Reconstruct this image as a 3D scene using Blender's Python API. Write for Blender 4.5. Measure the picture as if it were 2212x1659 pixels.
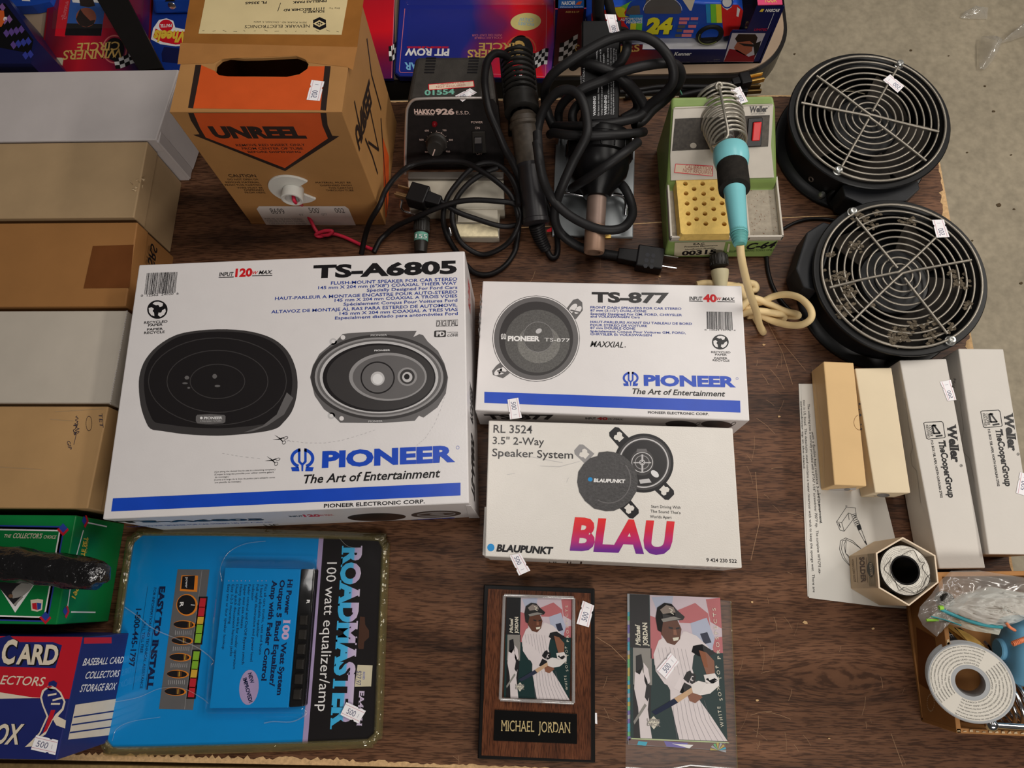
import bpy, bmesh, math, random
from mathutils import Vector, Matrix
for o in list(bpy.data.objects): bpy.data.objects.remove(o)
C = bpy.context.scene.collection
SC = bpy.context.scene
# ---------------------------------------------------------------- camera (lengths in mm above the table top, world in metres)
FPX, TILT, ROLL, HC, TZ = 1552.3, math.radians(16.5), math.radians(7.116), 731.0, 0.74
_n = Vector((math.sin(TILT)*math.sin(ROLL), math.sin(TILT)*math.cos(ROLL), math.cos(TILT)))
_Z = -_n
_up = Vector((0, -1, 0)); _Y = (_up - _up.dot(_Z)*_Z).normalized(); _X = _Y.cross(_Z)
CAMP = Vector((0, 0, HC))
def ray(px, py):
    d = Vector((px-1106, py-829.5, FPX))
    return Vector((d.dot(_X), d.dot(_Y), d.dot(_Z)))
def P(px, py, z=0.0):
    d = ray(px, py); t = (z-HC)/d.z
    return CAMP + d*t
def W(v): return Vector((v[0]/1000, v[1]/1000, v[2]/1000+TZ))
cd = bpy.data.cameras.new('camera'); cam = bpy.data.objects.new('camera', cd); C.objects.link(cam)
r_ = Vector((_X[0], _Y[0], _Z[0])); dn = Vector((_X[1], _Y[1], _Z[1])); fw = Vector((_X[2], _Y[2], _Z[2]))
M4 = Matrix((r_, -dn, -fw)).transposed().to_4x4(); M4.translation = W(CAMP)
cam.matrix_world = M4
cd.sensor_width = 36; cd.lens = 36*FPX/2212; cd.clip_start = 0.01; cd.clip_end = 20
SC.camera = cam
# ---------------------------------------------------------------- world, lamps, exposure
w = bpy.data.worlds.new('world'); SC.world = w; w.use_nodes = True
w.node_tree.nodes['Background'].inputs[0].default_value = (1.0, 0.93, 0.86, 1)
w.node_tree.nodes['Background'].inputs[1].default_value = 0.045
def lamp(name, loc, sx, sy, power, col, rz=0):
    l = bpy.data.lights.new(name, 'AREA'); l.shape = 'RECTANGLE'; l.size = sx; l.size_y = sy; l.energy = power; l.color = col
    o = bpy.data.objects.new(name, l); C.objects.link(o); o.location = loc; o.rotation_euler = (0, 0, rz); return o
lamp('hanging_tube_lamp', (-0.10, 0.30, TZ+1.15), 0.14, 0.30, 1.6, (1.0, 0.96, 0.92))
lamp('hanging_tube_lamp', (0.40, 0.75, TZ+1.1), 0.3, 1.0, 6.2, (1.0, 0.95, 0.89))
o_ = lamp('hanging_tube_lamp', (0.50, -0.95, TZ+1.15), 1.0, 0.3, 12.5, (1.0, 0.95, 0.89)); o_.rotation_euler = (0.55, 0, 0)
lamp('floor_fill_lamp', (2.0, 0.9, TZ+1.7), 0.3, 1.2, 36, (1.0, 0.94, 0.86))  # unseen lamp added to brighten the floor at right
SC.view_settings.view_transform = 'Standard'; SC.view_settings.look = 'None'
SC.view_settings.exposure = -0.17; SC.view_settings.gamma = 1.0; SC.view_settings.use_curve_mapping = False
# ---------------------------------------------------------------- materials
def lin(c): 
    c = c/255.0
    return c/12.92 if c <= 0.04045 else ((c+0.055)/1.055)**2.4
_mats = {}
def mat(name, rgb, rough=0.55, metal=0.0, spec=0.28, noise=0.05, scale=60, bump=0.0, bscale=None, coat=0.0):
    if name in _mats: return _mats[name]
    m = bpy.data.materials.new(name); m.use_nodes = True; nt = m.node_tree; b = nt.nodes['Principled BSDF']
    c = [lin(x) for x in rgb]
    b.inputs['Roughness'].default_value = rough; b.inputs['Metallic'].default_value = metal
    b.inputs['Specular IOR Level'].default_value = spec; b.inputs['Coat Weight'].default_value = coat
    b.inputs['Coat Roughness'].default_value = 0.15
    tc = nt.nodes.new('ShaderNodeTexCoord'); nz = nt.nodes.new('ShaderNodeTexNoise')
    nz.inputs['Scale'].default_value = scale; nz.inputs['Detail'].default_value = 5
    nt.links.new(tc.outputs['Object'], nz.inputs['Vector'])
    rp = nt.nodes.new('ShaderNodeValToRGB'); e = rp.color_ramp.elements
    e[0].position = 0.3; e[1].position = 0.7
    e[0].color = [max(0, x*(1-noise)) for x in c]+[1]; e[1].color = [min(1, x*(1+noise)) for x in c]+[1]
    nt.links.new(nz.outputs['Fac'], rp.inputs['Fac']); nt.links.new(rp.outputs['Color'], b.inputs['Base Color'])
    if bump:
        n2 = nt.nodes.new('ShaderNodeTexNoise'); n2.inputs['Scale'].default_value = bscale or scale*6; n2.inputs['Detail'].default_value = 3
        nt.links.new(tc.outputs['Object'], n2.inputs['Vector'])
        bp = nt.nodes.new('ShaderNodeBump'); bp.inputs['Strength'].default_value = bump; bp.inputs['Distance'].default_value = 0.0006
        nt.links.new(n2.outputs['Fac'], bp.inputs['Height']); nt.links.new(bp.outputs['Normal'], b.inputs['Normal'])
    _mats[name] = m; return m
def ramp_mat(name, axis, a, b_, stops, rough=0.3, warp=0.0):
    """print whose ink changes along an object axis, between a and b_ (metres from the thing's base)"""
    m = bpy.data.materials.new(name); m.use_nodes = True; nt = m.node_tree; b = nt.nodes['Principled BSDF']
    b.inputs['Roughness'].default_value = rough
    tc = nt.nodes.new('ShaderNodeTexCoord'); sp = nt.nodes.new('ShaderNodeSeparateXYZ'); src = tc.outputs['Object']
    if warp:
        nz = nt.nodes.new('ShaderNodeTexNoise'); nz.inputs['Scale'].default_value = 12
        nt.links.new(src, nz.inputs['Vector'])
        mx = nt.nodes.new('ShaderNodeMixRGB'); mx.blend_type = 'LINEAR_LIGHT'; mx.inputs[0].default_value = warp
        nt.links.new(src, mx.inputs[1]); nt.links.new(nz.outputs['Color'], mx.inputs[2]); src = mx.outputs[0]
    nt.links.new(src, sp.inputs[0])
    mr = nt.nodes.new('ShaderNodeMapRange'); mr.inputs[1].default_value = a; mr.inputs[2].default_value = b_
    nt.links.new(sp.outputs[axis], mr.inputs[0])
    rp = nt.nodes.new('ShaderNodeValToRGB'); e = rp.color_ramp.elements
    while len(e) < len(stops): e.new(0.5)
    for i, (p, c) in enumerate(stops): e[i].position = p; e[i].color = [lin(x) for x in c]+[1]
    nt.links.new(mr.outputs[0], rp.inputs['Fac']); nt.links.new(rp.outputs['Color'], b.inputs['Base Color'])
    return m
def clear_mat(name, rgb=(255, 255, 255), refl=0.12, rough=0.06, tint=0.0, milky=0.0, bump=0.0, bscale=30):
    """thin clear plastic film: see-through with a glossy fresnel skin and a little haze"""
    m = bpy.data.materials.new(name); m.use_nodes = True; nt = m.node_tree; nt.nodes.clear()
    out = nt.nodes.new('ShaderNodeOutputMaterial'); tr = nt.nodes.new('ShaderNodeBsdfTransparent'); gl = nt.nodes.new('ShaderNodeBsdfGlossy')
    c = [lin(x) for x in rgb]; tr.inputs[0].default_value = [1-tint+tint*x for x in c]+[1]
    gl.inputs['Roughness'].default_value = rough; gl.inputs[0].default_value = (1, 1, 1, 1)
    lw = nt.nodes.new('ShaderNodeLayerWeight'); lw.inputs[0].default_value = 0.5
    pw = nt.nodes.new('ShaderNodeMath'); pw.operation = 'POWER'; pw.inputs[1].default_value = 4.0; nt.links.new(lw.outputs['Facing'], pw.inputs[0])
    ml = nt.nodes.new('ShaderNodeMath'); ml.operation = 'MULTIPLY_ADD'; ml.inputs[1].default_value = 0.5; ml.inputs[2].default_value = refl*0.5
    nt.links.new(pw.outputs[0], ml.inputs[0])
    mx = nt.nodes.new('ShaderNodeMixShader'); nt.links.new(ml.outputs[0], mx.inputs[0]); nt.links.new(tr.outputs[0], mx.inputs[1]); nt.links.new(gl.outputs[0], mx.inputs[2])
    last = mx.outputs[0]
    if milky:
        df = nt.nodes.new('ShaderNodeBsdfDiffuse'); df.inputs[0].default_value = c+[1]
        m2 = nt.nodes.new('ShaderNodeMixShader'); m2.inputs[0].default_value = milky
        nt.links.new(last, m2.inputs[1]); nt.links.new(df.outputs[0], m2.inputs[2]); last = m2.outputs[0]
    if bump:
        tc = nt.nodes.new('ShaderNodeTexCoord'); nz = nt.nodes.new('ShaderNodeTexNoise'); nz.inputs['Scale'].default_value = bscale; nz.inputs['Detail'].default_value = 2
        nt.links.new(tc.outputs['Object'], nz.inputs['Vector'])
        bp = nt.nodes.new('ShaderNodeBump'); bp.inputs['Strength'].default_value = bump; bp.inputs['Distance'].default_value = 0.004
        nt.links.new(nz.outputs['Fac'], bp.inputs['Height'])
        nt.links.new(bp.outputs['Normal'], gl.inputs['Normal']); nt.links.new(bp.outputs['Normal'], lw.inputs['Normal'])
    nt.links.new(last, out.inputs[0]); return m
# ---------------------------------------------------------------- mesh collector (mm, table top = 0)
class MB:
    def __init__(s): s.v = []; s.f = []; s.fm = []; s.fs = []; s.mats = []
    def mi(s, m):
        if m not in s.mats: s.mats.append(m)
        return s.mats.index(m)
    def poly(s, pts, m, smooth=False):
        b = len(s.v); s.v.extend(Vector(p) for p in pts); s.f.append(list(range(b, b+len(pts)))); s.fm.append(s.mi(m)); s.fs.append(smooth)
    def raw(s, vs, fs, m, smooth=False):
        b = len(s.v); s.v.extend(Vector(p) for p in vs); k = s.mi(m)
        for f in fs: s.f.append([b+i for i in f]); s.fm.append(k); s.fs.append(smooth)
    def bm(s, bm, m, smooth=False):
        bm.verts.index_update(); s.raw([v.co.copy() for v in bm.verts], [[v.index for v in f.verts] for f in bm.faces], m, smooth); bm.free()
    def hexa(s, lo, hi, m, r=0.0, seg=2):
        """box from 4 bottom and 4 top corners, edges rounded by r"""
        bm = bmesh.new(); vs = [bm.verts.new(p) for p in list(lo)+list(hi)]
        for f in ((3, 2, 1, 0), (4, 5, 6, 7), (0, 1, 5, 4), (1, 2, 6, 5), (2, 3, 7, 6), (3, 0, 4, 7)): bm.faces.new([vs[i] for i in f])
        bmesh.ops.recalc_face_normals(bm, faces=bm.faces)
        if r: bmesh.ops.bevel(bm, geom=list(bm.edges), offset=r, segments=seg, affect='EDGES', profile=0.5)
        s.bm(bm, m, False)
    def box(s, x0, x1, y0, y1, z0, z1, m, r=0.0, rz=0.0, c=None, seg=2):
        q = [(x0, y0), (x1, y0), (x1, y1), (x0, y1)]
        if rz:
            cx, cy = c or ((x0+x1)/2, (y0+y1)/2); k, l = math.cos(rz), math.sin(rz)
            q = [(cx+(x-cx)*k-(y-cy)*l, cy+(x-cx)*l+(y-cy)*k) for x, y in q]
        s.hexa([(x, y, z0) for x, y in q], [(x, y, z1) for x, y in q], m, r, seg)
    def prism(s, pts, d, m, smooth=False, r=0.0, seg=2):
        """extrude a 3-D outline by vector d"""
        d = Vector(d); pts = [Vector(p) for p in pts]
        bm = bmesh.new(); a = [bm.verts.new(p) for p in pts]; b = [bm.verts.new(p+d) for p in pts]; n = len(pts)
        bm.faces.new(a[::-1]); bm.faces.new(b)
        for i in range(n): bm.faces.new([a[i], a[(i+1) % n], b[(i+1) % n], b[i]])
        bmesh.ops.recalc_face_normals(bm, faces=bm.faces)
        if r: bmesh.ops.bevel(bm, geom=[e for e in bm.edges if len(e.link_faces) == 2 and e.calc_face_angle(0) > 0.6], offset=r, segments=seg, affect='EDGES', profile=0.5)
        s.bm(bm, m, smooth)
    def tube(s, pts, r, m, n=10, closed=False, caps=True):
        pts = [Vector(p) for p in pts]; N = len(pts); rr = r if isinstance(r, (list, tuple)) else [r]*N
        T = []
        for i in range(N):
            a = pts[(i-1) % N] if (closed or i) else pts[0]; b = pts[(i+1) % N] if (closed or i < N-1) else pts[-1]
            t = (b-a); T.append(t.normalized() if t.length > 1e-9 else Vector((0, 0, 1)))
        u = T[0].orthogonal().normalized(); vs = []; fs = []
        for i in range(N):
            u = (u - u.dot(T[i])*T[i]); u = u.normalized() if u.length > 1e-6 else T[i].orthogonal().normalized(); w_ = T[i].cross(u)
            for k in range(n):
                a = 2*math.pi*k/n; vs.append(pts[i]+(u*math.cos(a)+w_*math.sin(a))*rr[i])
        for i in range(N if closed else N-1):
            j = (i+1) % N
            for k in range(n): fs.append([i*n+k, i*n+(k+1) % n, j*n+(k+1) % n, j*n+k])
        s.raw(vs, fs, m, True)
        if caps and not closed:
            s.poly(vs[:n][::-1], m); s.poly(vs[-n:], m)
    def ring(s, c, R, r, m, ax=(0, 0, 1), n=48, k=6, a0=0, a1=2*math.pi):
        ax = Vector(ax).normalized(); u = ax.orthogonal().normalized(); v = ax.cross(u); c = Vector(c)
        full = a1-a0 > 6.28; N = n if full else n+1
        s.tube([c+(u*math.cos(a0+(a1-a0)*i/n)+v*math.sin(a0+(a1-a0)*i/n))*R for i in range(N)], r, m, k, closed=full)
    def lathe(s, prof, o, ax, m, n=40, smooth=True, caps=True):
        o = Vector(o); ax = Vector(ax).normalized(); u = ax.orthogonal().normalized(); v = ax.cross(u); vs = []; fs = []; cut = set(); pr = list(prof); prof = [pr[0]]
        for i in range(1, len(pr)):
            prof.append(pr[i])
            if 0 < i < len(pr)-1:
                a_, b_ = Vector((pr[i][0]-pr[i-1][0], pr[i][1]-pr[i-1][1])), Vector((pr[i+1][0]-pr[i][0], pr[i+1][1]-pr[i][1]))
                if a_.length > 0 and b_.length > 0 and a_.angle(b_) > 0.55: cut.add(len(prof)-1); prof.append(pr[i])
        for (r, h) in prof:
            for k in range(n):
                a = 2*math.pi*k/n; vs.append(o+ax*h+(u*math.cos(a)+v*math.sin(a))*r)
        for i in range(len(prof)-1):
            if i in cut: continue
            for k in range(n): fs.append([i*n+k, i*n+(k+1) % n, (i+1)*n+(k+1) % n, (i+1)*n+k])
        s.raw(vs, fs, m, smooth)
        if caps:
            if prof[0][0] > 0: s.poly(vs[:n][::-1], m)
            if prof[-1][0] > 0: s.poly(vs[-n:], m)
    def plate(s, outer, holes, z0, z1, m):
        """flat plate with real holes: outlines are lists of (x, y)"""
        cu = bpy.data.curves.new('c', 'CURVE'); cu.dimensions = '2D'; cu.fill_mode = 'BOTH'; cu.extrude = abs(z1-z0)/2000.0
        for o_ in [outer]+list(holes):
            sp = cu.splines.new('POLY'); sp.points.add(len(o_)-1); sp.use_cyclic_u = True
            for i, p in enumerate(o_): sp.points[i].co = (p[0]/1000, p[1]/1000, 0, 1)
        ob = bpy.data.objects.new('c', cu); me = bpy.data.meshes.new_from_object(ob)
        zc = (z0+z1)/2
        s.raw([(v.co.x*1000, v.co.y*1000, v.co.z*1000+zc) for v in me.vertices], [list(p.vertices) for p in me.polygons], m)
        bpy.data.objects.remove(ob); bpy.data.curves.remove(cu); bpy.data.meshes.remove(me)
    def transform(s, M, i0=0):
        for i in range(i0, len(s.v)): s.v[i] = M @ s.v[i]
    def build(s, name, parent=None, base=None):
        base = Vector(base) if base is not None else (Vector(parent['_b']) if parent else Vector((0, 0, 0)))
        me = bpy.data.meshes.new(name)
        me.from_pydata([((v.x-base.x)/1000, (v.y-base.y)/1000, (v.z-base.z)/1000) for v in s.v], [], s.f)
        for m in s.mats: me.materials.append(m)
        me.polygons.foreach_set('material_index', s.fm); me.polygons.foreach_set('use_smooth', s.fs); me.update()
        o = bpy.data.objects.new(name, me); C.objects.link(o); o['_b'] = list(base)
        if parent: o.parent = parent
        else: o.location = W(base)
        return o
def tag(o, label, cat, group=None, kind=None):
    o['label'] = label; o['category'] = cat
    if group: o['group'] = group
    if kind: o['kind'] = kind
    return o
def thing(name, base, label, cat, group=None):
    o = bpy.data.objects.new(name, None); C.objects.link(o); o.location = W(base); o['_b'] = list(Vector(base)); o.empty_display_size = 0.02
    return tag(o, label, cat, group)
def struct(mb, name):
    o = mb.build(name); o['kind'] = 'structure'; return o
def spline(pts, k=8, closed=False):
    pts = [Vector(p) for p in pts]; n = len(pts); out = []
    for i in range(n if closed else n-1):
        p0 = pts[(i-1) % n] if (closed or i) else pts[0]*2-pts[1]; p1 = pts[i]; p2 = pts[(i+1) % n]
        p3 = pts[(i+2) % n] if (closed or i < n-2) else pts[-1]*2-pts[-2]
        for j in range(k):
            t = j/k; out.append(0.5*((2*p1)+(p2-p0)*t+(2*p0-5*p1+4*p2-p3)*t*t+(3*p1-p0-3*p2+p3)*t**3))
    if not closed: out.append(pts[-1])
    return out
# ---------------------------------------------------------------- printing on planes
_tc = {}
def glyphs(s, bold, shear, serif):
    key = (s, bold, shear, serif)
    if key in _tc: return _tc[key]
    cu = bpy.data.curves.new('t', 'FONT'); cu.body = s; cu.size = 1; cu.offset = bold; cu.shear = shear; cu.resolution_u = 3 if len(s) < 20 else 2
    ob = bpy.data.objects.new('t', cu); me = bpy.data.meshes.new_from_object(ob)
    vs = [(v.co.x, v.co.y) for v in me.vertices]; fs = [list(p.vertices) for p in me.polygons]
    if serif:
        cnt = {}
        for f in fs:
            for i in range(len(f)):
                e = tuple(sorted((f[i], f[(i+1) % len(f)]))); cnt[e] = cnt.get(e, 0)+1
        for (a, b), n in list(cnt.items()):
            if n != 1: continue
            (xa, ya), (xb, yb) = vs[a], vs[b]
            if abs(ya-yb) < 1e-3 and 0.05 < abs(xa-xb) < 0.28:
                low = abs(ya) < 0.03+bold; hi = abs(ya-0.73) < 0.06+bold or abs(ya-0.55) < 0.05
                if low or hi:
                    x0, x1 = min(xa, xb)-serif, max(xa, xb)+serif; t = 0.055 if low else -0.055; k = len(vs)
                    vs += [(x0, ya), (x1, ya), (x1, ya+t), (x0, ya+t)]; fs.append([k, k+1, k+2, k+3] if t > 0 else [k+3, k+2, k+1, k])
    bpy.data.objects.remove(ob); bpy.data.curves.remove(cu); bpy.data.meshes.remove(me)
    par = list(range(len(vs)))           # strokes that touch or overlap get hair-thin steps so no two lie in one plane
    def root(i):
        while par[i] != i: par[i] = par[par[i]]; i = par[i]
        return i
    for f in fs:
        for i in f[1:]: par[root(i)] = root(f[0])
    order = {}; vs = [(x, y, (order.setdefault(root(i), len(order)) % 5)*0.012) for i, (x, y) in enumerate(vs)]
    xs = [v[0] for v in vs] or [0, 1]; _tc[key] = (vs, fs, min(xs), max(xs)); return _tc[key]
CAP = 0.70
class Pl:
    def __init__(s, o, n, lift=0.12): s.o = Vector(o); s.n = Vector(n).normalized(); s.l = lift; s.n = s.n if (CAMP-s.o).dot(s.n) > 0 else -s.n
    @classmethod
    def of(c, a, b, d, lift=0.12): a, b, d = Vector(a), Vector(b), Vector(d); return c(a, (b-a).cross(d-a), lift)
    def at(s, px, py, k=0):
        d = ray(px, py); t = (s.o-CAMP).dot(s.n)/d.dot(s.n); return CAMP+d*t+s.n*(s.l+0.05*k if k else 0)
    def L(s, v, k): return v+s.n*(s.l+0.05*k)
    def _o(s, pts):
        a = Vector((0, 0, 0))
        for i in range(len(pts)): a += pts[i].cross(pts[(i+1) % len(pts)])
        return pts if a.dot(s.n) > 0 else pts[::-1]
    def poly(s, m, pts, mt, k=0): m.poly(s._o([s.L(s.at(*p), k) for p in pts]), mt)
    def ell(s, m, cx, cy, rx, ry, mt, k=0, rot=0.0, n=36, a0=0, a1=360):
        c, d = math.cos(math.radians(rot)), math.sin(math.radians(rot)); q = []
        full = a1-a0 >= 360
        for i in range(n if full else n+1):
            t = math.radians(a0+(a1-a0)*i/n); x, y = rx*math.cos(t), ry*math.sin(t); q.append((cx+x*c-y*d, cy+x*d+y*c))
        s.poly(m, q, mt, k)
    def ring(s, m, cx, cy, rx, ry, w_, mt, k=0, rot=0.0, n=40, a0=0, a1=360):
        """ring of width w_ px inside rx, ry"""
        c, d = math.cos(math.radians(rot)), math.sin(math.radians(rot))
        for i in range(n):
            q = []
            for t, g in ((i, 0), (i+1, 0), (i+1, 1), (i, 1)):
                t = math.radians(a0+(a1-a0)*t/n); x, y = (rx-g*w_)*math.cos(t), (ry-g*w_)*math.sin(t); q.append((cx+x*c-y*d, cy+x*d+y*c))
            s.poly(m, q, mt, k)
    def line(s, m, pts, wmm, mt, k=0, closed=False):
        q = [s.L(s.at(*p), k) for p in pts]; n = len(q)
        for i in range(n if closed else n-1):
            a, b = q[i], q[(i+1) % n]; d = (b-a)
            if d.length < 1e-6: continue
            d.normalize(); e = s.n.cross(d)*wmm/2; m.poly([a-e-d*wmm*.2, b-e+d*wmm*.2, b+e+d*wmm*.2, a+e-d*wmm*.2], mt)
    def text(s, m, t, p0, p1, top, mt, k=1, bold=0.0, shear=0.0, serif=0.0, grad=None):
        vs, fs, x0, x1 = glyphs(t, bold, shear, serif)
        a, b, c = s.at(*p0), s.at(*p1), s.at(*top); u = b-a; L = u.length; u.normalize(); v = s.n.cross(u); h = (c-a).dot(v)
        if abs(h) < 1e-3: h = 1
        sx = L/max(1e-6, x1-x0); sy = h/CAP
        pts = [s.L(a+u*((x-x0)*sx)+v*(y*sy)+s.n*e, k) for x, y, e in vs]
        m.raw(pts, fs if h > 0 else [f[::-1] for f in fs], mt)
    def tl(s, m, t, p0, p1, hpx, mt, k=1, **kw):
        """text whose cap height is hpx image pixels, square to the baseline (positive: up when reading along p0->p1)"""
        dx, dy = p1[0]-p0[0], p1[1]-p0[1]; l = math.hypot(dx, dy)
        s.text(m, t, p0, p1, (p0[0]+dy/l*hpx, p0[1]-dx/l*hpx), mt, k, **kw)
def K(ox, oy, sc): return lambda x, y: (ox+x/sc, oy+y/sc)
def KL(k, *pts): return [k(*p) for p in pts]
# inks and common papers
INK = mat('black_ink', (26, 24, 26), 0.35); BLUE = mat('blue_ink', (28, 74, 190), 0.3); DBLUE = mat('deep_blue_ink', (38, 62, 150), 0.35)
RED = mat('red_ink', (205, 28, 34), 0.35); WHT = mat('white_ink', (235, 232, 230), 0.4); GREY = mat('grey_ink', (120, 118, 118), 0.4)
STK = mat('sticker_paper', (246, 243, 246), 0.5, noise=0.02); STKL = mat('sticker_red_line', (200, 110, 125), 0.5); PEN = mat('pencil_ink', (96, 96, 125), 0.5)
CARD = mat('coated_white_board', (226, 221, 220), 0.32, spec=0.5, noise=0.015, bump=0.12, bscale=500)
def sticker(parent, pl, A, B, Cc, D, s='500', k=6, label=None, tx=(0.14, 0.62), th=0.42):
    """price sticker A-B along the writing, D-C its other long edge, notched at mid length"""
    m = MB(); A, B, Cc, D = [Vector(p) for p in (A, B, Cc, D)]
    def q(u, v): return tuple((A*(1-u)+B*u)*(1-v)+(D*(1-u)+Cc*u)*v)
    out = [q(*p) for p in ((0, 0), (.60, 0), (.64, .07), (.70, .07), (.74, 0), (1, 0), (1, 1), (.74, 1), (.70, .93), (.64, .93), (.60, 1), (0, 1))]
    pts = [pl.L(pl.at(*p), k) for p in out]; n = pl.n
    m.prism(pl._o(pts), n*0.12, STK)
    kk = k+4
    for v in (.16, .84): pl.line(m, [q(0.02, v), q(.98, v)], 0.28, STKL, kk)
    pl.text(m, s, q(tx[0], .28), q(tx[1], .28), q(tx[0], .28+th), PEN, kk, shear=0.1)
    pl.line(m, [q(.80, .34), q(.80, .62)], 0.25, PEN, kk)
    o = m.build('price_sticker', parent)
    o['label'] = label or 'small white price sticker reading 500'
    return o
R = random.Random(7)
# ================================================================ setting
def concrete():
    m = mat('concrete', (172, 160, 138), 0.6, noise=0.10, scale=5, bump=0.25, bscale=120); nt = m.node_tree
    rp = [n for n in nt.nodes if n.type == 'VALTORGB'][0]; b = nt.nodes['Principled BSDF']
    tc = [n for n in nt.nodes if n.type == 'TEX_COORD'][0]; nz = nt.nodes.new('ShaderNodeTexNoise'); nz.inputs['Scale'].default_value = 60; nz.inputs['Detail'].default_value = 8
    nt.links.new(tc.outputs['Object'], nz.inputs['Vector'])
    mx = nt.nodes.new('ShaderNodeMixRGB'); mx.blend_type = 'OVERLAY'; mx.inputs[0].default_value = 0.35
    nt.links.new(rp.outputs[0], mx.inputs[1]); nt.links.new(nz.outputs['Fac'], mx.inputs[2]); nt.links.new(mx.outputs[0], b.inputs['Base Color'])
    return m
m = MB(); m.box(-3000, 3500, -2500, 4000, -760, -740, concrete()); struct(m, 'floor')
SPECK = mat('floor_speck', (92, 76, 54), 0.8)
for i, (x, y, r) in enumerate([(1967, 109, 5), (2049, 121, 3), (2146, 241, 5), (2158, 443, 8), (1716, 117, 4), (2089, 330, 3), (2184, 335, 3), (2190, 452, 4), (2127, 186, 4), (2206, 612, 5), (1988, 330, 3), (2100, 520, 3)]):
    m = MB(); c = P(x, y, -739.6); q = []
    for k in range(9):
        a = 2*math.pi*k/9; q.append(c+Vector((math.cos(a)*r*0.8*(.6+.6*R.random()), math.sin(a)*r*0.6*(.6+.6*R.random()), 0)))
    m.prism(q, (0, 0, 1.2), SPECK)
    tag(m.build('debris_crumb', base=c), ['dark', 'brown'][i % 2]+' crumb of debris lying on the bare concrete floor', 'crumb', 'crumbs on the concrete floor')
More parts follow.
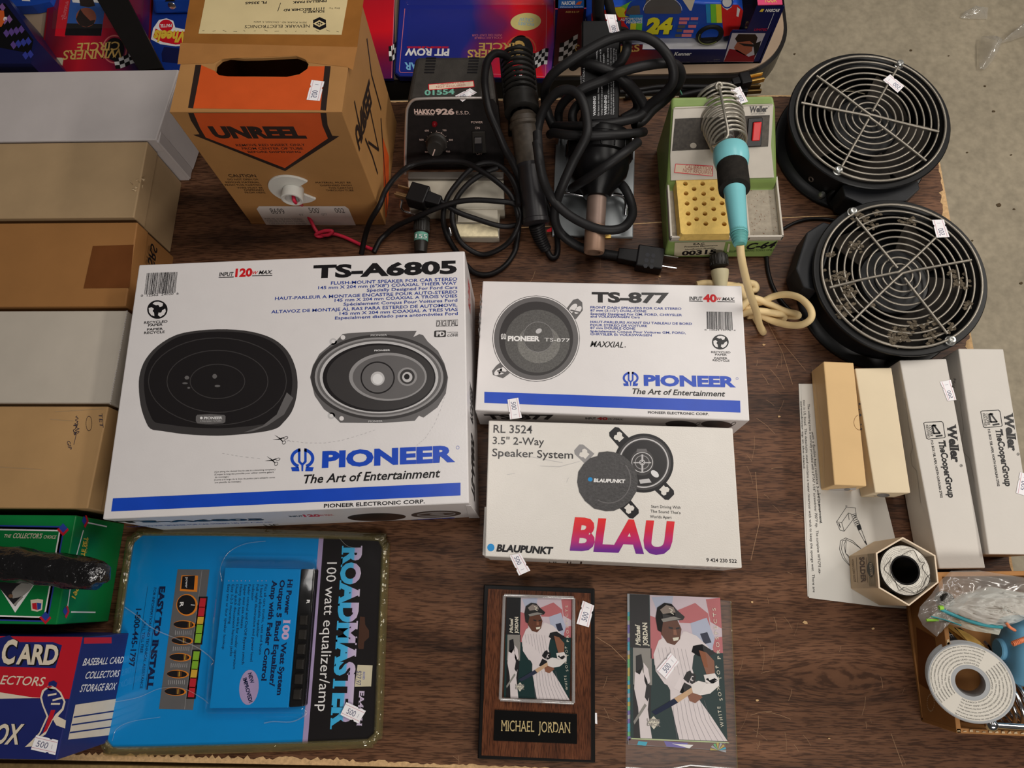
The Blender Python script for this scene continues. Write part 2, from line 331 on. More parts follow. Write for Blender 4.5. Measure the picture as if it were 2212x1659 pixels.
# ================================================================ tables
def walnut(name, c0, c1, c2, rough=0.3, sc=1.0, knot=None, turn=0.0):
    m = bpy.data.materials.new(name); m.use_nodes = True; nt = m.node_tree; b = nt.nodes['Principled BSDF']; N = nt.nodes.new
    tc = N('ShaderNodeTexCoord'); src = tc.outputs['Object']; mp = N('ShaderNodeMapping'); mp.inputs['Scale'].default_value = (2.2*sc, 34*sc, 1)
    if turn:
        mt_ = N('ShaderNodeMapping'); mt_.inputs['Rotation'].default_value = (0, 0, turn); nt.links.new(src, mt_.inputs[0]); src = mt_.outputs[0]
    if knot:   # grain swells around an eye-shaped figure
        kx, ky, ax_, ay_ = knot; sb = N('ShaderNodeVectorMath'); sb.operation = 'SUBTRACT'; sb.inputs[1].default_value = (kx, ky, 0); nt.links.new(src, sb.inputs[0])
        dv = N('ShaderNodeVectorMath'); dv.operation = 'MULTIPLY'; dv.inputs[1].default_value = (1/ax_, 1/ay_, 0); nt.links.new(sb.outputs[0], dv.inputs[0])
        ln = N('ShaderNodeVectorMath'); ln.operation = 'DOT_PRODUCT'; nt.links.new(dv.outputs[0], ln.inputs[0]); nt.links.new(dv.outputs[0], ln.inputs[1])
        ex = N('ShaderNodeMath'); ex.operation = 'MULTIPLY'; ex.inputs[1].default_value = -1; nt.links.new(ln.outputs['Value'], ex.inputs[0])
        e2 = N('ShaderNodeMath'); e2.operation = 'EXPONENT'; nt.links.new(ex.outputs[0], e2.inputs[0])
        sc_ = N('ShaderNodeVectorMath'); sc_.operation = 'MULTIPLY'; sc_.inputs[1].default_value = (0, -0.9, 0); nt.links.new(sb.outputs[0], sc_.inputs[0])
        s2 = N('ShaderNodeVectorMath'); s2.operation = 'SCALE'; nt.links.new(sc_.outputs[0], s2.inputs[0]); nt.links.new(e2.outputs[0], s2.inputs['Scale'])
        a2 = N('ShaderNodeVectorMath'); nt.links.new(src, a2.inputs[0]); nt.links.new(s2.outputs[0], a2.inputs[1]); src = a2.outputs[0]
    nt.links.new(src, mp.inputs[0])
    wz = N('ShaderNodeTexNoise'); wz.inputs['Scale'].default_value = 3.0*sc; nt.links.new(tc.outputs['Object'], wz.inputs[0])
    ad = N('ShaderNodeVectorMath'); ad.operation = 'MULTIPLY_ADD'; ad.inputs[1].default_value = (1.2, 1.7, 0); nt.links.new(wz.outputs['Color'], ad.inputs[0]); nt.links.new(mp.outputs[0], ad.inputs[2])
    n1 = N('ShaderNodeTexNoise'); n1.inputs['Scale'].default_value = 1.0; n1.inputs['Detail'].default_value = 6; n1.inputs['Roughness'].default_value = 0.62; nt.links.new(ad.outputs[0], n1.inputs[0])
    mp2 = N('ShaderNodeMapping'); mp2.inputs['Scale'].default_value = (80*sc, 760*sc, 1); nt.links.new(src, mp2.inputs[0])
    n2 = N('ShaderNodeTexNoise'); n2.inputs['Scale'].default_value = 1.0; n2.inputs['Detail'].default_value = 3; nt.links.new(mp2.outputs[0], n2.inputs[0])
    rp = N('ShaderNodeValToRGB'); e = rp.color_ramp.elements; e[0].position = 0.30; e[1].position = 0.72; e.new(0.5)
    for i, c in enumerate((c0, c1, c2)): e[i].color = [lin(x) for x in c]+[1]
    nt.links.new(n1.outputs['Fac'], rp.inputs[0])
    r2 = N('ShaderNodeValToRGB'); r2.color_ramp.elements[0].position = 0.40; r2.color_ramp.elements[1].position = 0.53; r2.color_ramp.elements[0].color = (0.34, 0.31, 0.30, 1); r2.color_ramp.elements[1].color = (1, 1, 1, 1)
    nt.links.new(n2.outputs['Fac'], r2.inputs[0])
    mx = N('ShaderNodeMixRGB'); mx.blend_type = 'MULTIPLY'; mx.inputs[0].default_value = 0.85; nt.links.new(rp.outputs[0], mx.inputs[1]); nt.links.new(r2.outputs[0], mx.inputs[2])
    nt.links.new(mx.outputs[0], b.inputs['Base Color']); b.inputs['Roughness'].default_value = rough; b.inputs['Specular IOR Level'].default_value = 0.22
    bp = N('ShaderNodeBump'); bp.inputs['Strength'].default_value = 0.35; bp.inputs['Distance'].default_value = 0.0004; nt.links.new(n2.outputs['Fac'], bp.inputs['Height']); nt.links.new(bp.outputs[0], b.inputs['Normal'])
    return m
WAL = walnut('walnut_laminate', (44, 27, 18), (98, 66, 46), (128, 90, 66), 0.42, 1.0, (P(1815, 1464).x/1000, (P(1815, 1464).y-200)/1000, 0.055, 0.022))
PART = mat('bare_particle_board', (205, 168, 122), 0.85, noise=0.2, scale=300, bump=0.4, bscale=600); SCR = mat('laminate_scratch', (150, 116, 86), 0.6)
BLK = mat('black_vinyl_edge', (26, 23, 22), 0.35)
LEG = mat('grey_tube_steel', (70, 68, 66), 0.4, metal=0.8)
TX = 457; TY1 = 571; TY0 = -153
t = thing('folding_table', (0, 200, -740), 'dark wood-grain laminate table with chipped pale edges, most goods laid on it', 'table')
m = MB(); m.box(-1150, TX, TY0, TY1, -19, 0, WAL)
pl = Pl((0, 0, 0), (0, 0, 1), 0.05)
def edge_chip(px, wid):      # bare strip along the table edge where the laminate broke away; wid(mm) at each pixel of the run
    pass
def chips(axis, a, b, wf, seed):
    rr = random.Random(seed); n = int(abs(b-a)/3); prev = None
    for i in range(n+1):
        s = a+(b-a)*i/n; w_ = max(0.6, wf(s)+rr.uniform(-1, 1)*max(.4, wf(s)*.35))
        cur = (Vector((TX-w_, s, 0.15)), Vector((TX+.1, s, 0.15))) if axis == 'y' else (Vector((s, TY0+w_, 0.15)), Vector((s, TY0-.1, 0.15))) if axis == 'x' else (Vector((s, TY1-w_, 0.15)), Vector((s, TY1+.1, 0.15)))
        if prev:
            q = [prev[0], cur[0], cur[1], prev[1]]; a_ = (q[1]-q[0]).cross(q[2]-q[0]); m.poly(q if a_.z > 0 else q[::-1], PART)
        prev = cur
chips('y', TY0, TY1, lambda s: 6.5 if 385 < s < 440 else (7 if 235 < s < 262 else 2.2), 1)
chips('x', -620, 60, lambda s: 5.5 if -480 < s < -170 else max(.8, 4.5-(s+170)*.016), 2)
chips('t', -560, TX, lambda s: 1.6, 3)
# joint across the top and scratches in the laminate
for q in ([(1120, 492), (1180, 489), (1365, 484), (1440, 479)], [(1688, 471), (1740, 468), (1810, 466), (1870, 462)]): pl.line(m, q, 1.0, PART, 1)
for i in range(70):
    if R.random() < .6: x, y = R.uniform(1600, 1740), R.uniform(640, 1640)
    else: x, y = R.choice([(R.uniform(1640, 1990), R.uniform(1330, 1650)), (R.uniform(1130, 1440), R.uniform(500, 600)), (R.uniform(860, 1340), R.uniform(1230, 1650))])
    a = R.uniform(.5, 1.9) if R.random() < .75 else R.uniform(-.4, .4); l = R.uniform(8, 55); pl.line(m, [(x, y), (x+math.cos(a)*l*.5, y+math.sin(a)*l*.5), (x+math.cos(a+.1)*l, y+math.sin(a+.1)*l)], R.uniform(.12, .35), SCR, 1)
for q in ([(1655, 690), (1690, 760), (1712, 830)], [(1288, 1376), (1320, 1396), (1352, 1428)], [(1925, 1585), (1950, 1655)], [(1632, 1020), (1640, 1130), (1622, 1210)], [(1690, 740), (1740, 800)]): pl.line(m, q, 0.5, SCR, 1)
m.build('tabletop', t)
for x in (-1080, 400):
    for y in (-110, 520):
        m = MB(); m.tube([(x, y, -740), (x, y, -19)], 14, LEG, 12); m.build('leg', t)
for x, y, s in [(1740, 1345, 6), (1885, 1358, 4), (1972, 1408, 3), (1790, 1595, 3), (1460, 500, 5), (1425, 598, 4), (1683, 900, 4), (1650, 745, 4), (1624, 1300, 4), (1635, 1512, 4), (1385, 548, 3)]:
    m = MB(); c = P(x, y, 0.1); m.prism([c+Vector((math.cos(a)*s*.45*R.uniform(.5, 1.2), math.sin(a)*s*.3*R.uniform(.5, 1.2), 0)) for a in (0, 1, 2.1, 3, 4.2, 5.3)], (0, 0, .8), PART)
    tag(m.build('wood_chip', base=c), 'tiny pale wood splinter lying loose on the dark laminate tabletop', 'splinter', 'splinters on the tabletop')
# back table: beige top, black vinyl edge, rounded corner
BEI = mat('beige_laminate', (160, 138, 116), 0.35, noise=.04, scale=30, bump=.1)
t = thing('folding_table', (0, 900, -740), 'beige-topped table with black edging and rounded corner, carrying the toy packages', 'table')
def bt(y0, x1, r, z0, z1, mt, extra=0):
    q = [(-1100, y0-extra), ]+[(x1-r+math.cos(a)*(r+extra), y0+r+math.sin(a)*(r+extra)) for a in [-math.pi/2+math.pi/2*i/14 for i in range(15)]]+[(x1+extra, 1350), (-1100, 1350)]
    mm = MB(); mm.prism([(x, y, z0) for x, y in q], (0, 0, z1-z0), mt); return mm
bt(604, 300, 72, -32, 0, BEI).build('tabletop', t)
bt(604, 300, 72, -34, -2.5, BLK, 5).build('edge_band', t)
for x in (-1000, 220):
    for y in (690, 1280):
        m = MB(); m.tube([(x, y, -740), (x, y, -34)], 14, LEG, 12); m.build('leg', t)
# third table touching the near edge
PLY = mat('yellowed_plywood_edge', (150, 124, 78), 0.8, noise=.25, scale=260, bump=.3)
t = thing('work_table', (-200, -400, -740), 'table with yellowed board edge butting the near edge of the wood-grain table', 'table')
m = MB(); m.box(-1150, 700, -560, -157.5, -24, -5, PLY, .8); m.build('tabletop', t)
for x in (-1050, 620):
    for y in (-520, -210):
        m = MB(); m.tube([(x, y, -740), (x, y, -24)], 14, LEG, 12); m.build('leg', t)
# ================================================================ storage boxes on the left
WC = mat('white_chipboard', (196, 188, 186), 0.6, noise=.04, scale=25, bump=.2, bscale=150); TAN = mat('tan_chipboard', (176, 148, 112), 0.6, noise=.06, scale=25, bump=.2, bscale=150)
BRN = mat('brown_kraft_board', (160, 112, 64), 0.6, noise=.05, scale=25, bump=.15, bscale=150); WG = mat('aged_white_board', (196, 186, 172), 0.65, noise=.05, scale=20, bump=.2, bscale=120); TAN2 = mat('worn_tan_board', (182, 144, 98), 0.6, noise=.08, scale=18, bump=.25, bscale=120)
TAPE = mat('brown_packing_tape', (112, 66, 34), 0.22, noise=.08, scale=40); TORN = mat('torn_board_fibre', (214, 188, 150), 0.9, noise=.1)
BH = 80.0
def storage(tr, br, mt, label, h=BH, gap=0.7, seam=True):
    a, b = P(*tr, h), P(*br, h); b.y += gap; x0 = -860
    base = Vector(((x0+a.x)/2, (a.y+b.y)/2, 0))
    t = thing('storage_box', base, label, 'box', 'long card storage boxes in a row')
    m = MB(); m.hexa([(x0, b.y, 0), (b.x-1.5, b.y, 0), (a.x-1.5, a.y, 0), (x0, a.y, 0)], [(x0, b.y, h-1.2), (b.x-1.5, b.y, h-1.2), (a.x-1.5, a.y, h-1.2), (x0, a.y, h-1.2)], mt, .8); m.build('base', t)
    m = MB(); m.hexa([(x0, b.y-.5, h-22), (b.x, b.y-.5, h-22), (a.x, a.y+.2, h-22), (x0, a.y+.2, h-22)], [(x0, b.y-.5, h), (b.x, b.y-.5, h), (a.x, a.y+.2, h), (x0, a.y+.2, h)], mt, 1.3, 3)
    return t, m, a, b
t, m, a, b = storage((386, 150), (337, 302), WC, 'white lidded storage box, farthest back in the row of long boxes'); m.build('lid', t)
m = MB(); m.hexa([(b.x-1, b.y-1.6, 6), (b.x+3, b.y-1.6, 6), (b.x+3, b.y+12, 6), (b.x-1, b.y+12, 6)], [(b.x-1, b.y-1.6, h_) for h_ in (BH-3,)]+[(b.x+2, b.y-1.6, BH-3), (b.x+2, b.y+12, BH-3), (b.x-1, b.y+12, BH-3)], WC, .5); m.build('corner_flap', t)
m = MB(); m.hexa([(b.x, b.y+13, 3), (b.x+2.6, b.y+13, 3), (a.x+2.6, a.y-3, 3), (a.x, a.y-3, 3)], [(b.x, b.y+13, BH-2), (b.x+1.2, b.y+13, BH-2), (a.x+1.2, a.y-3, BH-2), (a.x, a.y-3, BH-2)], WC, .4); m.build('end_panel', t)
t, m, a, b = storage((319, 306), (289, 470), TAN, 'tan storage box with torn right corner, directly before the far white one'); m.build('lid', t)
m = MB(); c = P(303, 396, BH)
for i in range(9): q = c+Vector((R.uniform(-9, 3), R.uniform(-9, 6), .3)); m.prism([q+Vector((R.uniform(-3, 3), R.uniform(-2.5, 2.5), 0)) for _ in range(3)], (0, 0, R.uniform(.3, 1.4)), TORN)
m.build('torn_paper', t)
t, m, a, b = storage((297, 480), (271, 662), BRN, 'brown storage box with a dark tape patch near its right end'); m.build('lid', t)
m = MB(); pt = Pl((0, 0, BH), (0, 0, 1), .25); q = [(201, 532), (289, 529), (280, 622), (181, 623)]; m.prism(pt._o([pt.L(pt.at(*p), 1) for p in q]), (0, 0, .12), TAPE); m.build('packing_tape', t)
pe = Pl((b.x+.2, b.y, 0), (1, (b.y-a.y)/(a.x-b.x)*-0.0, 0), .4); m = MB(); pe.text(m, 'SRS', (318, 566), (326, 524), (334, 568), INK, 2, bold=.02); m.build('marker_writing', t)
t, m, a, b = storage((275, 671), (238, 871), WG, 'greyish white storage box with ragged lid edge, beside the big speaker carton'); 
pt = Pl((0, 0, BH), (0, 0, 1), .1)
pr = None
for i in range(41):
    f = i/40; x, y = 275+(238-275)*f, 671+200*f; m.poly([P(x-R.uniform(1, 4), y, BH+.2), P(x+1, y, BH+.2), P(x+1, y+3, BH+.2)], WC)
m.build('lid', t)
t, m, a, b = storage((234, 878), (189, 1099), TAN2, 'tan storage box with pen scribbles at right, nearest of the long boxes')
pt = Pl((0, 0, BH), (0, 0, 1), .2); k8 = K(0, 640, 2.764)
PENB = mat('blue_black_pen', (52, 48, 66), .5)
pt.line(m, KL(k8, *[(465+R.uniform(-14, 14), 715+i*5.5) for i in range(22)]+[(442, 885)]), .5, PENB, 1)
pt.line(m, KL(k8, *[(450+R.uniform(-12, 14), 760+i*3) for i in range(24)]), .5, PENB, 1)
pt.line(m, KL(k8, *[(532+18*math.cos(a), 760+45*math.sin(a)) for a in [i*.6 for i in range(24)]]), .28, PENB, 1)
pt.text(m, 'TET', k8(590, 705), k8(598, 790), k8(612, 704), PENB, 1, shear=.2); pt.text(m, 'GIP', k8(400, 868), k8(412, 920), k8(420, 866), PENB, 1, shear=.2)
for q in ([(300, 735), (440, 745)], [(0, 1020), (250, 1035)], [(330, 690), (620, 672)]): pt.line(m, KL(k8, *q), .5, TAN, 1)
m.build('lid', t)
# ---------------- green card set box
GRN = mat('green_printed_board', (16, 118, 58), .25, noise=.03, bump=.06); GLB = mat('deep_blue_print', (44, 66, 150), .25); CRM = mat('cream_print', (222, 208, 186), .4); YEL = mat('yellow_print', (226, 190, 60), .35)
kg = K(0, 1080, 2.867); h = 80
TR, BR = P(*kg(474, 95), h), P(*kg(350, 772), h); x0 = -640
m = MB(); m.hexa([(x0, BR.y, 0), (BR.x, BR.y, 0), (TR.x, TR.y, 0), (x0, TR.y, 0)], [(x0, BR.y, h), (BR.x, BR.y, h), (TR.x, TR.y, h), (x0, TR.y, h)], GRN, 1, 2)
pt = Pl((0, 0, h), (0, 0, 1))
for a_, b_ in (((-1100, 154), (395, 180)), ((-1100, 696), (290, 732)), ((388, 190), (292, 728))):
    for d, c in ((0, GLB), (9, WHT)):
        q = [kg(a_[0]-(d if a_[0] > 0 else 0), a_[1]-6+(d if a_[0] < 0 and a_[1] < 300 else -d*.0)), kg(b_[0]-(d if a_[0] > 0 else 0), b_[1]-6+(d if a_[0] < 0 and a_[1] < 300 else 0))]
        if a_[1] > 300: q = [(q[0][0], q[0][1]-d/2.867+6), (q[1][0], q[1][1]-d/2.867+6)]
        pt.line(m, q, 3.4, c, 1)
def corner(cx, cy):
    pt.poly(m, KL(kg, (cx-30, cy-2), (cx+2, cy-38), (cx+36, cy), (cx+2, cy+30)), GLB, 3)
    pt.poly(m, KL(kg, (cx-38, cy), (cx-24, cy-8), (cx+2, cy+22), (cx+30, cy-8), (cx+38, cy+4), (cx+2, cy+42)), mat('red_print', (190, 32, 48), .35), 4)
corner(390, 182); corner(281, 728)
pt.tl(m, 'THE', kg(25, 232), kg(68, 234), 7, CRM, 2, shear=.25, bold=.012); pt.tl(m, 'COLLECTOR\'S', kg(80, 236), kg(260, 238), 10.5, CRM, 2, shear=.25, bold=.02); pt.tl(m, 'CHOICE', kg(270, 238), kg(348, 240), 7, CRM, 2, shear=.25, bold=.012)
pt.poly(m, KL(kg, (-40, 480), (95, 698), (250, 470), (110, 330)), WHT, 2); pt.poly(m, KL(kg, (-40, 500), (95, 660), (232, 470), (110, 345)), mat('photo_dark', (40, 38, 40), .3), 3)
PGY = mat('photo_grey', (150, 146, 140), .3)
pt.poly(m, KL(kg, (75, 570), (105, 535), (150, 505), (225, 500), (185, 560), (150, 590), (110, 605), (80, 610)), PGY, 4); pt.ell(m, *kg(68, 595), 5, 4, mat('photo_skin', (120, 88, 66), .3), 5); pt.line(m, KL(kg, (90, 650), (140, 600)), 2, PGY, 5)
pt.poly(m, KL(kg, (190, 620), (235, 612), (268, 618), (262, 680), (232, 692), (196, 684)), CRM, 3); pt.poly(m, KL(kg, (200, 640), (228, 636), (232, 682), (203, 674)), mat('red_print', (190, 32, 48), .35), 4); pt.poly(m, KL(kg, (230, 636), (258, 640), (254, 674), (233, 682)), GLB, 4)
ps = Pl.of((TR.x, TR.y, 0), (TR.x, TR.y, h), (BR.x, BR.y, h))
ps.text(m, '1990', kg(442, 600), kg(478, 505), kg(468, 602), YEL, 2, bold=.03); ps.text(m, 'COMPLETE SET', kg(470, 500), kg(520, 228), kg(494, 502), YEL, 2, bold=.03); ps.text(m, 'BASEBALL CARDS', kg(505, 470), kg(540, 236), kg(514, 471), YEL, 2)
ps.line(m, KL(kg, (418, 660), (452, 420), (515, 190)), 1.4, WHT, 1); ps.line(m, KL(kg, (440, 694), (590, 696)), 1.2, WHT, 1); ps.line(m, KL(kg, (540, 140), (660, 165)), 1.2, WHT, 1)
for cx, cy in ((523, 130), (405, 690)):
    ps.poly(m, KL(kg, (cx-18, cy), (cx-4, cy-32), (cx+12, cy), (cx, cy+30)), GLB, 3); ps.poly(m, KL(kg, (cx-6, cy+32), (cx+12, cy), (cx+2, cy-34), (cx+12, cy-34), (cx+24, cy), (cx+4, cy+44)), mat('red_print', (190, 32, 48), .35), 4)
tag(m.build('card_set_box', base=(-500, 20, 0)), 'green printed baseball card set box under the black wrapped pole', 'box')
# ---------------- red and blue card storage box
RD = mat('red_card_board', (188, 30, 44), .4, noise=.05, scale=30); NV = mat('navy_card_board', (34, 42, 104), .4, noise=.05, scale=30)
TR, BR = P(*kg(515, 850), h), P(*kg(352, 1612), h)
m = MB(); m.hexa([(x0, BR.y, 0), (BR.x, BR.y, 0), (TR.x, TR.y, 0), (x0, TR.y, 0)], [(x0, BR.y, h), (BR.x, BR.y, h), (TR.x, TR.y, h), (x0, TR.y, h)], NV, 1, 2)
pt.poly(m, KL(kg, (-1100, 835), (512, 848), (430, 1232), (250, 1228), (-1100, 1216)), RD, 1)
pt.poly(m, KL(kg, (-1100, 1020), (200, 1222), (270, 1226), (-1100, 1250)), CRM, 2)
pt.poly(m, KL(kg, (-20, 860), (60, 838), (110, 880), (330, 880), (385, 900), (345, 1042), (-30, 1030)), NV, 2)
for dx, dy, mt_, kk, bo in ((7, 4, INK, 3, .06), (0, 0, CRM, 5, .035)):
    pt.text(m, 'ARD', kg(100+dx, 1012+dy), kg(352+dx, 1016+dy), kg(106+dx, 895+dy), mt_, kk, bold=bo); pt.text(m, 'C', kg(2+dx, 1010+dy), kg(88+dx, 1010+dy), kg(6+dx, 868+dy), mt_, kk, bold=bo)
pt.text(m, 'ECTORS', kg(0, 1140), kg(275, 1152), kg(4, 1085), CRM, 4, shear=.2, bold=.01)
for dx, mt_, kk in ((6, INK, 3), (0, CRM, 4)): pt.text(m, 'OX', kg(-40+dx, 1508), kg(132+dx, 1510), kg(-34+dx, 1388), mt_, kk, shear=.25, bold=.03)
# line-art ball player
pt.poly(m, KL(kg, (250, 1225), (262, 1180), (300, 1150), (345, 1160), (380, 1190), (408, 1250), (395, 1300), (360, 1340), (410, 1365), (405, 1415), (350, 1395), (330, 1360), (285, 1450), (240, 1480), (205, 1525), (155, 1530), (200, 1488), (245, 1440), (290, 1340), (262, 1270)), CRM, 5)
pt.poly(m, KL(kg, (262, 1222), (275, 1185), (300, 1165), (345, 1172), (372, 1198), (396, 1250), (384, 1292), (345, 1328), (275, 1440), (235, 1470), (255, 1440), (302, 1340), (272, 1268)), NV, 6)
pt.poly(m, KL(kg, (318, 1300), (345, 1300), (330, 1350), (290, 1430), (268, 1445)), RD, 7); pt.poly(m, KL(kg, (300, 1150), (305, 1128), (335, 1118), (356, 1132), (350, 1160), (325, 1150)), NV, 7); pt.ell(m, *kg(318, 1165), 7, 5.5, CRM, 6); pt.poly(m, KL(kg, (285, 1160), (312, 1150), (330, 1156), (300, 1166)), RD, 8)
for q in ([(300, 1210), (350, 1200)], [(330, 1240), (385, 1225)], [(320, 1262), (372, 1262)]): pt.line(m, KL(kg, *q), 1.5, CRM, 8)
ps = Pl.of((TR.x, TR.y, 0), (TR.x, TR.y, h), (BR.x, BR.y, h))
ps.poly(m, KL(kg, (520, 852), (690, 850), (690, 888), (518, 890)), RD, 1)
for s_, a_, b_, c_ in (('BASEBALL CARD', (508, 1026), (760, 1010), 44), ('COLLECTORS', (524, 1108), (735, 1094), 44), ('STORAGE BOX', (490, 1190), (715, 1174), 46)): ps.tl(m, s_, kg(*a_), kg(*b_), c_/2.867, WHT, 2, shear=.25, bold=.012)
ps.poly(m, KL(kg, (466, 1268), (760, 1225), (720, 1452), (420, 1484)), CRM, 2)
for dy in (0, 48, 96): ps.line(m, KL(kg, (455-dy*.25, 1345+dy), (720, 1305+dy)), 1.2, NV, 4)
o = tag(m.build('card_collector_box', base=(-500, -90, 0)), 'red and navy baseball card collectors box at the near left corner', 'box')
sticker(o, pt, kg(195, 1544), kg(346, 1578), kg(364, 1487), kg(228, 1455), k=12)
# ---------------- black wrapped pole lying over the green box
SHB = mat('black_stretch_wrap', (16, 15, 17), .2, spec=.9, noise=.3, scale=60, bump=1.0, bscale=110, coat=.6)
A, B = P(-520, 1150, 100), P(214, 1243, 98); d = (B-A).normalized(); pts = []; rr = []
for i in range(26):
    f = i/25; pts.append(A+(B-A)*f+Vector((0, 0, R.uniform(-.5, .5)))); rr.append((19-4.5*f)*(1+R.uniform(-.05, .05))*(1 if f < .95 else 1-(f-.95)*3))
rr = [min(r, 19.0) for r in rr]
[n for n in SHB.node_tree.nodes if n.type == 'BUMP'][0].inputs['Distance'].default_value = 0.004
m = MB(); m.tube(pts+[B+d*4, B+d*8-Vector((0, 4, 2))], rr+[9, 2], SHB, 28)
for i_ in range(len(m.v)):
    f = i_/28; k_ = i_ % 28; q = pts[min(25, int(f))]; m.v[i_] += (m.v[i_]-q)*(.10*math.sin(f*1.7+k_*1.3)*math.sin(f*.9-k_*.8)-.06+R.uniform(-.05, .03)) if f < 25 else Vector((0, 0, 0))
tag(m.build('wrapped_pole', base=A), 'black plastic-wrapped pole end resting across the green card box', 'pole')
# ================================================================ toy packages on the back table
NVY = mat('navy_package_board', (22, 26, 72), .3, noise=.03); MAR = mat('maroon_package_print', (120, 14, 28), .3, noise=.06); GOLD = mat('gold_print', (212, 172, 96), .35)
CRED = mat('bright_red_print', (206, 22, 40), .3); CBLU = mat('car_blue', (28, 72, 168), .25); PKB = mat('photo_sky_blue', (46, 92, 168), .3); SKIN = mat('printed_skin', (150, 82, 60), .35); HAIR = mat('printed_hair', (40, 26, 22), .35)
FILM = clear_mat('clear_blister_film', refl=.10, bump=.25, bscale=25)
kt = K(0, 0, 5.53)
def flat(pts, z, th, mt):
    mm = MB(); q = [P(*p, z) for p in pts]; mm.prism(q, (0, 0, -th), mt); return mm
# chequered box
b0 = P(30, 60, 0); m = MB(); h = 70
q = [P(*kt(*p), h) for p in ((-260, -140), (20, -120), (440, 480), (370, 760), (-260, 760))]
m.prism(q, (0, 0, -h+1), NVY)
pt = Pl((0, 0, h), (0, 0, 1)); PUR = [mat('lilac_print', (132, 92, 150), .3), mat('violet_print', (96, 70, 140), .3), mat('blue_print', (54, 62, 150), .3)]
pt.poly(m, KL(kt, (-50, 60), (60, 40), (400, 480), (370, 640), (-50, 560)), mat('black_print', (14, 13, 16), .3), 1)
for i in range(5):
    for j in range(6):
        if (i+j) % 2: continue
        cx, cy = 30+i*72+j*12, 90+i*62+j*78
        if cy < 40+ (cx)*1.15-20: continue
        if cx > 400-(j*4): continue
        pt.poly(m, KL(kt, (cx-38, cy-8), (cx-2, cy-52), (cx+38, cy+4), (cx+2, cy+50)), PUR[min(2, max(0, (i+j//2)//2))], 2)
pt.poly(m, KL(kt, (-50, 120), (50, 130), (60, 250), (20, 320), (-50, 330)), mat('orange_print', (206, 92, 40), .35), 3)
pt.text(m, '3', kt(48, 250), kt(46, 208), kt(84, 250), WHT, 5, bold=.05)
tag(m.build('toy_package', base=b0), 'dark toy package with purple chequered flag pattern at the far left', 'toy package')
# blue package corner behind it
m = flat([(16, -30), (120, -30), (108, 4), (70, 12), (24, 14)], 14, 13, CBLU); pt = Pl((0, 0, 14), (0, 0, 1)); pt.poly(m, [(48, 2), (66, 3), (60, -8), (44, -8)], WHT, 1)
tag(m.build('toy_package', base=P(70, 0, 0)), 'blue toy package whose lower edge shows beyond the chequered box', 'toy package')
# winner's circle blister with driver portrait
b0 = P(200, 70, 0); t = thing('blister_card', b0, 'maroon racing toy blister card with upside-down driver portrait, left of the carton', 'toy package', 'racing toy packages')
m = flat([(112, -60), (330, -60), (318, 175), (82, 175)], 6, 5, MAR); pt = Pl((0, 0, 6), (0, 0, 1))
rmp = ramp_mat('maroon_flare_print', 0, -.09, .07, [(0, (26, 16, 58)), (.3, (110, 14, 34)), (.55, (196, 26, 44)), (.8, (150, 20, 50)), (1, (54, 22, 80))], .3, .03)
pt.poly(m, [(116, -60), (328, -60), (316, 175), (86, 175)], rmp, 1)
pt.poly(m, KL(kt, (720, -60), (850, -60), (780, 440), (655, 430)), CRED, 2); pt.poly(m, KL(kt, (850, -100), (1280, -100), (1210, 430), (775, 425)), PKB, 2)
pt.poly(m, KL(kt, (800, 280), (1225, 290), (1210, 430), (775, 425)), INK, 3)
pt.ell(m, *kt(1030, 210), 22, 21, SKIN, 4); pt.poly(m, KL(kt, (910, 230), (960, 110), (1000, 170), (1080, 250), (1140, 240), (1120, 290), (1040, 325), (960, 310)), HAIR, 5); pt.poly(m, KL(kt, (950, 0), (1110, -10), (1140, 70), (1060, 90), (960, 70)), HAIR, 5)
pt.poly(m, KL(kt, (850, -40), (960, 0), (955, 40), (870, 30)), WHT, 4); pt.poly(m, KL(kt, (1110, -20), (1210, 0), (1190, 40), (1125, 30)), WHT, 4)
pt.text(m, 'Signature', kt(740, 240), kt(790, 20), kt(790, 245), mat('pink_print', (220, 120, 130), .3), 4, shear=.3)
pt.ring(m, *kt(1370, 590), 27, 31, 3, mat('pale_red_dots', (214, 110, 110), .3), 2); pt.ell(m, *kt(1370, 590), 21, 25, INK, 3)
pt.tl(m, 'CIRCLE', kt(1440, 590), kt(925, 605), -0.1, GOLD, 5, serif=.05) if 0 else None
pt.text(m, "CIRCLE", kt(1440, 500), kt(930, 520), kt(1440, 600), GOLD, 6, bold=.015, serif=.05)
pt.text(m, "WINNERS", kt(1480, 580), kt(765, 610), kt(1480, 690), GOLD, 7, bold=.015, serif=.05)
CHK = [INK, WHT]
def chequer(pl, m, k, o, u, v, nu, nv, kk=6):
    for i in range(nu):
        for j in range(nv):
            w0 = lambda a, b: (o[0]+u[0]*a+v[0]*b, o[1]+u[1]*a+v[1]*b+math.sin(a*1.3)*abs(v[1])*.25)
            pl.poly(m, KL(k, w0(i, j), w0(i+1, j), w0(i+1, j+1), w0(i, j+1)), CHK[(i+j) % 2], kk)
chequer(pt, m, kt, (1360, 700), (58, -16), (8, 42), 5, 3)
m.build('backing_card', t)
m = flat([(122, -58), (316, -58), (306, 60), (112, 62)], 7.5, .3, FILM); m.build('clear_film', t)
# sticker with small emblem poking out
m = flat(KL(kt, (480, 690), (500, 680), (740, 690), (755, 705), (740, 800), (450, 800)), 7, .4, mat('cream_tag', (196, 188, 160), .5)); pt = Pl((0, 0, 7), (0, 0, 1)); pt.ell(m, *kt(600, 745), 14, 8, HAIR, 2)
m.build('emblem_label', t)
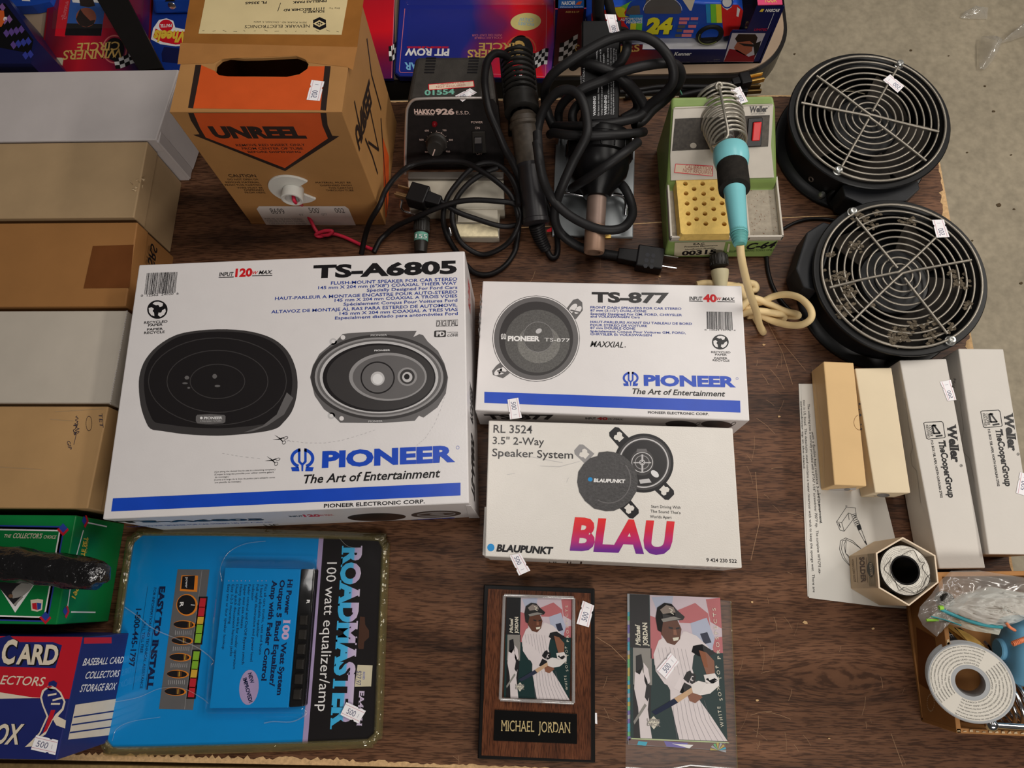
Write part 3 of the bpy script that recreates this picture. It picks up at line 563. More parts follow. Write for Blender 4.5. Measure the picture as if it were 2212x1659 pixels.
# blue toy car card with flame logo
b0 = P(370, 70, 0); t = thing('blister_card', b0, 'blue toy car blister card with red and yellow flame logo beside the carton', 'toy package', 'racing toy packages')
m = flat([(336, -60), (440, -60), (420, 180), (318, 180)], 4, 3, mat('blue_card_board', (22, 50, 130), .3)); pt = Pl((0, 0, 4), (0, 0, 1))
pt.poly(m, KL(kt, (1805, 470), (1830, 340), (1900, 240), (1990, 220), (2070, 250), (2095, 330), (2250, 360), (2290, 540), (2100, 555), (1920, 530), (1840, 490)), WHT, 1)
pt.poly(m, KL(kt, (1830, 440), (1860, 340), (1910, 370), (2000, 380), (2250, 380), (2280, 520), (2100, 535), (1950, 505), (1860, 470)), CRED, 2); pt.ell(m, *kt(1985, 308), 15, 13, CRED, 3)
pt.text(m, 'MATTEL', kt(2055, 290), kt(1915, 295), kt(2055, 325), WHT, 4, bold=.03)
pt.text(m, 'Wheels', kt(2300, 380), kt(1850, 370), kt(2300, 510), YEL, 4, bold=.045)
pt.poly(m, KL(kt, (1960, 560), (2150, 580), (2150, 760), (1940, 740), (1930, 640)), NVY, 1)
m.build('backing_card', t)
m = MB(); c = P(372, 0, 14); m.hexa([c+Vector((-26, -14, -9)), c+Vector((40, -14, -9)), c+Vector((40, 40, -9)), c+Vector((-26, 40, -9))], [c+Vector((-20, -6, 10)), c+Vector((40, -6, 10)), c+Vector((40, 30, 10)), c+Vector((-20, 30, 10))], CBLU, 4, 3)
TYRE = mat('tyre_black', (20, 20, 21), .6); CHR = mat('chrome', (205, 205, 208), .18, metal=1.0, noise=.02)
m.build('toy_car_body', t)
m = MB(); cc = P(*kt(2060, 62), 14); m.lathe([(0, 0), (9, 0), (9, 7), (0, 7)], cc+Vector((0, 5, -2)), (0, -1, .35), TYRE, 24); m.lathe([(0, 0), (5, 0), (4, .6), (0, .6)], cc+Vector((0, -2, .6)), (0, -1, .35), CHR, 12); m.build('toy_car_wheel', t)
# black flat bar lying diagonally
m = MB(); z = 30
q = [P(195, -25, z), P(265, -25, z), P(352, 146, z), P(300, 152, z)]; m.prism(q, (0, 0, -6), BLK, r=1)
tag(m.build('metal_bar', base=P(270, 60, 0)), 'flat black metal bar lying diagonally over the toy blister cards', 'bar')
# red and blue package half behind the carton
b0 = P(820, 80, 0)
m = flat([(735, -40), (853, -40), (850, 170), (795, 170)], 5, 4, NVY); pt = Pl((0, 0, 5), (0, 0, 1))
rmp = ramp_mat('red_flare_print', 1, -.09, .09, [(0, (20, 22, 92)), (.32, (130, 18, 50)), (.55, (214, 22, 36)), (.8, (190, 24, 40)), (1, (60, 24, 90))], .25, .02)
pt.poly(m, [(738, -40), (852, -40), (848, 170), (798, 170)], rmp, 1)
kp = K(640, 0, 3.687)
chequer(pt, m, kp, (735, 370), (22, -12), (2, 40), 3, 3, 3); pt.line(m, [(853, -30), (846, 168)], .8, mat('pink_print', (220, 120, 130), .3), 3)
tag(m.build('toy_package', base=b0), 'red and navy racing package half hidden behind the kraft wire carton', 'toy package', 'racing toy packages')
# pit row package
b0 = P(1030, 90, 0); t = thing('blister_pack', b0, 'blue and red racing pack with upside-down gold lettering, behind black soldering station', 'toy package', 'racing toy packages')
q = [(866, -60), (1216, -60), (1192, 160), (1186, 171), (862, 166), (852, 158)]
m = flat(q, 9, 7, NVY); pt = Pl((0, 0, 9), (0, 0, 1))
rmp = ramp_mat('blue_red_flare_print', 0, -.095, .10, [(0, (32, 44, 132)), (.42, (36, 44, 132)), (.6, (132, 32, 90)), (.74, (226, 28, 40)), (.93, (220, 30, 44)), (1, (120, 60, 150))], .16, .05)
pt.poly(m, [(868, -60), (1214, -60), (1190, 158), (1184, 169), (864, 164), (855, 156)], rmp, 1)
pk = mat('pink_print', (220, 120, 130), .3)
pt.line(m, KL(kp, (865, 70), (820, 560), (830, 578), (1180, 586), (1600, 592), (1985, 612), (1995, 40)), .7, pk, 2)
pt.text(m, 'SERIES', kp(1215, 372), kp(880, 372), kp(1215, 385), CRED, 3, bold=.05)
pt.text(m, 'PIT ROW', kp(1220, 392), kp(870, 388), kp(1220, 446), WHT, 3, bold=.04)
pt.text(m, 'NASCAR', kp(1180, 505), kp(862, 500), kp(1180, 562), mat('pale_blue_print', (130, 190, 230), .3), 3, bold=.03, shear=-.1)
pt.ell(m, *kp(1828, 175), 33, 19, mat('pale_yellow_print', (232, 216, 140), .3), 3, rot=-5); pt.text(m, 'CREW', kp(1890, 150), kp(1780, 140), kp(1890, 178), mat('pale_blue_print', (130, 190, 230), .3), 4); pt.text(m, 'FIGURES', kp(1895, 185), kp(1770, 175), kp(1895, 210), mat('pale_blue_print', (130, 190, 230), .3), 4)
for i, s_ in enumerate(('WITH DIE CAST CAR', 'COLLECTIBLE')): pt.text(m, s_, kp(1640, 272+i*22), kp(1400+i*20, 275+i*22), kp(1640, 288+i*22), mat('pink_print', (220, 120, 130), .3), 4)
pt.ell(m, *kp(1790, 400), 26, 32, INK, 3, n=40); pt.ring(m, *kp(1790, 390), 33, 29, 3, mat('star_red', (214, 90, 60), .3), 3, a0=180, a1=370)
pt.text(m, 'CIRCLE', kp(1822, 345), kp(1455, 345), kp(1822, 400), GOLD, 5, bold=.02, serif=.05); pt.text(m, 'C', kp(1822, 330), kp(1745, 330), kp(1822, 418), GOLD, 6, bold=.03)
pt.text(m, "WINNERS", kp(1830, 396), kp(1365, 400), kp(1830, 458), GOLD, 6, bold=.02, serif=.05)
chequer(pt, m, kp, (1880, 425), (26, -8), (-3, 32), 5, 4, 6)
m.build('backing_card', t)
m = MB(); c = [P(872, -55, 10), P(1210, -55, 10), P(1204, 14, 10), P(876, 14, 10)]; m.hexa(c, [v+Vector((0, (10 if i < 2 else 4)*(1 if i > 1 else -1)*-1, 22)) for i, v in enumerate(c)], FILM, 4, 3)
# gentle bulge of the plastic over the print
n0 = 14; 
for i in range(n0):
    for j in range(6):
        def g(a, b): 
            x, y = 880+(1180-880)*a/n0, 20+(158-20)*b/6; return P(x, y, 10+7*math.sin(math.pi*a/n0)*math.sin(math.pi*b/6)**.7)
        m.poly([g(i, j), g(i, j+1), g(i+1, j+1), g(i+1, j)], FILM, True)
m.build('blister_shell', t)
# window box with racing car
kc = K(1180, 0, 4.096); h = 90; yb = 617
BLc, BRc, TRc = Vector((18.5, yb, 0)), Vector((265.5, yb, 0)), None
dep = 95
b0 = Vector((142, yb+45, 0)); t = thing('window_box', b0, 'navy and maroon window box displaying a race car, at the back table corner', 'toy package', 'racing toy packages')
x0, x1 = 18.5, 265.5
m = MB(); m.box(x0, x1, yb, yb+dep, 0.3, 3, NVY); m.box(x0, x1, yb+dep-2, yb+dep, 0, h, NVY)   # floor and back
m.box(x0, x0+34, yb+.5, yb+dep-2, 3, h, NVY)                                             # solid left end
pf = Pl((0, yb, 0), (0, -1, 0), .15)
rmp = ramp_mat('navy_maroon_print', 0, -.125, .05, [(0, (74, 10, 24)), (.35, (116, 14, 28)), (.62, (120, 16, 30)), (.82, (34, 22, 62)), (1, (20, 24, 70))], .3, .02)
# front frame: left panel, low apron, right panel with its stepped edge
fr = lambda pts, mt, k=1: pf.poly(m, pts, mt, k)
m.prism([pf.at(*p) for p in KL(kc, (105, 60), (335, 60), (330, 160), (310, 400), (855, 395), (850, 440), (1590, 440), (1630, 290), (1650, 268), (1775, 268), (1862, 55), (2110, 55), (1890, 575), (60, 582))], (0, .8, 0), NVY)
fr(KL(kc, (105, 75), (332, 78), (322, 180), (305, 390), (855, 395), (850, 440), (1100, 446), (1100, 570), (62, 578)), rmp)
fr(KL(kc, (108, -8), (335, -8), (335, 70), (106, 70)), mat('package_blue', (40, 96, 170), .3), 2)
pf.text(m, 'NASCAR', kc(135, 42), kc(255, 38), kc(138, 10), WHT, 3, bold=.03, shear=.15); fr(KL(kc, (258, 40), (285, 12), (318, 10), (300, 40)), mat('orange_print', (206, 92, 40), .35), 3); pf.tl(m, 'Winners Circle', kc(120, 66), kc(325, 62), 3, WHT, 3)
pf.tl(m, 'AGES 8 & UP', kc(170, 112), kc(290, 112), 4, GOLD, 3)
chequer(pf, m, kc, (120, 380), (40, -18), (-3, 40), 4, 4, 4); pf.text(m, 'C', kc(258, 460), kc(300, 455), kc(258, 395), GOLD, 6, bold=.02)
pf.text(m, 'ERS', kc(655, 465), kc(825, 450), kc(655, 405), GOLD, 4, bold=.02, serif=.05)
pf.text(m, 'Kenner', kc(1130, 490), kc(1282, 488), kc(1130, 460), WHT, 3, bold=.03, shear=.1); pf.tl(m, 'MADE IN CHINA', kc(1175, 552), kc(1270, 551), 2, GREY, 3); pf.tl(m, '67077', kc(1480, 532), kc(1535, 531), 3, GREY, 3); pf.tl(m, 'DIE CAST REPLICA', kc(1420, 548), kc(1535, 548), 2, GREY, 3)
fr(KL(kc, (1645, 290), (1940, 292), (1830, 548), (1568, 545)), mat('photo_light', (176, 166, 172), .3), 3)
fr(KL(kc, (1670, 340), (1700, 298), (1850, 300), (1870, 330), (1850, 400), (1800, 360), (1690, 372)), HAIR, 5); fr(KL(kc, (1690, 370), (1800, 352), (1830, 390), (1820, 450), (1760, 490), (1680, 450), (1660, 420)), SKIN, 4); fr(KL(kc, (1620, 430), (1690, 440), (1790, 500), (1850, 480), (1835, 545), (1570, 544)), MAR, 4); fr(KL(kc, (1830, 390), (1900, 360), (1880, 440), (1845, 500)), INK, 4); fr(KL(kc, (1700, 378), (1850, 392), (1840, 412), (1750, 404)), INK, 6)
pf.tl(m, 'NASCAR', kc(1935, 102), kc(2060, 102), 6, WHT, 3, bold=.03, shear=.15); fr(KL(kc, (1885, 102), (1905, 78), (1930, 78), (1915, 102)), YEL, 3); pf.tl(m, 'LIMITED', kc(1838, 270), kc(1955, 270), 5, CRED, 3); pf.line(m, KL(kc, (2015, 115), (1955, 265)), .4, WHT, 3)
pz = Pl((0, 0, h), (0, 0, 1), .1)
m.box(238, x1, yb, yb+dep, h-1, h, mat('pink_flap', (206, 70, 110), .35)); pz.text(m, 'YOUR', kc(1925, 22), kc(2040, 22), kc(1925, -20), GOLD, 3, bold=.02)
m.box(x0, x0+34, yb, yb+dep, h-1, h, mat('pink_flap', (206, 70, 110), .35))
m.box(x1-1, x1, yb, yb+dep, 0, h, NVY)
m.build('carton', t)
m = MB(); m.prism([(x0+34, yb+3, 3), (238, yb+3, 3), (238, yb+3, 13.6), (x0+34, yb+3, 13.6)], (0, dep-8, 0), WHT); m.build('white_tray', t)
m = MB(); WIN = clear_mat('clear_window_film', refl=.08); m.poly([(x0+34, yb+.9, 14), (238, yb+.9, 14), (238, yb+.9, h), (x0+34, yb+.9, h)], WIN); m.poly([(x0+34, yb+.9, h), (238, yb+.9, h), (238, yb+dep, h), (x0+34, yb+dep, h)], WIN); m.build('clear_window', t)
# the race car itself (side toward us)
yc = yb+16; b0 = Vector((150, yc+25, 14)); t = thing('toy_race_car', b0, 'blue rainbow-striped toy race car number 24 inside the window box', 'toy car')
pc = Pl((0, yc, 0), (0, -1, 0), .2); U = lambda *pts: [pc.at(*p) for p in KL(kc, *pts)]
YLW = mat('car_yellow', (232, 220, 48), .2); GRE = mat('car_green', (120, 200, 60), .2); CYA = mat('car_cyan', (40, 140, 200), .2); RDC = mat('car_red', (216, 36, 36), .2); DGL = mat('car_window_grey', (92, 88, 86), .15)
side = [(345, 150), (420, 100), (590, 60), (700, 52), (760, 0), (860, -40), (1160, -44), (1270, 20), (1400, 30), (1700, 40), (1745, 90), (1720, 220), (1690, 300), (1560, 335), (1350, 345), (1000, 348), (690, 345), (520, 330), (360, 300)]
m = MB(); q = U(*side); m.prism(q, (0, 48, 0), CBLU, r=2.2, seg=3)
cp = lambda pts, mt, k=2: pc.poly(m, KL(kc, *pts), mt, k)
cp([(400, 118), (600, 64), (720, 56), (700, 130), (690, 200), (730, 250), (560, 260), (400, 260)], RDC, 1)
cp([(590, 66), (720, 56), (690, 110), (700, 140), (740, 150), (640, 150)], YLW, 2); cp([(650, 60), (765, 2), (740, 20), (700, 90), (690, 66)], GRE, 3)
cp([(745, 205), (800, 205), (790, 268), (742, 268)], YLW, 3); cp([(798, 200), (850, 200), (846, 272), (790, 268)], GRE, 3); cp([(735, 130), (855, 130), (855, 205), (740, 205)], CYA, 2)
cp([(1410, 32), (1452, 33), (1460, 200), (1420, 200)], CYA); cp([(1450, 33), (1500, 34), (1508, 200), (1458, 200)], GRE); cp([(1498, 34), (1548, 36), (1556, 200), (1506, 200)], YLW); cp([(1546, 36), (1698, 42), (1742, 92), (1720, 216), (1690, 296), (1570, 322), (1560, 200)], RDC)
cp([(700, 110), (760, 50), (825, 45), (832, 122), (790, 128), (720, 126)], DGL, 4); cp([(866, 108), (872, 50), (890, -20), (1125, -22), (1190, 60), (1196, 110), (1170, 120), (880, 118)], DGL, 4)
pc.ring(m, *kc(1030, 90), 42, 30, 1, WHT, 5, a0=180, a1=360)
for dx, mt_, kk in ((5, INK, 5), (0, YLW, 6)): pc.text(m, '24', kc(872+dx, 288+dx), kc(1100+dx, 288+dx), kc(872+dx, 162+dx), mt_, kk, bold=.07)
pc.tl(m, 'AUTOMOTIVE', kc(655, 182), kc(848, 178), 6, WHT, 5, bold=.02); pc.tl(m, 'FINISHES', kc(708, 205), kc(846, 203), 5, WHT, 5, bold=.02)
for i, (x, y, w_, c) in enumerate([(1180, 152, 88, pk), (1280, 150, 66, pk), (1175, 186, 72, pk), (1262, 188, 84, PKB), (1258, 218, 70, pk), (1165, 220, 66, DGL), (1155, 254, 50, DGL), (1215, 262, 88, pk), (1142, 300, 56, DGL), (1200, 298, 86, pk)]): cp([(x, y), (x+w_, y), (x+w_-4, y+26), (x-3, y+26)], c, 4)
cp([(1540, -20), (1660, -20), (1640, 60), (1600, 88), (1560, 60)], WHT, 4); pc.ring(m, *kc(1600, 15), 13, 14, 3, CBLU, 5); cp([(1690, 60), (1715, 80), (1700, 148), (1682, 140)], WHT, 5)
pc.poly(m, KL(kc, (1195, -20), (1320, -20), (1285, 92), (1270, 92)), CRM, 4)
m.build('body', t)
for px_, py_ in ((1455, 280), (640, 290)):
    m = MB(); c = pc.at(*kc(px_, py_)); rw = 16.0
    c.z = 13.8+rw
    m.lathe([(0, 0), (rw*.62, .2), (rw*.66, -1.5), (rw*.9, -2), (rw, -.5), (rw, 6), (0, 6)], c, (0, 1, 0), TYRE, 36); m.ring(c+Vector((0, -2.1, 0)), rw*.8, .7, mat('tyre_lettering', (110, 114, 62), .5), (0, 1, 0), 30, 5, 1.5, 4.2); m.build('wheel', t)
# ---------------------------------------------------------------- cables with brass plugs behind the station
CAB = mat('black_cable', (22, 20, 21), .42, spec=.2, noise=.1); BRASS = mat('brass', (202, 164, 90), .3, metal=.9)
def cable(m, px, r, mt=CAB, n=10, k=8): m.tube(spline([P(x, y, z) for x, y, z in px], k), r, mt, n)
kk4 = kc
def plug(m, A, B, rw, rh, brass, n=3):
    A, B = Vector(A), Vector(B); d = (B-A).normalized(); s_ = d.cross(Vector((0, 0, 1))).normalized(); u = s_.cross(d)
    def blk(a, b, w0, h0, w1, h1, mt, r=1.0): m.hexa([a-s_*w0-u*h0, a+s_*w0-u*h0, b+s_*w1-u*h1, b-s_*w1-u*h1], [a-s_*w0+u*h0, a+s_*w0+u*h0, b+s_*w1+u*h1, b-s_*w1+u*h1], mt, r)
    L = (B-A).length
    blk(A, A+d*L*.45, rw*.5, rh*.6, rw*.62, rh*.75, CAB); blk(A+d*L*.42, B, rw, rh, rw, rh, CAB, 1.5)
    for sx in (-.5, .5): blk(B-d, B+d*16, .8, 3, .8, 3, brass, .2) if 0 else m.hexa([B+s_*rw*sx-s_*.8-u*3, B+s_*rw*sx+s_*.8-u*3, B+d*16+s_*rw*sx+s_*.8-u*3, B+d*16+s_*rw*sx-s_*.8-u*3], [B+s_*rw*sx-s_*.8+u*3, B+s_*rw*sx+s_*.8+u*3, B+d*16+s_*rw*sx+s_*.8+u*3, B+d*16+s_*rw*sx-s_*.8+u*3], brass, .3)
    if n == 3: m.tube([B-u*rh*.55, B+d*17-u*rh*.55], 2.3, brass, 10)
b0 = P(1500, 190, 0)
t = thing('power_cord', b0, 'bundled black power cord with brass plug behind the green soldering station', 'cord', 'cords behind the station')
m = MB(); 
cable(m, [(*kc(650, 815), 8), (*kc(860, 790), 8), (*kc(1000, 770), 9), (*kc(1250, 768), 10), (*kc(1480, 768), 12), (*kc(1700, 740), 16)], 3.2)
cable(m, [(*kc(700, 850), 6), (*kc(900, 820), 6), (*kc(1100, 800), 7), (*kc(1300, 782), 8), (*kc(1600, 790), 10)], 3.2)
cable(m, [(*kc(1180, 850), 5), (*kc(1400, 800), 9), (*kc(1600, 752), 14), (*kc(1760, 720), 17)], 4.0); m.build('cable', t)
m = MB(); plug(m, P(*kc(1640, 740), 16), P(*kc(1800, 706), 17), 8, 7, BRASS); m.build('plug', t)
m = MB(); m.tube(spline([P(*kc(1165, 760), 13), P(*kc(1178, 790), 15), P(*kc(1200, 840), 8)], 4), 1.0, mat('green_wire_tie', (90, 150, 130), .4), 6); m.build('wire_tie', t)
t = thing('power_cord', P(1600, 195, 0), 'black cord with tarnished brass plug, beneath the other cord by the green station', 'cord', 'cords behind the station')
m = MB(); cable(m, [(*kc(1230, 840), 4.5), (*kc(1400, 830), 4.5), (*kc(1600, 810), 6)], 3); m.build('cable', t)
m = MB(); plug(m, P(*kc(1620, 805), 7), P(*kc(1775, 795), 8), 7, 5.5, mat('tarnished_brass', (110, 90, 56), .4, metal=.9)); m.build('plug', t)
# ================================================================ kraft wire-dispenser carton
KRF = mat('kraft_carton', (172, 125, 74), .6, noise=.07, scale=22, bump=.15, bscale=150); KTP = mat('amber_packing_tape', (150, 98, 46), .18, noise=.1, scale=40, bump=.25, bscale=60)
ORG = mat('orange_carton_print', (206, 84, 34), .5, noise=.05); BRK = mat('brown_black_print', (44, 32, 28), .5); PAPB = mat('aged_label_paper', (216, 196, 148), .55, noise=.05, scale=30)
HT = 195
FL, FR, BR_, BL_ = [Vector(p) for p in ((-329, 410.5, HT), (-173.5, 408, HT), (-168, 540, HT), (-322, 543, HT))]
low = [Vector((p.x-1, p.y+(-4 if i < 2 else 0), 0)) for i, p in enumerate((FL, FR, BR_, BL_))]
b0 = Vector((-250, 475, 0)); t = thing('wire_carton', b0, 'tall kraft carton with orange arrow and hand hole, red wire out its front', 'carton')
k2 = K(350, 0, 2.9625); m = MB(); th = 3
top = [FL, FR, BR_, BL_]
for i in range(4):
    a, b, c, d = low[i], low[(i+1) % 4], top[(i+1) % 4], top[i]; n = (b-a).cross(d-a).normalized()*-th
    m.hexa([a, b, b+n, a+n], [d, c, c+n, d+n], KRF, .8, 2)
m.hexa([p+Vector((0, 0, 1)) for p in low], [p+Vector((0, 0, 4)) for p in low], KRF)
pt = Pl((0, 0, HT), (0, 0, 1), .15)
hole = [pt.at(*k2(*p)) for p in ((338, 455), (345, 415), (380, 382), (430, 368), (520, 374), (640, 372), (760, 366), (860, 360), (915, 380), (938, 410), (930, 440), (880, 475), (800, 492), (600, 490), (420, 490), (365, 482))]
m.plate([(p.x, p.y) for p in top], [[(p.x, p.y) for p in hole]], HT-3, HT, KRF)
# printed orange band on the lid and arrow on the front
o1 = [pt.at(*k2(*p)) for p in ((215, 418), (1042, 425), (1015, 700), (200, 690))]
m.plate([(p.x, p.y) for p in [pt.at(*k2(*q)) for q in ((252, 418), (338, 455), (365, 482), (420, 490), (600, 492), (800, 493), (880, 477), (930, 442), (938, 425), (1042, 425), (1018, 706), (198, 694))]], [], HT+.05, HT+.2, ORG)
pt.poly(m, KL(k2, (215, 416), (252, 416), (238, 500), (200, 694), (168, 690)), BRK, 2); pt.poly(m, KL(k2, (1042, 423), (1080, 425), (1050, 708), (1014, 704)), BRK, 2)
pf = Pl.of(FL, FR, low[0], .2)
pf.poly(m, KL(k2, (168, 722), (1052, 722), (1060, 800), (1090, 868), (1135, 870), (788, 1094), (200, 862), (240, 858), (185, 770)), BRK, 1)
pf.poly(m, KL(k2, (203, 722), (1014, 722), (1026, 800), (1062, 884), (786, 1074), (280, 878), (245, 820)), ORG, 2)
for s_, a_, b_, h_, bo in (('UNREEL', (338, 878), (928, 880), 68, .06), ("REMOVE RED INSERT ONLY", (478, 935), (920, 932), 15, .015), ('FROM CENTER OF TUBE', (516, 955), (905, 955), 14, .015), ('BEFORE DISPENSING', (553, 976), (890, 976), 13, .015), ('CAUTION', (432, 1132), (606, 1132), 18, .01), ('DO NOT OPEN OR', (424, 1152), (620, 1152), 10, 0), ('REMOVE MATERIAL', (410, 1170), (628, 1170), 10, 0), ('FROM THIS CARTON', (408, 1188), (638, 1188), 10, 0), ('WIRE MUST BE', (484, 1205), (648, 1205), 10, 0), ('DISPENSED', (530, 1220), (655, 1220), 10, 0), ('FROM HERE', (534, 1236), (664, 1236), 10, 0), ('MATERIAL MUST BE', (986, 1172), (1210, 1172), 10, 0), ('DISPENSED FROM', (1016, 1190), (1216, 1190), 10, 0), ('THIS CARTON', (1068, 1206), (1222, 1206), 10, 0), ('THROUGH TUBE', (1052, 1222), (1228, 1222), 10, 0)):
    pf.tl(m, s_, k2(*a_), k2(*b_), h_/2.9625, BRK, 3, bold=bo)
ps = Pl.of(FR, BR_, low[1], .25)
for i, (a_, b_, h_) in enumerate([((1232, 850), (1325, 510), 60)]): ps.text(m, 'UNREEL', k2(*a_), k2(*b_), k2(a_[0]+55, a_[1]+10), BRK, 2, bold=.05)
for q in ([(1300, 890), (1345, 1000), (1378, 1110)], [(1385, 960), (1320, 910)], [(1250, 915), (1290, 840), (1320, 700)], [(1230, 650), (1260, 800)], [(1330, 700), (1385, 960)], [(1310, 250), (1340, 480), (1400, 700)], [(1400, 760), (1430, 1200), (1440, 1400)]): ps.line(m, KL(k2, *q), 3.0, BRK, 2)
ps.poly(m, KL(k2, (1412, 880), (1450, 1000), (1450, 1330), (1430, 1400), (1418, 1200)), ORG, 1)
m.build('carton_body', t)
m = MB(); q = [(165, 0-60), (1290, -60), (1245, 290), (1245, 300), (120, 275)]
m.prism(pt._o([pt.L(pt.at(*k2(*p)), 1) for p in ((190, -70), (1300, -70), (1250, 302), (132, 276))]), (0, 0, .15), KTP); m.build('amber_tape', t)
m = MB(); m.prism(pt._o([pt.L(pt.at(*k2(*p)), 0) for p in ((118, 276), (1252, 300), (1236, 372), (1222, 450), (1185, 430), (940, 402), (912, 378), (860, 358), (520, 370), (380, 378), (330, 405), (100, 412))]), (0, 0, .12), mat('kraft_gummed_tape', (168, 116, 64), .5, noise=.06)); m.build('gummed_tape', t)
m = MB(); pl2 = Pl((0, 0, HT), (0, 0, 1), .35)
m.prism(pt._o([pl2.L(pl2.at(*k2(*p)), 2) for p in ((290, -60), (1200, -60), (1150, 225), (235, 218))]), (0, 0, .1), PAPB)
for s_, a_, b_, h_, kk in (('NEWARK ELECTRONICS', (948, 160), (532, 164), 20, {}), ('500 N. PULASKI RD - CHICAGO, IL 60624', (928, 143), (590, 138), 10, {}), ('SQUARE D', (1042, 68), (905, 72), 15, dict(bold=.03)), ('11111 BELCHER RD', (1040, 50), (780, 62), 14, dict(bold=.03)), ('PINELLAS PARK', (1055, 2), (838, 12), 14, dict(bold=.03)), ('FL 33565', (672, 12), (535, 16), 14, dict(bold=.03)), ('Ship To:', (1140, 52), (1070, 52), 9, {})):
    pl2.tl(m, s_, k2(*a_), k2(*b_), h_/2.9625, INK, 5, **kk)
pl2.poly(m, KL(k2, (1010, 112), (1050, 130), (1052, 178), (1012, 196), (968, 176), (968, 132)), INK, 5); pl2.poly(m, KL(k2, (968, 155), (1008, 132), (1050, 155), (1008, 176)), PAPB, 6); pl2.poly(m, KL(k2, (985, 155), (1008, 142), (1032, 155), (1008, 167)), INK, 7); pl2.text(m, 'N', k2(1018, 149), k2(1000, 149), k2(1018, 163), PAPB, 8, bold=.02)
pl2.line(m, KL(k2, (760, 22), (742, 75)), .6, INK, 5)
for i in range(14): pl2.line(m, KL(k2, (260+i*66, 198+R.uniform(-4, 8)), (260+i*66+R.uniform(6, 30), 200+R.uniform(-4, 8))), .35, INK, 5)
m.build('address_label', t)
m = MB(); pw = Pl.of(FL, FR, low[0], .3); qq = [(620, 1318), (1170, 1318), (1195, 1335), (1262, 1490), (1240, 1498), (715, 1494), (690, 1475), (606, 1335)]
m.prism(pw._o([pw.L(pw.at(*k2(*p)), 2) for p in qq]), pw.n*.12, mat('label_white', (226, 218, 212), .5))
for s_, a_, b_, h_ in (('8699', (704, 1364), (792, 1366), 34), ("500'", (946, 1358), (1016, 1362), 32), ('002', (1112, 1358), (1172, 1360), 30)): pw.text(m, s_, k2(*a_), k2(*b_), k2(a_[0]+2, a_[1]-h_), mat('label_print_grey', (88, 84, 82), .5), 6)
for i in range(3): pw.tl(m, 'TYPE MIL W 22 AWG 7/30 RED', k2(660+14*i, 1402+i*14), k2(900+14*i, 1404+i*14), 3, GREY, 6)
pw.tl(m, 'FT', k2(885, 1378), k2(910, 1378), 4, GREY, 6); pw.tl(m, 'QTY', k2(1025, 1374), k2(1060, 1374), 4, GREY, 6)
m.build('stock_label', t)
# white plastic outlet: split flange and tube
PLW = mat('white_nylon', (216, 214, 206), .35, noise=.02); c = pf.at(*k2(842, 1206)); n = pf.n; u = (FR-FL).normalized(); v = n.cross(u)
def pxy(px, py): d = pf.at(px, py)-c; return d.dot(u), d.dot(v)
outl = []; 
RO = abs(pxy(*k2(995, 1206))[0]); RI = RO*.42
m = MB(); arc = []
for i in range(41): a = math.radians(38+(318-38)*i/40); arc.append(c+(u*math.cos(a)+v*math.sin(a))*RO)
for i in range(41): a = math.radians(318-(318-38)*i/40); arc.append(c+(u*math.cos(a)+v*math.sin(a))*RI)
m.prism(arc, n*2.5, PLW, r=.5); m.build('split_flange', t)
m = MB(); m.lathe([(RO*.30, -2), (RO*.30, 13), (RO*.40, 14), (RO*.45, 13.5), (RO*.42, 3), (RO*.42, 0)], c, n, PLW, 32, caps=False); m.lathe([(RO*.3, 1), (0, 1)], c, n, BRK, 20, caps=False); m.build('outlet_tube', t)
WR = mat('red_wire', (206, 44, 70), .35); pts = [c+n*4, c+n*14+Vector((2, 0, -3))]
a1 = P(*k2(905, 1320), 34); a2 = P(*k2(950, 1410), 12); kn_ = P(*k2(1000, 1492), 4)
m = MB(); loop = [kn_, P(*k2(1060, 1505), 6), P(*k2(1090, 1480), 9), P(*k2(1040, 1478), 9), P(*k2(985, 1500), 6), P(*k2(1010, 1515), 3), P(*k2(1080, 1495), 5), P(*k2(1160, 1515), 3), P(*k2(1270, 1565), 2.2), P(*k2(1375, 1607), 2.2)]
m.tube(spline(pts+[a1, a2]+loop, 8), 2.0, WR, 8); m.build('red_wire', t)
sticker(t, pt, k2(926, 640), k2(958, 514), k2(1040, 524), k2(1010, 648), k=5, tx=(.12, .5))
# ================================================================ black soldering station
HBK = mat('worn_black_casting', (52, 48, 44), .6, noise=.16, scale=120, bump=.3, bscale=900); PNL = mat('black_panel', (24, 20, 20), .42, noise=.3, scale=150); HTX = mat('panel_lettering', (214, 186, 176), .5); SIL = mat('silver_bezel', (196, 186, 180), .3, metal=.7); KNB = mat('knob_black', (40, 37, 34), .4, noise=.2, scale=120); TEAL = mat('teal_paint_marker', (108, 168, 150), .6)
k3 = K(820, 0, 4.809); k4 = K(820, 300, 4.809)
b0 = Vector((-98, 520, 0)); t = thing('soldering_station', b0, 'black soldering station with silver-edged control panel, right of the kraft carton', 'soldering station')
zt, zb = 76, 82
A0, A1 = P(874, 360, 6), P(1086, 360, 6); B0, B1 = P(880, 212, zt), P(1072, 210, zt); C0, C1 = P(897, 121, zb), P(1058, 120, zb)
m = MB(); lo = [Vector((A0.x, A0.y, 2)), Vector((A1.x, A1.y, 2)), Vector((C1.x+6, C1.y+3, 2)), Vector((C0.x-6, C0.y+3, 2))]
bm = bmesh.new(); vs = [bm.verts.new(p) for p in lo+[A0, A1, B1, C1, C0, B0]]
for f in ((3, 2, 1, 0), (0, 1, 5, 4), (4, 5, 6, 9), (9, 6, 7, 8), (2, 3, 8, 7), (1, 2, 7, 6, 5), (3, 0, 4, 9, 8)): bm.faces.new([vs[i] for i in f])
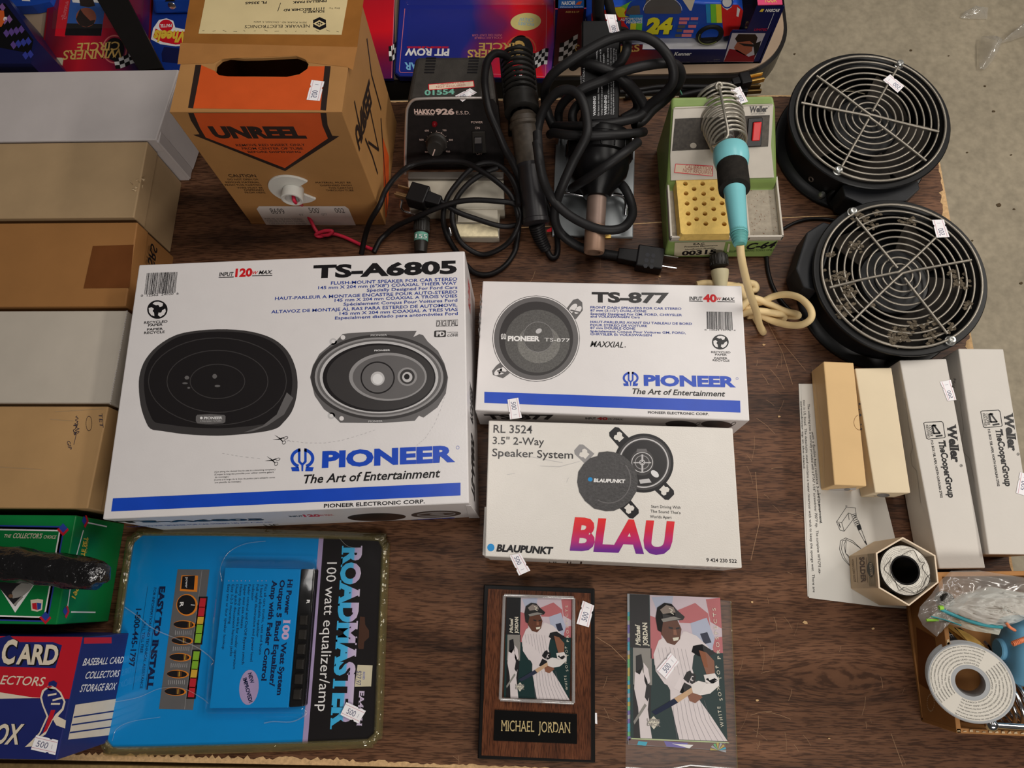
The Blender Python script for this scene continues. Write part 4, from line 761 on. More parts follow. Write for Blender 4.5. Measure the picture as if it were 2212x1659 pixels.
bmesh.ops.recalc_face_normals(bm, faces=bm.faces); bmesh.ops.bevel(bm, geom=list(bm.edges), offset=5, segments=3, affect='EDGES', profile=.5); m.bm(bm, HBK)
tp = Pl.of(B0, B1, C0, .3)
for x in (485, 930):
    for i in range(6): tp.poly(m, KL(k3, (x-i*4, 596+i*30), (x+105-i*4, 596+i*30), (x+103-i*4, 612+i*30), (x-2-i*4, 612+i*30)), INK, 1)  # vent slots: darkness of the openings painted as flat black bars
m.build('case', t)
m = MB(); pp = Pl.of(A0, A1, B0, .6)
pts = KL(k3, (268, 1660), (282, 1230), (300, 1120), (350, 1060), (420, 1042), (1180, 1030), (1230, 1100), (1262, 1400), (1290, 1660), (1290, 1730), (268, 1735)); m.prism(pp._o([pp.at(*p) for p in pts]), pp.n*1.0, PNL)
pp = Pl(pp.o+pp.n*1.6, pp.n, .12)
for s_, a_, b_, h_, kw in (('HAKKO', (362, 1183), (578, 1187), 50, dict(bold=.045)), ('926', (583, 1187), (778, 1187), 56, dict(bold=.05)), ('E.S.D.', (795, 1187), (940, 1188), 36, {}), ('SOLDERING STATION', (375, 1196), (565, 1198), 9, {}), ('POWER', (952, 1280), (1072, 1280), 24, {}), ('ON', (992, 1340), (1040, 1340), 24, {}), ('OFF', (1005, 1608), (1068, 1606), 24, {}), ('600', (470, 1365), (512, 1365), 18, {}), ('700', (655, 1362), (695, 1362), 18, {}), ('500', (415, 1460), (458, 1460), 18, {}), ('800', (722, 1462), (762, 1462), 18, {}), ('400', (470, 1586), (510, 1586), 18, {}), ('900', (690, 1582), (732, 1582), 18, {})):
    pp.tl(m, s_, k3(*a_), k3(*b_), h_/4.809, HTX, 2, **kw)
pp.ring(m, *k3(592, 1475), 21.5, 22, .7, HTX, 2, a0=110, a1=430)
for i in range(11):
    a = math.radians(125+i*29); pp.line(m, [k3(592+102*math.cos(a), 1475+104*math.sin(a)), k3(592+118*math.cos(a), 1475+120*math.sin(a))], .35, HTX, 2)
m.build('control_panel', t)
m = MB(); m.tube(spline([pp.at(*p) for p in KL(k3, (262, 1900), (268, 1560), (280, 1200), (296, 1110), (345, 1045), (430, 1026), (700, 1020), (1060, 1016))], 6), 1.7, SIL, 8); m.build('bezel', t)
m = MB(); m.lathe([(12.2, 0), (12, 3), (10, 4), (9.6, 15), (8.5, 17), (0, 17)], pp.at(*k3(592, 1478)), pp.n, KNB, 32); q = pp.at(*k3(592, 1478))+pp.n*17; m.tube([q, q+(pp.at(*k3(552, 1590))-pp.at(*k3(592, 1478))).normalized()*8], .7, HTX, 6); m.build('temperature_knob', t)
m = MB(); q = [pp.at(*p) for p in KL(k3, (962, 1362), (1095, 1360), (1108, 1582), (968, 1586))]; m.prism(pp._o(q), pp.n*2, KNB, r=.5)
q = [pp.at(*p)+pp.n*2 for p in KL(k3, (988, 1412), (1062, 1410), (1072, 1555), (992, 1558))]; m.prism(pp._o(q), pp.n*1.5, INK, r=.4); q = [pp.at(*p)+pp.n*3.2 for p in KL(k3, (990, 1415), (1060, 1413), (1062, 1468), (990, 1470))]; m.prism(pp._o(q), pp.n*2.2, mat('switch_grey', (84, 80, 80), .35), r=.4); m.build('rocker_switch', t)
m = MB(); m.lathe([(3.2, 0), (3.2, 2), (2.2, 4.2), (0, 4.8)], pp.at(*k3(572, 1285)), pp.n, mat('dark_red_lens', (110, 14, 22), .15), 16); m.build('indicator_lens', t)
def calib(t, pl, q, ta, tb, k):
    m = MB(); m.prism(pl._o([pl.L(pl.at(*k(*p)), 1) for p in q]), pl.n*.1, mat('calibration_label', (222, 200, 176), .5)); 
    pl.line(m, KL(k, *q), .8, CRED, 5, closed=True)
    for (a_, b_, h_, s_) in (ta, tb): pl.tl(m, s_, k(*a_), k(*b_), h_/4.809, mat('faded_red_print', (176, 96, 88), .5), 5)
    m.build('calibration_label', t)
calib(t, tp, [(510, 880), (975, 843), (983, 903), (513, 938)], ((604, 890), (880, 868), 20, 'CALIBRATION'), ((590, 918), (892, 896), 20, 'NOT REQUIRED'), k3)
m = MB(); tp.text(m, '01554', k3(468, 992), k3(778, 978), k3(470, 938), TEAL, 2, bold=.035); m.build('marker_number', t)
sticker(t, tp, k3(862, 1062), k3(1012, 965), k3(940, 922), k3(785, 1000), k=10, tx=(.1, .4))
# front socket connector
m = MB(); a, b = P(*k4(440, 820), 13), P(*k4(425, 1190), 9); d = (b-a); L = d.length; m.lathe([(7, 0), (9.2, 1), (9.2, L*.1), (8.6, L*.12), (8.6, L*.42), (7.6, L*.44), (7.6, L*.7), (7.8, L*.72), (7, L*.98), (4, L)], a, d, KNB, 24)
for i in range(20): 
    an = 2*math.pi*i/20; dd = d.normalized(); uu = dd.orthogonal().normalized(); vv = dd.cross(uu); s0 = a+(uu*math.cos(an)+vv*math.sin(an))*8.6; m.tube([s0+dd*L*.13, s0+dd*L*.4], .55, KNB, 5)
m.lathe([(7.85, L*.46), (7.85, L*.68)], a, d, TEAL, 24, caps=False); pq = Pl(a+d*.55+Vector((0, 0, 8)), (0, 0, 1)); pq.text(m, '155', k4(372, 1030), k4(490, 1035), k4(374, 985), WHT, 2); m.build('iron_connector', t)
# power cord of the station
m = MB()
def cl(m, k, pts, r, mt=CAB): m.tube(spline([P(*k(x, y), z) for x, y, z in pts], 8), r, mt, 10)
cl(m, k4, [(-60, 1180, 9), (0, 1060, 9), (60, 1000, 8), (160, 915, 14), (350, 825, 24), (600, 718, 34), (800, 655, 38), (1000, 636, 40), (1250, 650, 40), (1380, 668, 36), (1445, 720, 30), (1460, 830, 24), (1405, 985, 22), (1300, 1110, 12), (1130, 1196, 6), (1000, 1185, 6), (850, 1080, 14), (775, 920, 25), (755, 790, 28), (800, 620, 32), (930, 460, 36), (1100, 350, 38), (1230, 300, 40)], 3.0)
cl(m, k4, [(-190, 1200, 8), (-150, 1010, 20), (-95, 850, 40), (0, 690, 56), (60, 540, 54), (160, 405, 48), (300, 290, 36), (500, 235, 38), (850, 238, 40), (1050, 330, 42), (1250, 470, 40), (1370, 600, 36), (1430, 760, 28), (1445, 900, 16), (1430, 1050, 7), (1400, 1180, 4), (1300, 1320, 3.5), (1150, 1405, 3.5), (1000, 1395, 3.5), (900, 1310, 3.5), (780, 1140, 4), (700, 1000, 8), (660, 830, 22), (690, 650, 30), (770, 510, 34), (930, 330, 38), (1050, 258, 40), (1200, 260, 40), (1330, 350, 38), (1420, 520, 36), (1440, 690, 40)], 3.0)
cl(m, k4, [(620, 640, 34), (800, 755, 30), (1000, 830, 26), (1250, 905, 22), (1400, 900, 18), (1500, 860, 12)], 3.0)
m.build('cord', t)
m = MB(); plug(m, P(*k4(640, 665), 34), P(*k4(315, 575), 34), 11, 10, mat('dull_brass', (160, 128, 92), .4, metal=.8)); m.build('plug', t)
# ---------------------------------------------------------------- metal stand with sponge tray in front of the station
STL = mat('worn_grey_steel', (196, 188, 172), .42, metal=.35, noise=.06, scale=60); SPG = mat('stained_white_sponge', (226, 212, 176), .9, noise=.18, scale=120, bump=.8, bscale=250)
t = thing('iron_stand', P(1000, 430, 0), 'worn grey metal iron stand with cream sponge, under the coiled black cord', 'iron stand')
m = MB(); q = [P(880, 386, 22), P(1088, 386, 22), P(1090, 452, 22), P(884, 452, 22)]; m.prism(q, (0, 0, -22), STL, r=1.5)
q = [P(880, 370, 26), P(1088, 370, 26), P(1088, 386, 26), P(880, 386, 26)]; m.prism(q, (0, 0, -26), mat('dark_steel', (104, 98, 92), .4, metal=.5), r=1.2)
q = [P(984, 453, 12), P(1080, 453, 12), P(1078, 514, 12), P(984, 512, 12)]; m.prism(q, (0, 0, -12), STL, r=1.0); q = [P(990, 453, 21), P(1075, 453, 21), P(1076, 480, 14), P(988, 480, 14)]; m.prism(q, (0, 0, -2.0), STL, r=.4); m.build('base', t)
m = MB(); m.tube(spline([P(*k4(232, 640), 26), P(*k4(225, 720), 18), P(*k4(290, 760), 12), P(*k4(480, 790), 9)], 6), 2.0, CHR, 8); m.build('wire_rest', t); m = MB(); m.tube(spline([P(*k4(720, 925), 10), P(*k4(745, 1010), 6)], 3), 2.0, CHR, 8); m.build('wire_rest', t)
m = MB(); q = [P(*k4(790, 880), 16), P(*k4(1225, 885), 16), P(*k4(1232, 1010), 16), P(*k4(830, 1012), 16)]; m.prism(q, (0, 0, -4), SPG, r=1)
tag(m.build('cleaning_sponge', base=q[0]), 'small stained cream sponge lying in the grey metal iron stand', 'sponge')
# ---------------------------------------------------------------- ribbed iron holder and its iron
HLD = mat('black_phenolic', (30, 28, 26), .42, noise=.3, scale=90)
t = thing('iron_holder', P(1120, 200, 0), 'black slotted cage iron holder standing right of the black soldering station', 'iron holder')
A, B = P(1116, 122, 62), P(1128, 246, 60); d = (B-A).normalized(); L = (B-A).length; u = Vector((1, 0, 0)); u = (u-d*u.dot(d)).normalized(); v = d.cross(u); RC = 18.5
m = MB()
for i in range(9):
    h0 = L*(i/9.2)*.80; m.lathe([(RC*.86, h0), (RC, h0+.6), (RC, h0+3.6), (RC*.86, h0+4.2), (RC*.86, h0)], A, d, HLD, 32, caps=False)
m.lathe([(RC*.86, L*.74), (RC*1.02, L*.75), (RC*1.05, L*.98), (RC*.9, L), (RC*.7, L), (RC*.7, L*.75)], A, d, HLD, 32, caps=False)
for a in (0.1, math.pi-.1, 1.5*math.pi): m.tube([A+(u*math.cos(a)+v*math.sin(a))*RC*.93, A+d*L*.8+(u*math.cos(a)+v*math.sin(a))*RC*.93], 2.4, HLD, 8)
m.build('slotted_cage', t)
m = MB(); q = A+d*L*.5; m.hexa([Vector((q.x-15, q.y-24, 0)), Vector((q.x+15, q.y-24, 0)), Vector((q.x+15, q.y+24, 0)), Vector((q.x-15, q.y+24, 0))], [Vector((q.x-10, q.y-16, 45)), Vector((q.x+10, q.y-16, 45)), Vector((q.x+10, q.y+16, 45)), Vector((q.x-10, q.y+16, 45))], HLD, 2); m.build('foot', t)
t = thing('soldering_iron', P(1150, 380, 0), 'black-handled soldering iron resting in the slotted cage holder', 'soldering iron', None)
A, B = P(1133, 268, 58), P(1158, 478, 30); d = B-A; L = d.length
m = MB(); m.lathe([(11, -12), (15.5, -6), (15.5, -1), (17, 0), (17, 3), (15, 5), (15, L*.42)], A, d, mat('scuffed_black_grip', (62, 54, 46), .5, noise=.3, scale=140), 32); m.lathe([(15, L*.42), (13, L*.45), (13.6, L*.97), (14.5, L*.98), (14.5, L*1.02), (8, L*1.04)], A, d, mat('satin_black_handle', (36, 34, 36), .38, noise=.2), 32); m.build('handle', t)
m = MB(); m.lathe([(6, -L*.48), (6, -12)], A, d, CHR, 20); m.build('heater_barrel', t)
m = MB(); D = P(*k4(1735, 1150), 7); C0_ = A+d*1.03; nn = 11
for i in range(nn): f = i/nn; q = C0_+(D-C0_)*f+Vector((-2*math.sin(f*3.1), 0, 0)); m.lathe([(6, 0), (9.2-3.2*f, .4), (9.2-3.2*f, 2.4), (6, 2.8)], q, D-C0_, CAB, 20)
m.tube([C0_, D], 5.0, CAB, 12); m.build('strain_relief', t)
m = MB(); cl(m, k4, [(1735, 1150, 7), (1780, 1225, 4.5), (1830, 1225, 3.6), (1850, 1150, 3.6), (1840, 1000, 3.6), (1800, 850, 3.6), (1720, 640, 4), (1640, 480, 6), (1560, 380, 8)], 3.2); cl(m, k3, [(1330, 590, 78), (1270, 560, 86), (1190, 560, 92), (1120, 640, 96), (1092, 800, 98), (1098, 950, 98), (1140, 1160, 92), (1225, 1360, 80), (1300, 1540, 66), (1390, 1700, 50), (1460, 1880, 34), (1480, 2100, 20)], 4.2); m.build('cord', t)
# ================================================================ heavy iron with wound cord on a steel stand
k5 = K(1120, 0, 4.809); k6 = K(1120, 280, 4.809)
PLT = mat('brushed_steel_plate', (150, 154, 156), .38, metal=.45, noise=.08, scale=40); BKB = mat('gloss_black_housing', (15, 14, 15), .32, spec=.16, noise=.3, scale=90)
t = thing('iron_rest', P(1285, 410, 0), 'bright steel rest plate beneath the big cord-wrapped heat tool', 'tool rest')
m = MB(); q = [P(1201, 300, 5), P(1372, 302, 5), P(1368, 512, 5), P(1192, 508, 5)]; m.prism(q, (0, 0, -5), PLT, r=1.2)
pz = Pl((0, 0, 5), (0, 0, 1), .1); pz.poly(m, KL(k6, (292, 1045), (345, 1015), (343, 1060), (298, 1062)), CRED, 2); pz.ell(m, *k6(452, 492), 2, 4, INK, 2); pz.ell(m, *k6(1105, 640), 3, 3, INK, 2)
m.build('plate', t)
m = MB(); m.tube(spline([P(*k6(480, 665), 8), P(*k6(500, 655), 12), P(*k6(600, 672), 12), P(*k6(690, 690), 11)], 5), 2.4, CHR, 8); m.build('support_wire', t); m = MB(); m.tube(spline([P(*k6(930, 685), 11), P(*k6(1000, 675), 12), P(*k6(1075, 690), 13), P(*k6(1120, 745), 12), P(*k6(1112, 890), 8)], 5), 2.4, CHR, 8); m.build('support_wire', t)
for x, y in ((425, 1475), (1170, 1480)): m = MB(); c = P(*k5(x, y), 5); m.lathe([(5, 0), (5, 14), (4, 15), (0, 15)], c, (0, 0, 1), CHR, 20); m.build('post', t)
b0 = P(1295, 300, 0); t = thing('heat_tool', b0, 'large black cord-wrapped heat tool with warning label and brown metal nozzle', 'heat tool')
zt = 76; ZR = 116; top = [P(1255, 262, zt), P(1337, 262, zt), P(1343, 42, ZR), P(1256, 43, ZR)]
m = MB(); m.hexa([Vector((p.x+(2 if i in (0, 3) else -2), p.y, p.z-44)) for i, p in enumerate(top)], top, BKB, 2.2, 3)
pw = Pl.of(top[0], top[1], top[2], .15)
SW = mat('label_silver_text', (196, 196, 198), .4)
for x, y0, y1, h_, s_, bo in ((803, 1202, 1000, 28, 'WARNING', .03), (838, 1200, 900, 17, 'Eye Injury can result. Wear', 0), (872, 1195, 880, 17, 'Unplug when not in use and allow', 0), (918, 1195, 990, 28, 'WARNING', .03), (942, 1190, 800, 15, 'To reduce the risk of fire or electric', 0), (968, 1190, 780, 15, 'shock, do not expose to rain or moisture', 0), (992, 1190, 780, 15, 'Unplug and allow to cool before using', 0), (820, 660, 520, 17, 'full setting', 0), (858, 670, 500, 17, 'angstroms to 500', 0), (892, 690, 560, 19, '3 teeth', .01), (935, 700, 500, 17, 'fire or electric', 0), (965, 720, 500, 15, 'rain or moisture', 0), (995, 680, 505, 15, 'before using', 0), (1018, 690, 515, 12, 'read manual first', 0)):
    pw.text(m, s_, k5(x, y0), k5(x, y1), k5(x-h_, y0), SW, 2, bold=bo)
psd = Pl.of(top[0], top[3], (top[0].x+2, top[0].y, 32), .15)
pw.text(m, 'hot nozzle soldering', k5(655, 890), k5(655, 790), k5(640, 890), SW, 2); pw.text(m, 'STATION 6', k5(685, 890), k5(690, 705), k5(664, 890), SW, 2)
m.build('housing', t)
m = MB(); o_, e_ = P(1298, 262, 52), P(1283, 546, 27); d = e_-o_; L = d.length
m.lathe([(24, 0), (24, L*.10), (34, L*.12), (35, L*.14), (35, L*.17), (36, L*.18), (36, L*.29), (33, L*.30), (33, L*.36), (31, L*.42), (16, L*.56), (14, L*.585), (10, L*.59)], o_, d, BKB, 48)
for i in range(16):
    a = 2*math.pi*i/16; dd = d.normalized(); uu = dd.orthogonal().normalized(); vv = dd.cross(uu); s0 = o_+(uu*math.cos(a)+vv*math.sin(a))*36; m.tube([s0+dd*L*.19, s0+dd*L*.285], 1.0, BKB, 6)
m.build('front_shell', t)
BNZ = mat('heat_stained_steel', (128, 108, 98), .45, metal=.35, noise=.15, scale=40)
m = MB(); m.lathe([(10.5, L*.57), (10.5, L*.82)], o_, d, BNZ, 32); m.lathe([(10.8, L*.80), (11.2, L*.81), (11.2, L*.985), (10.4, L), (7, L), (7, L*.9), (0, L*.9)], o_, d, mat('brown_brass_collar', (140, 112, 94), .42, metal=.35, noise=.12), 32); m.build('nozzle', t)
m = MB(); q = P(*k6(820, 1118), 34); m.lathe([(4.2, -4), (4.2, 3), (3.2, 4), (0, 4)], q, (.2, -.3, 1), BRASS, 18); q2 = P(*k6(860, 1120), 26); m.tube([q2, P(*k6(930, 1110), 24)], 1.6, BRASS, 8); m.lathe([(3, -3), (3.4, 0), (3, 3)], P(*k6(930, 1110), 24), (1, 0, 0), BRASS, 8); m.build('clamp_screw', t)
m = MB(); r5 = 5.0; CBL = mat('thick_rubber_cord', (30, 29, 30), .48, spec=.25, noise=.12)
def lift(k, y): return max(0, (262-k(0, y)[1])/219*40) if k is k5 else 0
def cg(k, pts, r=r5): m.tube(spline([P(*k(x, y), z+lift(k, y)) for x, y, z in pts], 8), r, CBL, 12)
cg(k5, [(1240, 1240, 58), (1350, 1100, 66), (1500, 980, 78), (1600, 850, 88), (1600, 690, 94), (1530, 550, 98), (1400, 425, 98), (1220, 365, 96), (1000, 392, 94), (800, 478, 94), (550, 625, 92), (380, 750, 86), (300, 860, 76), (275, 960, 64), (290, 1120, 52), (350, 1290, 46), (420, 1390, 52)])
cg(k5, [(600, 965, 84), (700, 905, 86), (900, 828, 88), (1050, 752, 92), (1300, 685, 90), (1550, 655, 82), (1650, 685, 76), (1692, 780, 68), (1650, 900, 58), (1520, 1040, 48), (1400, 1140, 44), (1290, 1260, 46), (1200, 1300, 50)])
cg(k5, [(560, 690, 66), (640, 645, 78), (800, 682, 84), (980, 752, 84), (1100, 835, 82), (1200, 930, 74), (1290, 1060, 66), (1310, 1140, 62), (1230, 1220, 66), (1000, 1275, 74), (750, 1308, 78), (550, 1312, 70), (410, 1310, 56), (385, 1325, 50), (450, 1345, 46)])
cg(k5, [(1100, 400, 70), (1125, 440, 82), (1122, 530, 88), (1060, 650, 84), (985, 730, 80)])
cg(k5, [(330, 1395, 46), (370, 1382, 60), (520, 1402, 76), (750, 1412, 82), (1000, 1400, 80), (1220, 1385, 68), (1300, 1370, 50)])
cg(k5, [(420, 1310, 30), (418, 1180, 34), (450, 1090, 40), (520, 1010, 48), (600, 960, 56)]); cg(k5, [(570, 1290, 58), (560, 1200, 60), (590, 1120, 60), (660, 1060, 58)])
cg(k5, [(1060, 850, 40), (1150, 930, 44), (1230, 1050, 44), (1215, 1150, 40), (1080, 1235, 40)])
cg(k5, [(842, 300, 54), (838, 210, 57), (826, 100, 66), (828, -140, 84)], 6.5); cg(k5, [(1000, 260, 52), (968, 160, 58), (945, 60, 64), (890, -140, 74)], 5)
cg(k6, [(232, 420, 76), (210, 280, 86), (196, 30, 88)]+[]); 
m2 = [(150+1120*0, 0, 0)]
pts = [P(*k5(x, y), z+lift(k5, y)) for x, y, z in [(185, 1560, 54), (205, 1320, 62), (265, 1130, 72), (350, 1005, 80), (450, 938, 86), (560, 942, 90), (655, 1030, 94), (705, 1200, 96), (712, 1390, 94)]]+[P(*k6(x, y), z) for x, y, z in [(640, 200, 86), (560, 350, 76), (450, 600, 60), (392, 770, 44), (378, 930, 30), (440, 1075, 16), (590, 1195, 7), (760, 1262, 5.2), (900, 1290, 5.2), (1045, 1312, 7)]]
m.tube(spline(pts, 8), r5, CBL, 12)
cg(k6, [(190, 130, 88), (212, 280, 86), (255, 510, 70), (350, 715, 50), (500, 870, 44), (700, 985, 42), (900, 1043, 42), (1080, 1020, 40), (1175, 910, 34), (1175, 780, 30), (1110, 620, 30), (1020, 520, 26)])
cg(k6, [(1240, 130, 74), (1100, 240, 86), (900, 382, 82), (700, 520, 62), (600, 580, 40), (555, 610, 26)])
m.build('cord', t)
m = MB(); plug(m, P(*k6(1030, 1300), 8.5), P(*k6(1495, 1372), 8.5), 13, 8, CHR, n=2)
pq = Pl((0, 0, 16.5), (0, 0, 1), .1)
for x, y in ((1340, 1300), (1400, 1310), (1330, 1358), (1390, 1366), (1320, 1415), (1382, 1424)): pq.ell(m, *k6(x, y), 5, 5, mat('plug_dimple', (34, 34, 40), .5), 1, n=6)
m.build('plug', t)
sticker(t, Pl(pw.o, pw.n, .3), k5(1055, 355), k5(1010, 155), k5(895, 150), k5(945, 340), k=8, tx=(.08, .45))
# ================================================================ green soldering station
GRW = mat('olive_green_enamel', (126, 148, 82), .38, noise=.06, scale=60); GPN = mat('light_grey_panel', (200, 192, 180), .45, noise=.05, scale=60); DKP = mat('dark_speckled_panel', (58, 52, 46), .5, noise=.35, scale=300); GRT = mat('gritty_grey_tray', (158, 148, 132), .75, noise=.14, scale=180, bump=.3, bscale=400)
k9 = K(1380, 140, 2.765)
b0 = Vector((195, 430, 0)); t = thing('soldering_station', b0, 'green soldering station with pale panel, red switch and sponge tray', 'soldering station')
ZB, ZT, ZM, ZF = 100, 95, 44, 30
TLb, TRb = P(*k9(195, 190), ZB), P(*k9(803, 170), ZB); TLf, TRf = P(*k9(200, 262), ZT), P(*k9(800, 235), ZT)
MLf, MRf = P(*k9(185, 700), ZM), P(*k9(812, 690), ZM); FLt, FRt = P(*k9(205, 1055), ZF), P(*k9(855, 1035), ZF); FLb, FRb = P(*k9(205, 1155), 2), P(*k9(800, 1145), 2)
xl = MLf.x-3; xr = MRf.x+3
bm = bmesh.new(); prof = [(FLb.y, 2), (FLt.y, ZF), (FLt.y+60, ZF+2), (MLf.y, ZM), (TLf.y, ZT), (TLb.y, ZB), (TLb.y+6, 2)]
xls = [xl]*4+[TLb.x, TLb.x, TLb.x]; xrs = [xr]*4+[TRf.x+3, TRb.x, TRb.x]
a = [bm.verts.new((x, y, z)) for x, (y, z) in zip(xls, prof)]; b = [bm.verts.new((x, y, z)) for x, (y, z) in zip(xrs, prof)]
bm.faces.new(a[::-1]); bm.faces.new(b)
for i in range(len(prof)): bm.faces.new([a[i], a[(i+1) % len(prof)], b[(i+1) % len(prof)], b[i]])
bmesh.ops.recalc_face_normals(bm, faces=bm.faces); bmesh.ops.bevel(bm, geom=list(bm.edges), offset=3, segments=3, affect='EDGES', profile=.5)
m = MB(); m.bm(bm, GRW)
pf = Pl.of((xl, FLb.y, 2), (xr, FLb.y, 2), (xl, FLt.y, ZF), .3)
pf.poly(m, KL(k9, (215, 1060), (518, 1056), (500, 1130), (210, 1142)), mat('aged_tape_label', (196, 184, 156), .5), 1)
for s_, a_, b_, h_, bo in (('E.A.C.', (325, 1074), (395, 1072), 11, .03), ('Preventive Maintenance', (272, 1090), (470, 1080), 9, .01), ('Identification Number', (275, 1106), (455, 1096), 9, .01), ('00315.', (255, 1136), (478, 1124), 24, .04)): pf.tl(m, s_, k9(*a_), k9(*b_), h_/2.765, INK, 3, bold=bo)
pf.text(m, 'C-64', k9(640, 1100), k9(815, 1090), k9(645, 1066), INK, 3, shear=.35, bold=.03); pf.tl(m, 'WELLER SOLDERING TOOLS ONLY', k9(520, 1120), k9(808, 1108), 4, mat('dark_green_print', (60, 84, 44), .5), 2); pf.poly(m, KL(k9, (535, 1065), (546, 1068), (536, 1118), (524, 1114)), mat('aged_tape_label', (196, 184, 156), .5), 3)
m.build('housing', t)
m = MB(); sp = Pl.of((xl, MLf.y, ZM+.5), (xr, MLf.y, ZM+.5), (xl, TLf.y, ZT+.5), .5)
q = [sp.at(*p) for p in KL(k9, (206, 262), (215, 252), (796, 232), (802, 240), (788, 480), (806, 672), (190, 690), (186, 540))]; m.prism(sp._o(q), sp.n*1.2, GPN, r=.3)
sq = Pl(sp.o+sp.n*1.3, sp.n, .1)
sq.poly(m, KL(k9, (216, 322), (782, 300), (772, 488), (198, 514)), DKP, 1); sq.line(m, KL(k9, (206, 262), (796, 238)), .6, GRT, 2)
sq.text(m, 'Weller', k9(658, 284), k9(768, 278), k9(660, 250), INK, 3, bold=.03, serif=.06); sq.ell(m, *k9(776, 250), 1, 1, INK, 3); sq.tl(m, 'WTCP SERIES', k9(668, 298), k9(752, 294), 3, GREY, 3)
sq.ell(m, *k9(325, 482), 7, 6, mat('bare_scuff', (160, 152, 140), .6), 3); sq.poly(m, KL(k9, (736, 310), (780, 306), (770, 486), (728, 488)), mat('dark_panel_edge', (84, 78, 70), .5, noise=.2, scale=300), 2)
m.build('front_panel', t)
m = MB(); q = [sq.at(*p) for p in KL(k9, (652, 320), (738, 316), (728, 484), (640, 488))]; m.prism(sq._o(q), sq.n*2, INK, r=.5); q = [sq.at(*p)+sq.n*2 for p in KL(k9, (678, 342), (728, 338), (716, 450), (668, 453))]; m.prism(sq._o(q), sq.n*3, mat('red_rocker', (214, 32, 34), .3), r=1); m.build('power_switch', t)
calib(t, sq, [(220, 592), (440, 605), (440, 664), (212, 642)], ((275, 618), (436, 630), 38, 'CALIBRATION'), ((262, 640), (440, 654), 38, 'NOT REQUIRED'), k9)
m = MB(); zt = ZF+3; q = [P(*k9(*p), zt) for p in ((205, 1050), (855, 1030), (818, 676), (205, 690))]
ymin = q[0].y; x0, x1, y0, y1 = xl+1, xr+2, ymin, q[3].y
m.box(x0, x1, y0, y1, zt-2, zt, GRT, .5); 
for bx in ((x0, x1, y0, y0+2.2), (x0, x0+2.2, y0, y1), (x1-2.2, x1, y0, y1), (x0, x1, y1-2, y1)): m.box(*bx, zt, zt+7, GPN, .6)
xm = P(*k9(640, 900), zt).x; m.box(xm-1, xm+1, y0, y1, zt, zt+5, GPN, .4)
for i in range(70): x, y = R.uniform(xm+4, x1-4), R.uniform(y0+4, y1-4); m.poly([(x, y, zt+.1), (x+R.uniform(.4, 1.6), y, zt+.1), (x+.3, y+R.uniform(.4, 1.4), zt+.1)], TAPE)
m.build('tray', t)
# yellow sponge with real holes
SPY = mat('yellow_cellulose_sponge', (232, 196, 112), .9, noise=.10, scale=150, bump=.9, bscale=320)
zs = zt+13; hs = []
for px, py in ((278, 710), (381, 710), (330, 741), (437, 740), (282, 768), (387, 770), (334, 800), (441, 800), (288, 828), (390, 829), (497, 826), (340, 859), (447, 861), (294, 888), (395, 889), (504, 889), (345, 921), (452, 921), (299, 949), (400, 949), (510, 951)):
    c = P(*k9(px, py), zs); hs.append([(c.x+2.6*math.cos(i*.6283), c.y+2.6*math.sin(i*.6283)) for i in range(10)])
so = [P(*k9(*p), zs) for p in ((222, 684), (230, 676), (540, 672), (548, 985), (542, 1008), (262, 1012), (250, 1002))]
m = MB(); m.plate([(p.x, p.y) for p in so], hs, zt+4, zs, SPY)
so2 = [Vector((p.x+(c_.x-p.x)*-.06, p.y+(c_.y-p.y)*-.05, zt+1)) for c_ in [sum(so, Vector())/len(so)] for p in so]
m.prism([Vector((p.x, p.y, zt+.6)) for p in so2], (0, 0, 4), SPY, r=1)
n_ = len(so)
for i in range(n_): j = (i+1) % n_; m.poly([Vector((so2[i].x, so2[i].y, zt+3.6)), Vector((so2[j].x, so2[j].y, zt+3.6)), so[j]-Vector((0, 0, .4)), so[i]-Vector((0, 0, .4))][::1], SPY)
tag(m.build('tip_sponge', base=so[3]), 'yellow tip-cleaning sponge with rows of holes in the green station tray', 'sponge')
sticker(t, Pl((0, 0, ZB), (0, 0, 1), .3), k9(598, 240), k9(546, 152), k9(605, 132), k9(650, 222), k=8, tx=(.1, .5))
# coil holder
A, B = P(*k9(462, 215), 76), P(*k9(541, 478), 99); d = (B-A).normalized(); L = (B-A).length; u = Vector((1, 0, 0)); u = (u-d*u.dot(d)).normalized(); v = d.cross(u)
GWI = mat('grey_spring_wire', (170, 164, 152), .35, metal=.6, noise=.08); pts = []
N = 12.5
for i in range(int(N*28)+1):
    f = i/(N*28); r = 26-9*f+(-(1-f/.10)*5 if f < .10 else 0); a = 2*math.pi*N*f; pts.append(A+d*(L*f)+(u*math.cos(a)+v*math.sin(a))*r)
m = MB(); m.tube(pts, 1.25, GWI, 7)
kb = P(*k9(478, 128), 104); m.tube(spline([kb, P(*k9(485, 150), 106), P(*k9(510, 280), 121), P(*k9(532, 405), 120), P(*k9(515, 440), 118), P(*k9(470, 470), 108), pts[-1]], 8), 1.4, GWI, 8)
m.ring(kb, 3.2, 1.6, GWI, (.3, -.5, .8), 20, 8)
m.build('coil_holder', t)
m = MB(); a = P(*k9(478, 1165), 12); b = P(*k9(484, 1245), 10); dd = b-a; m.lathe([(8, 0), (9.2, .2), (10, dd.length*.5), (9, dd.length*.85), (7, dd.length*.9)], a+Vector((0, 6, 0)), dd, KNB, 24)
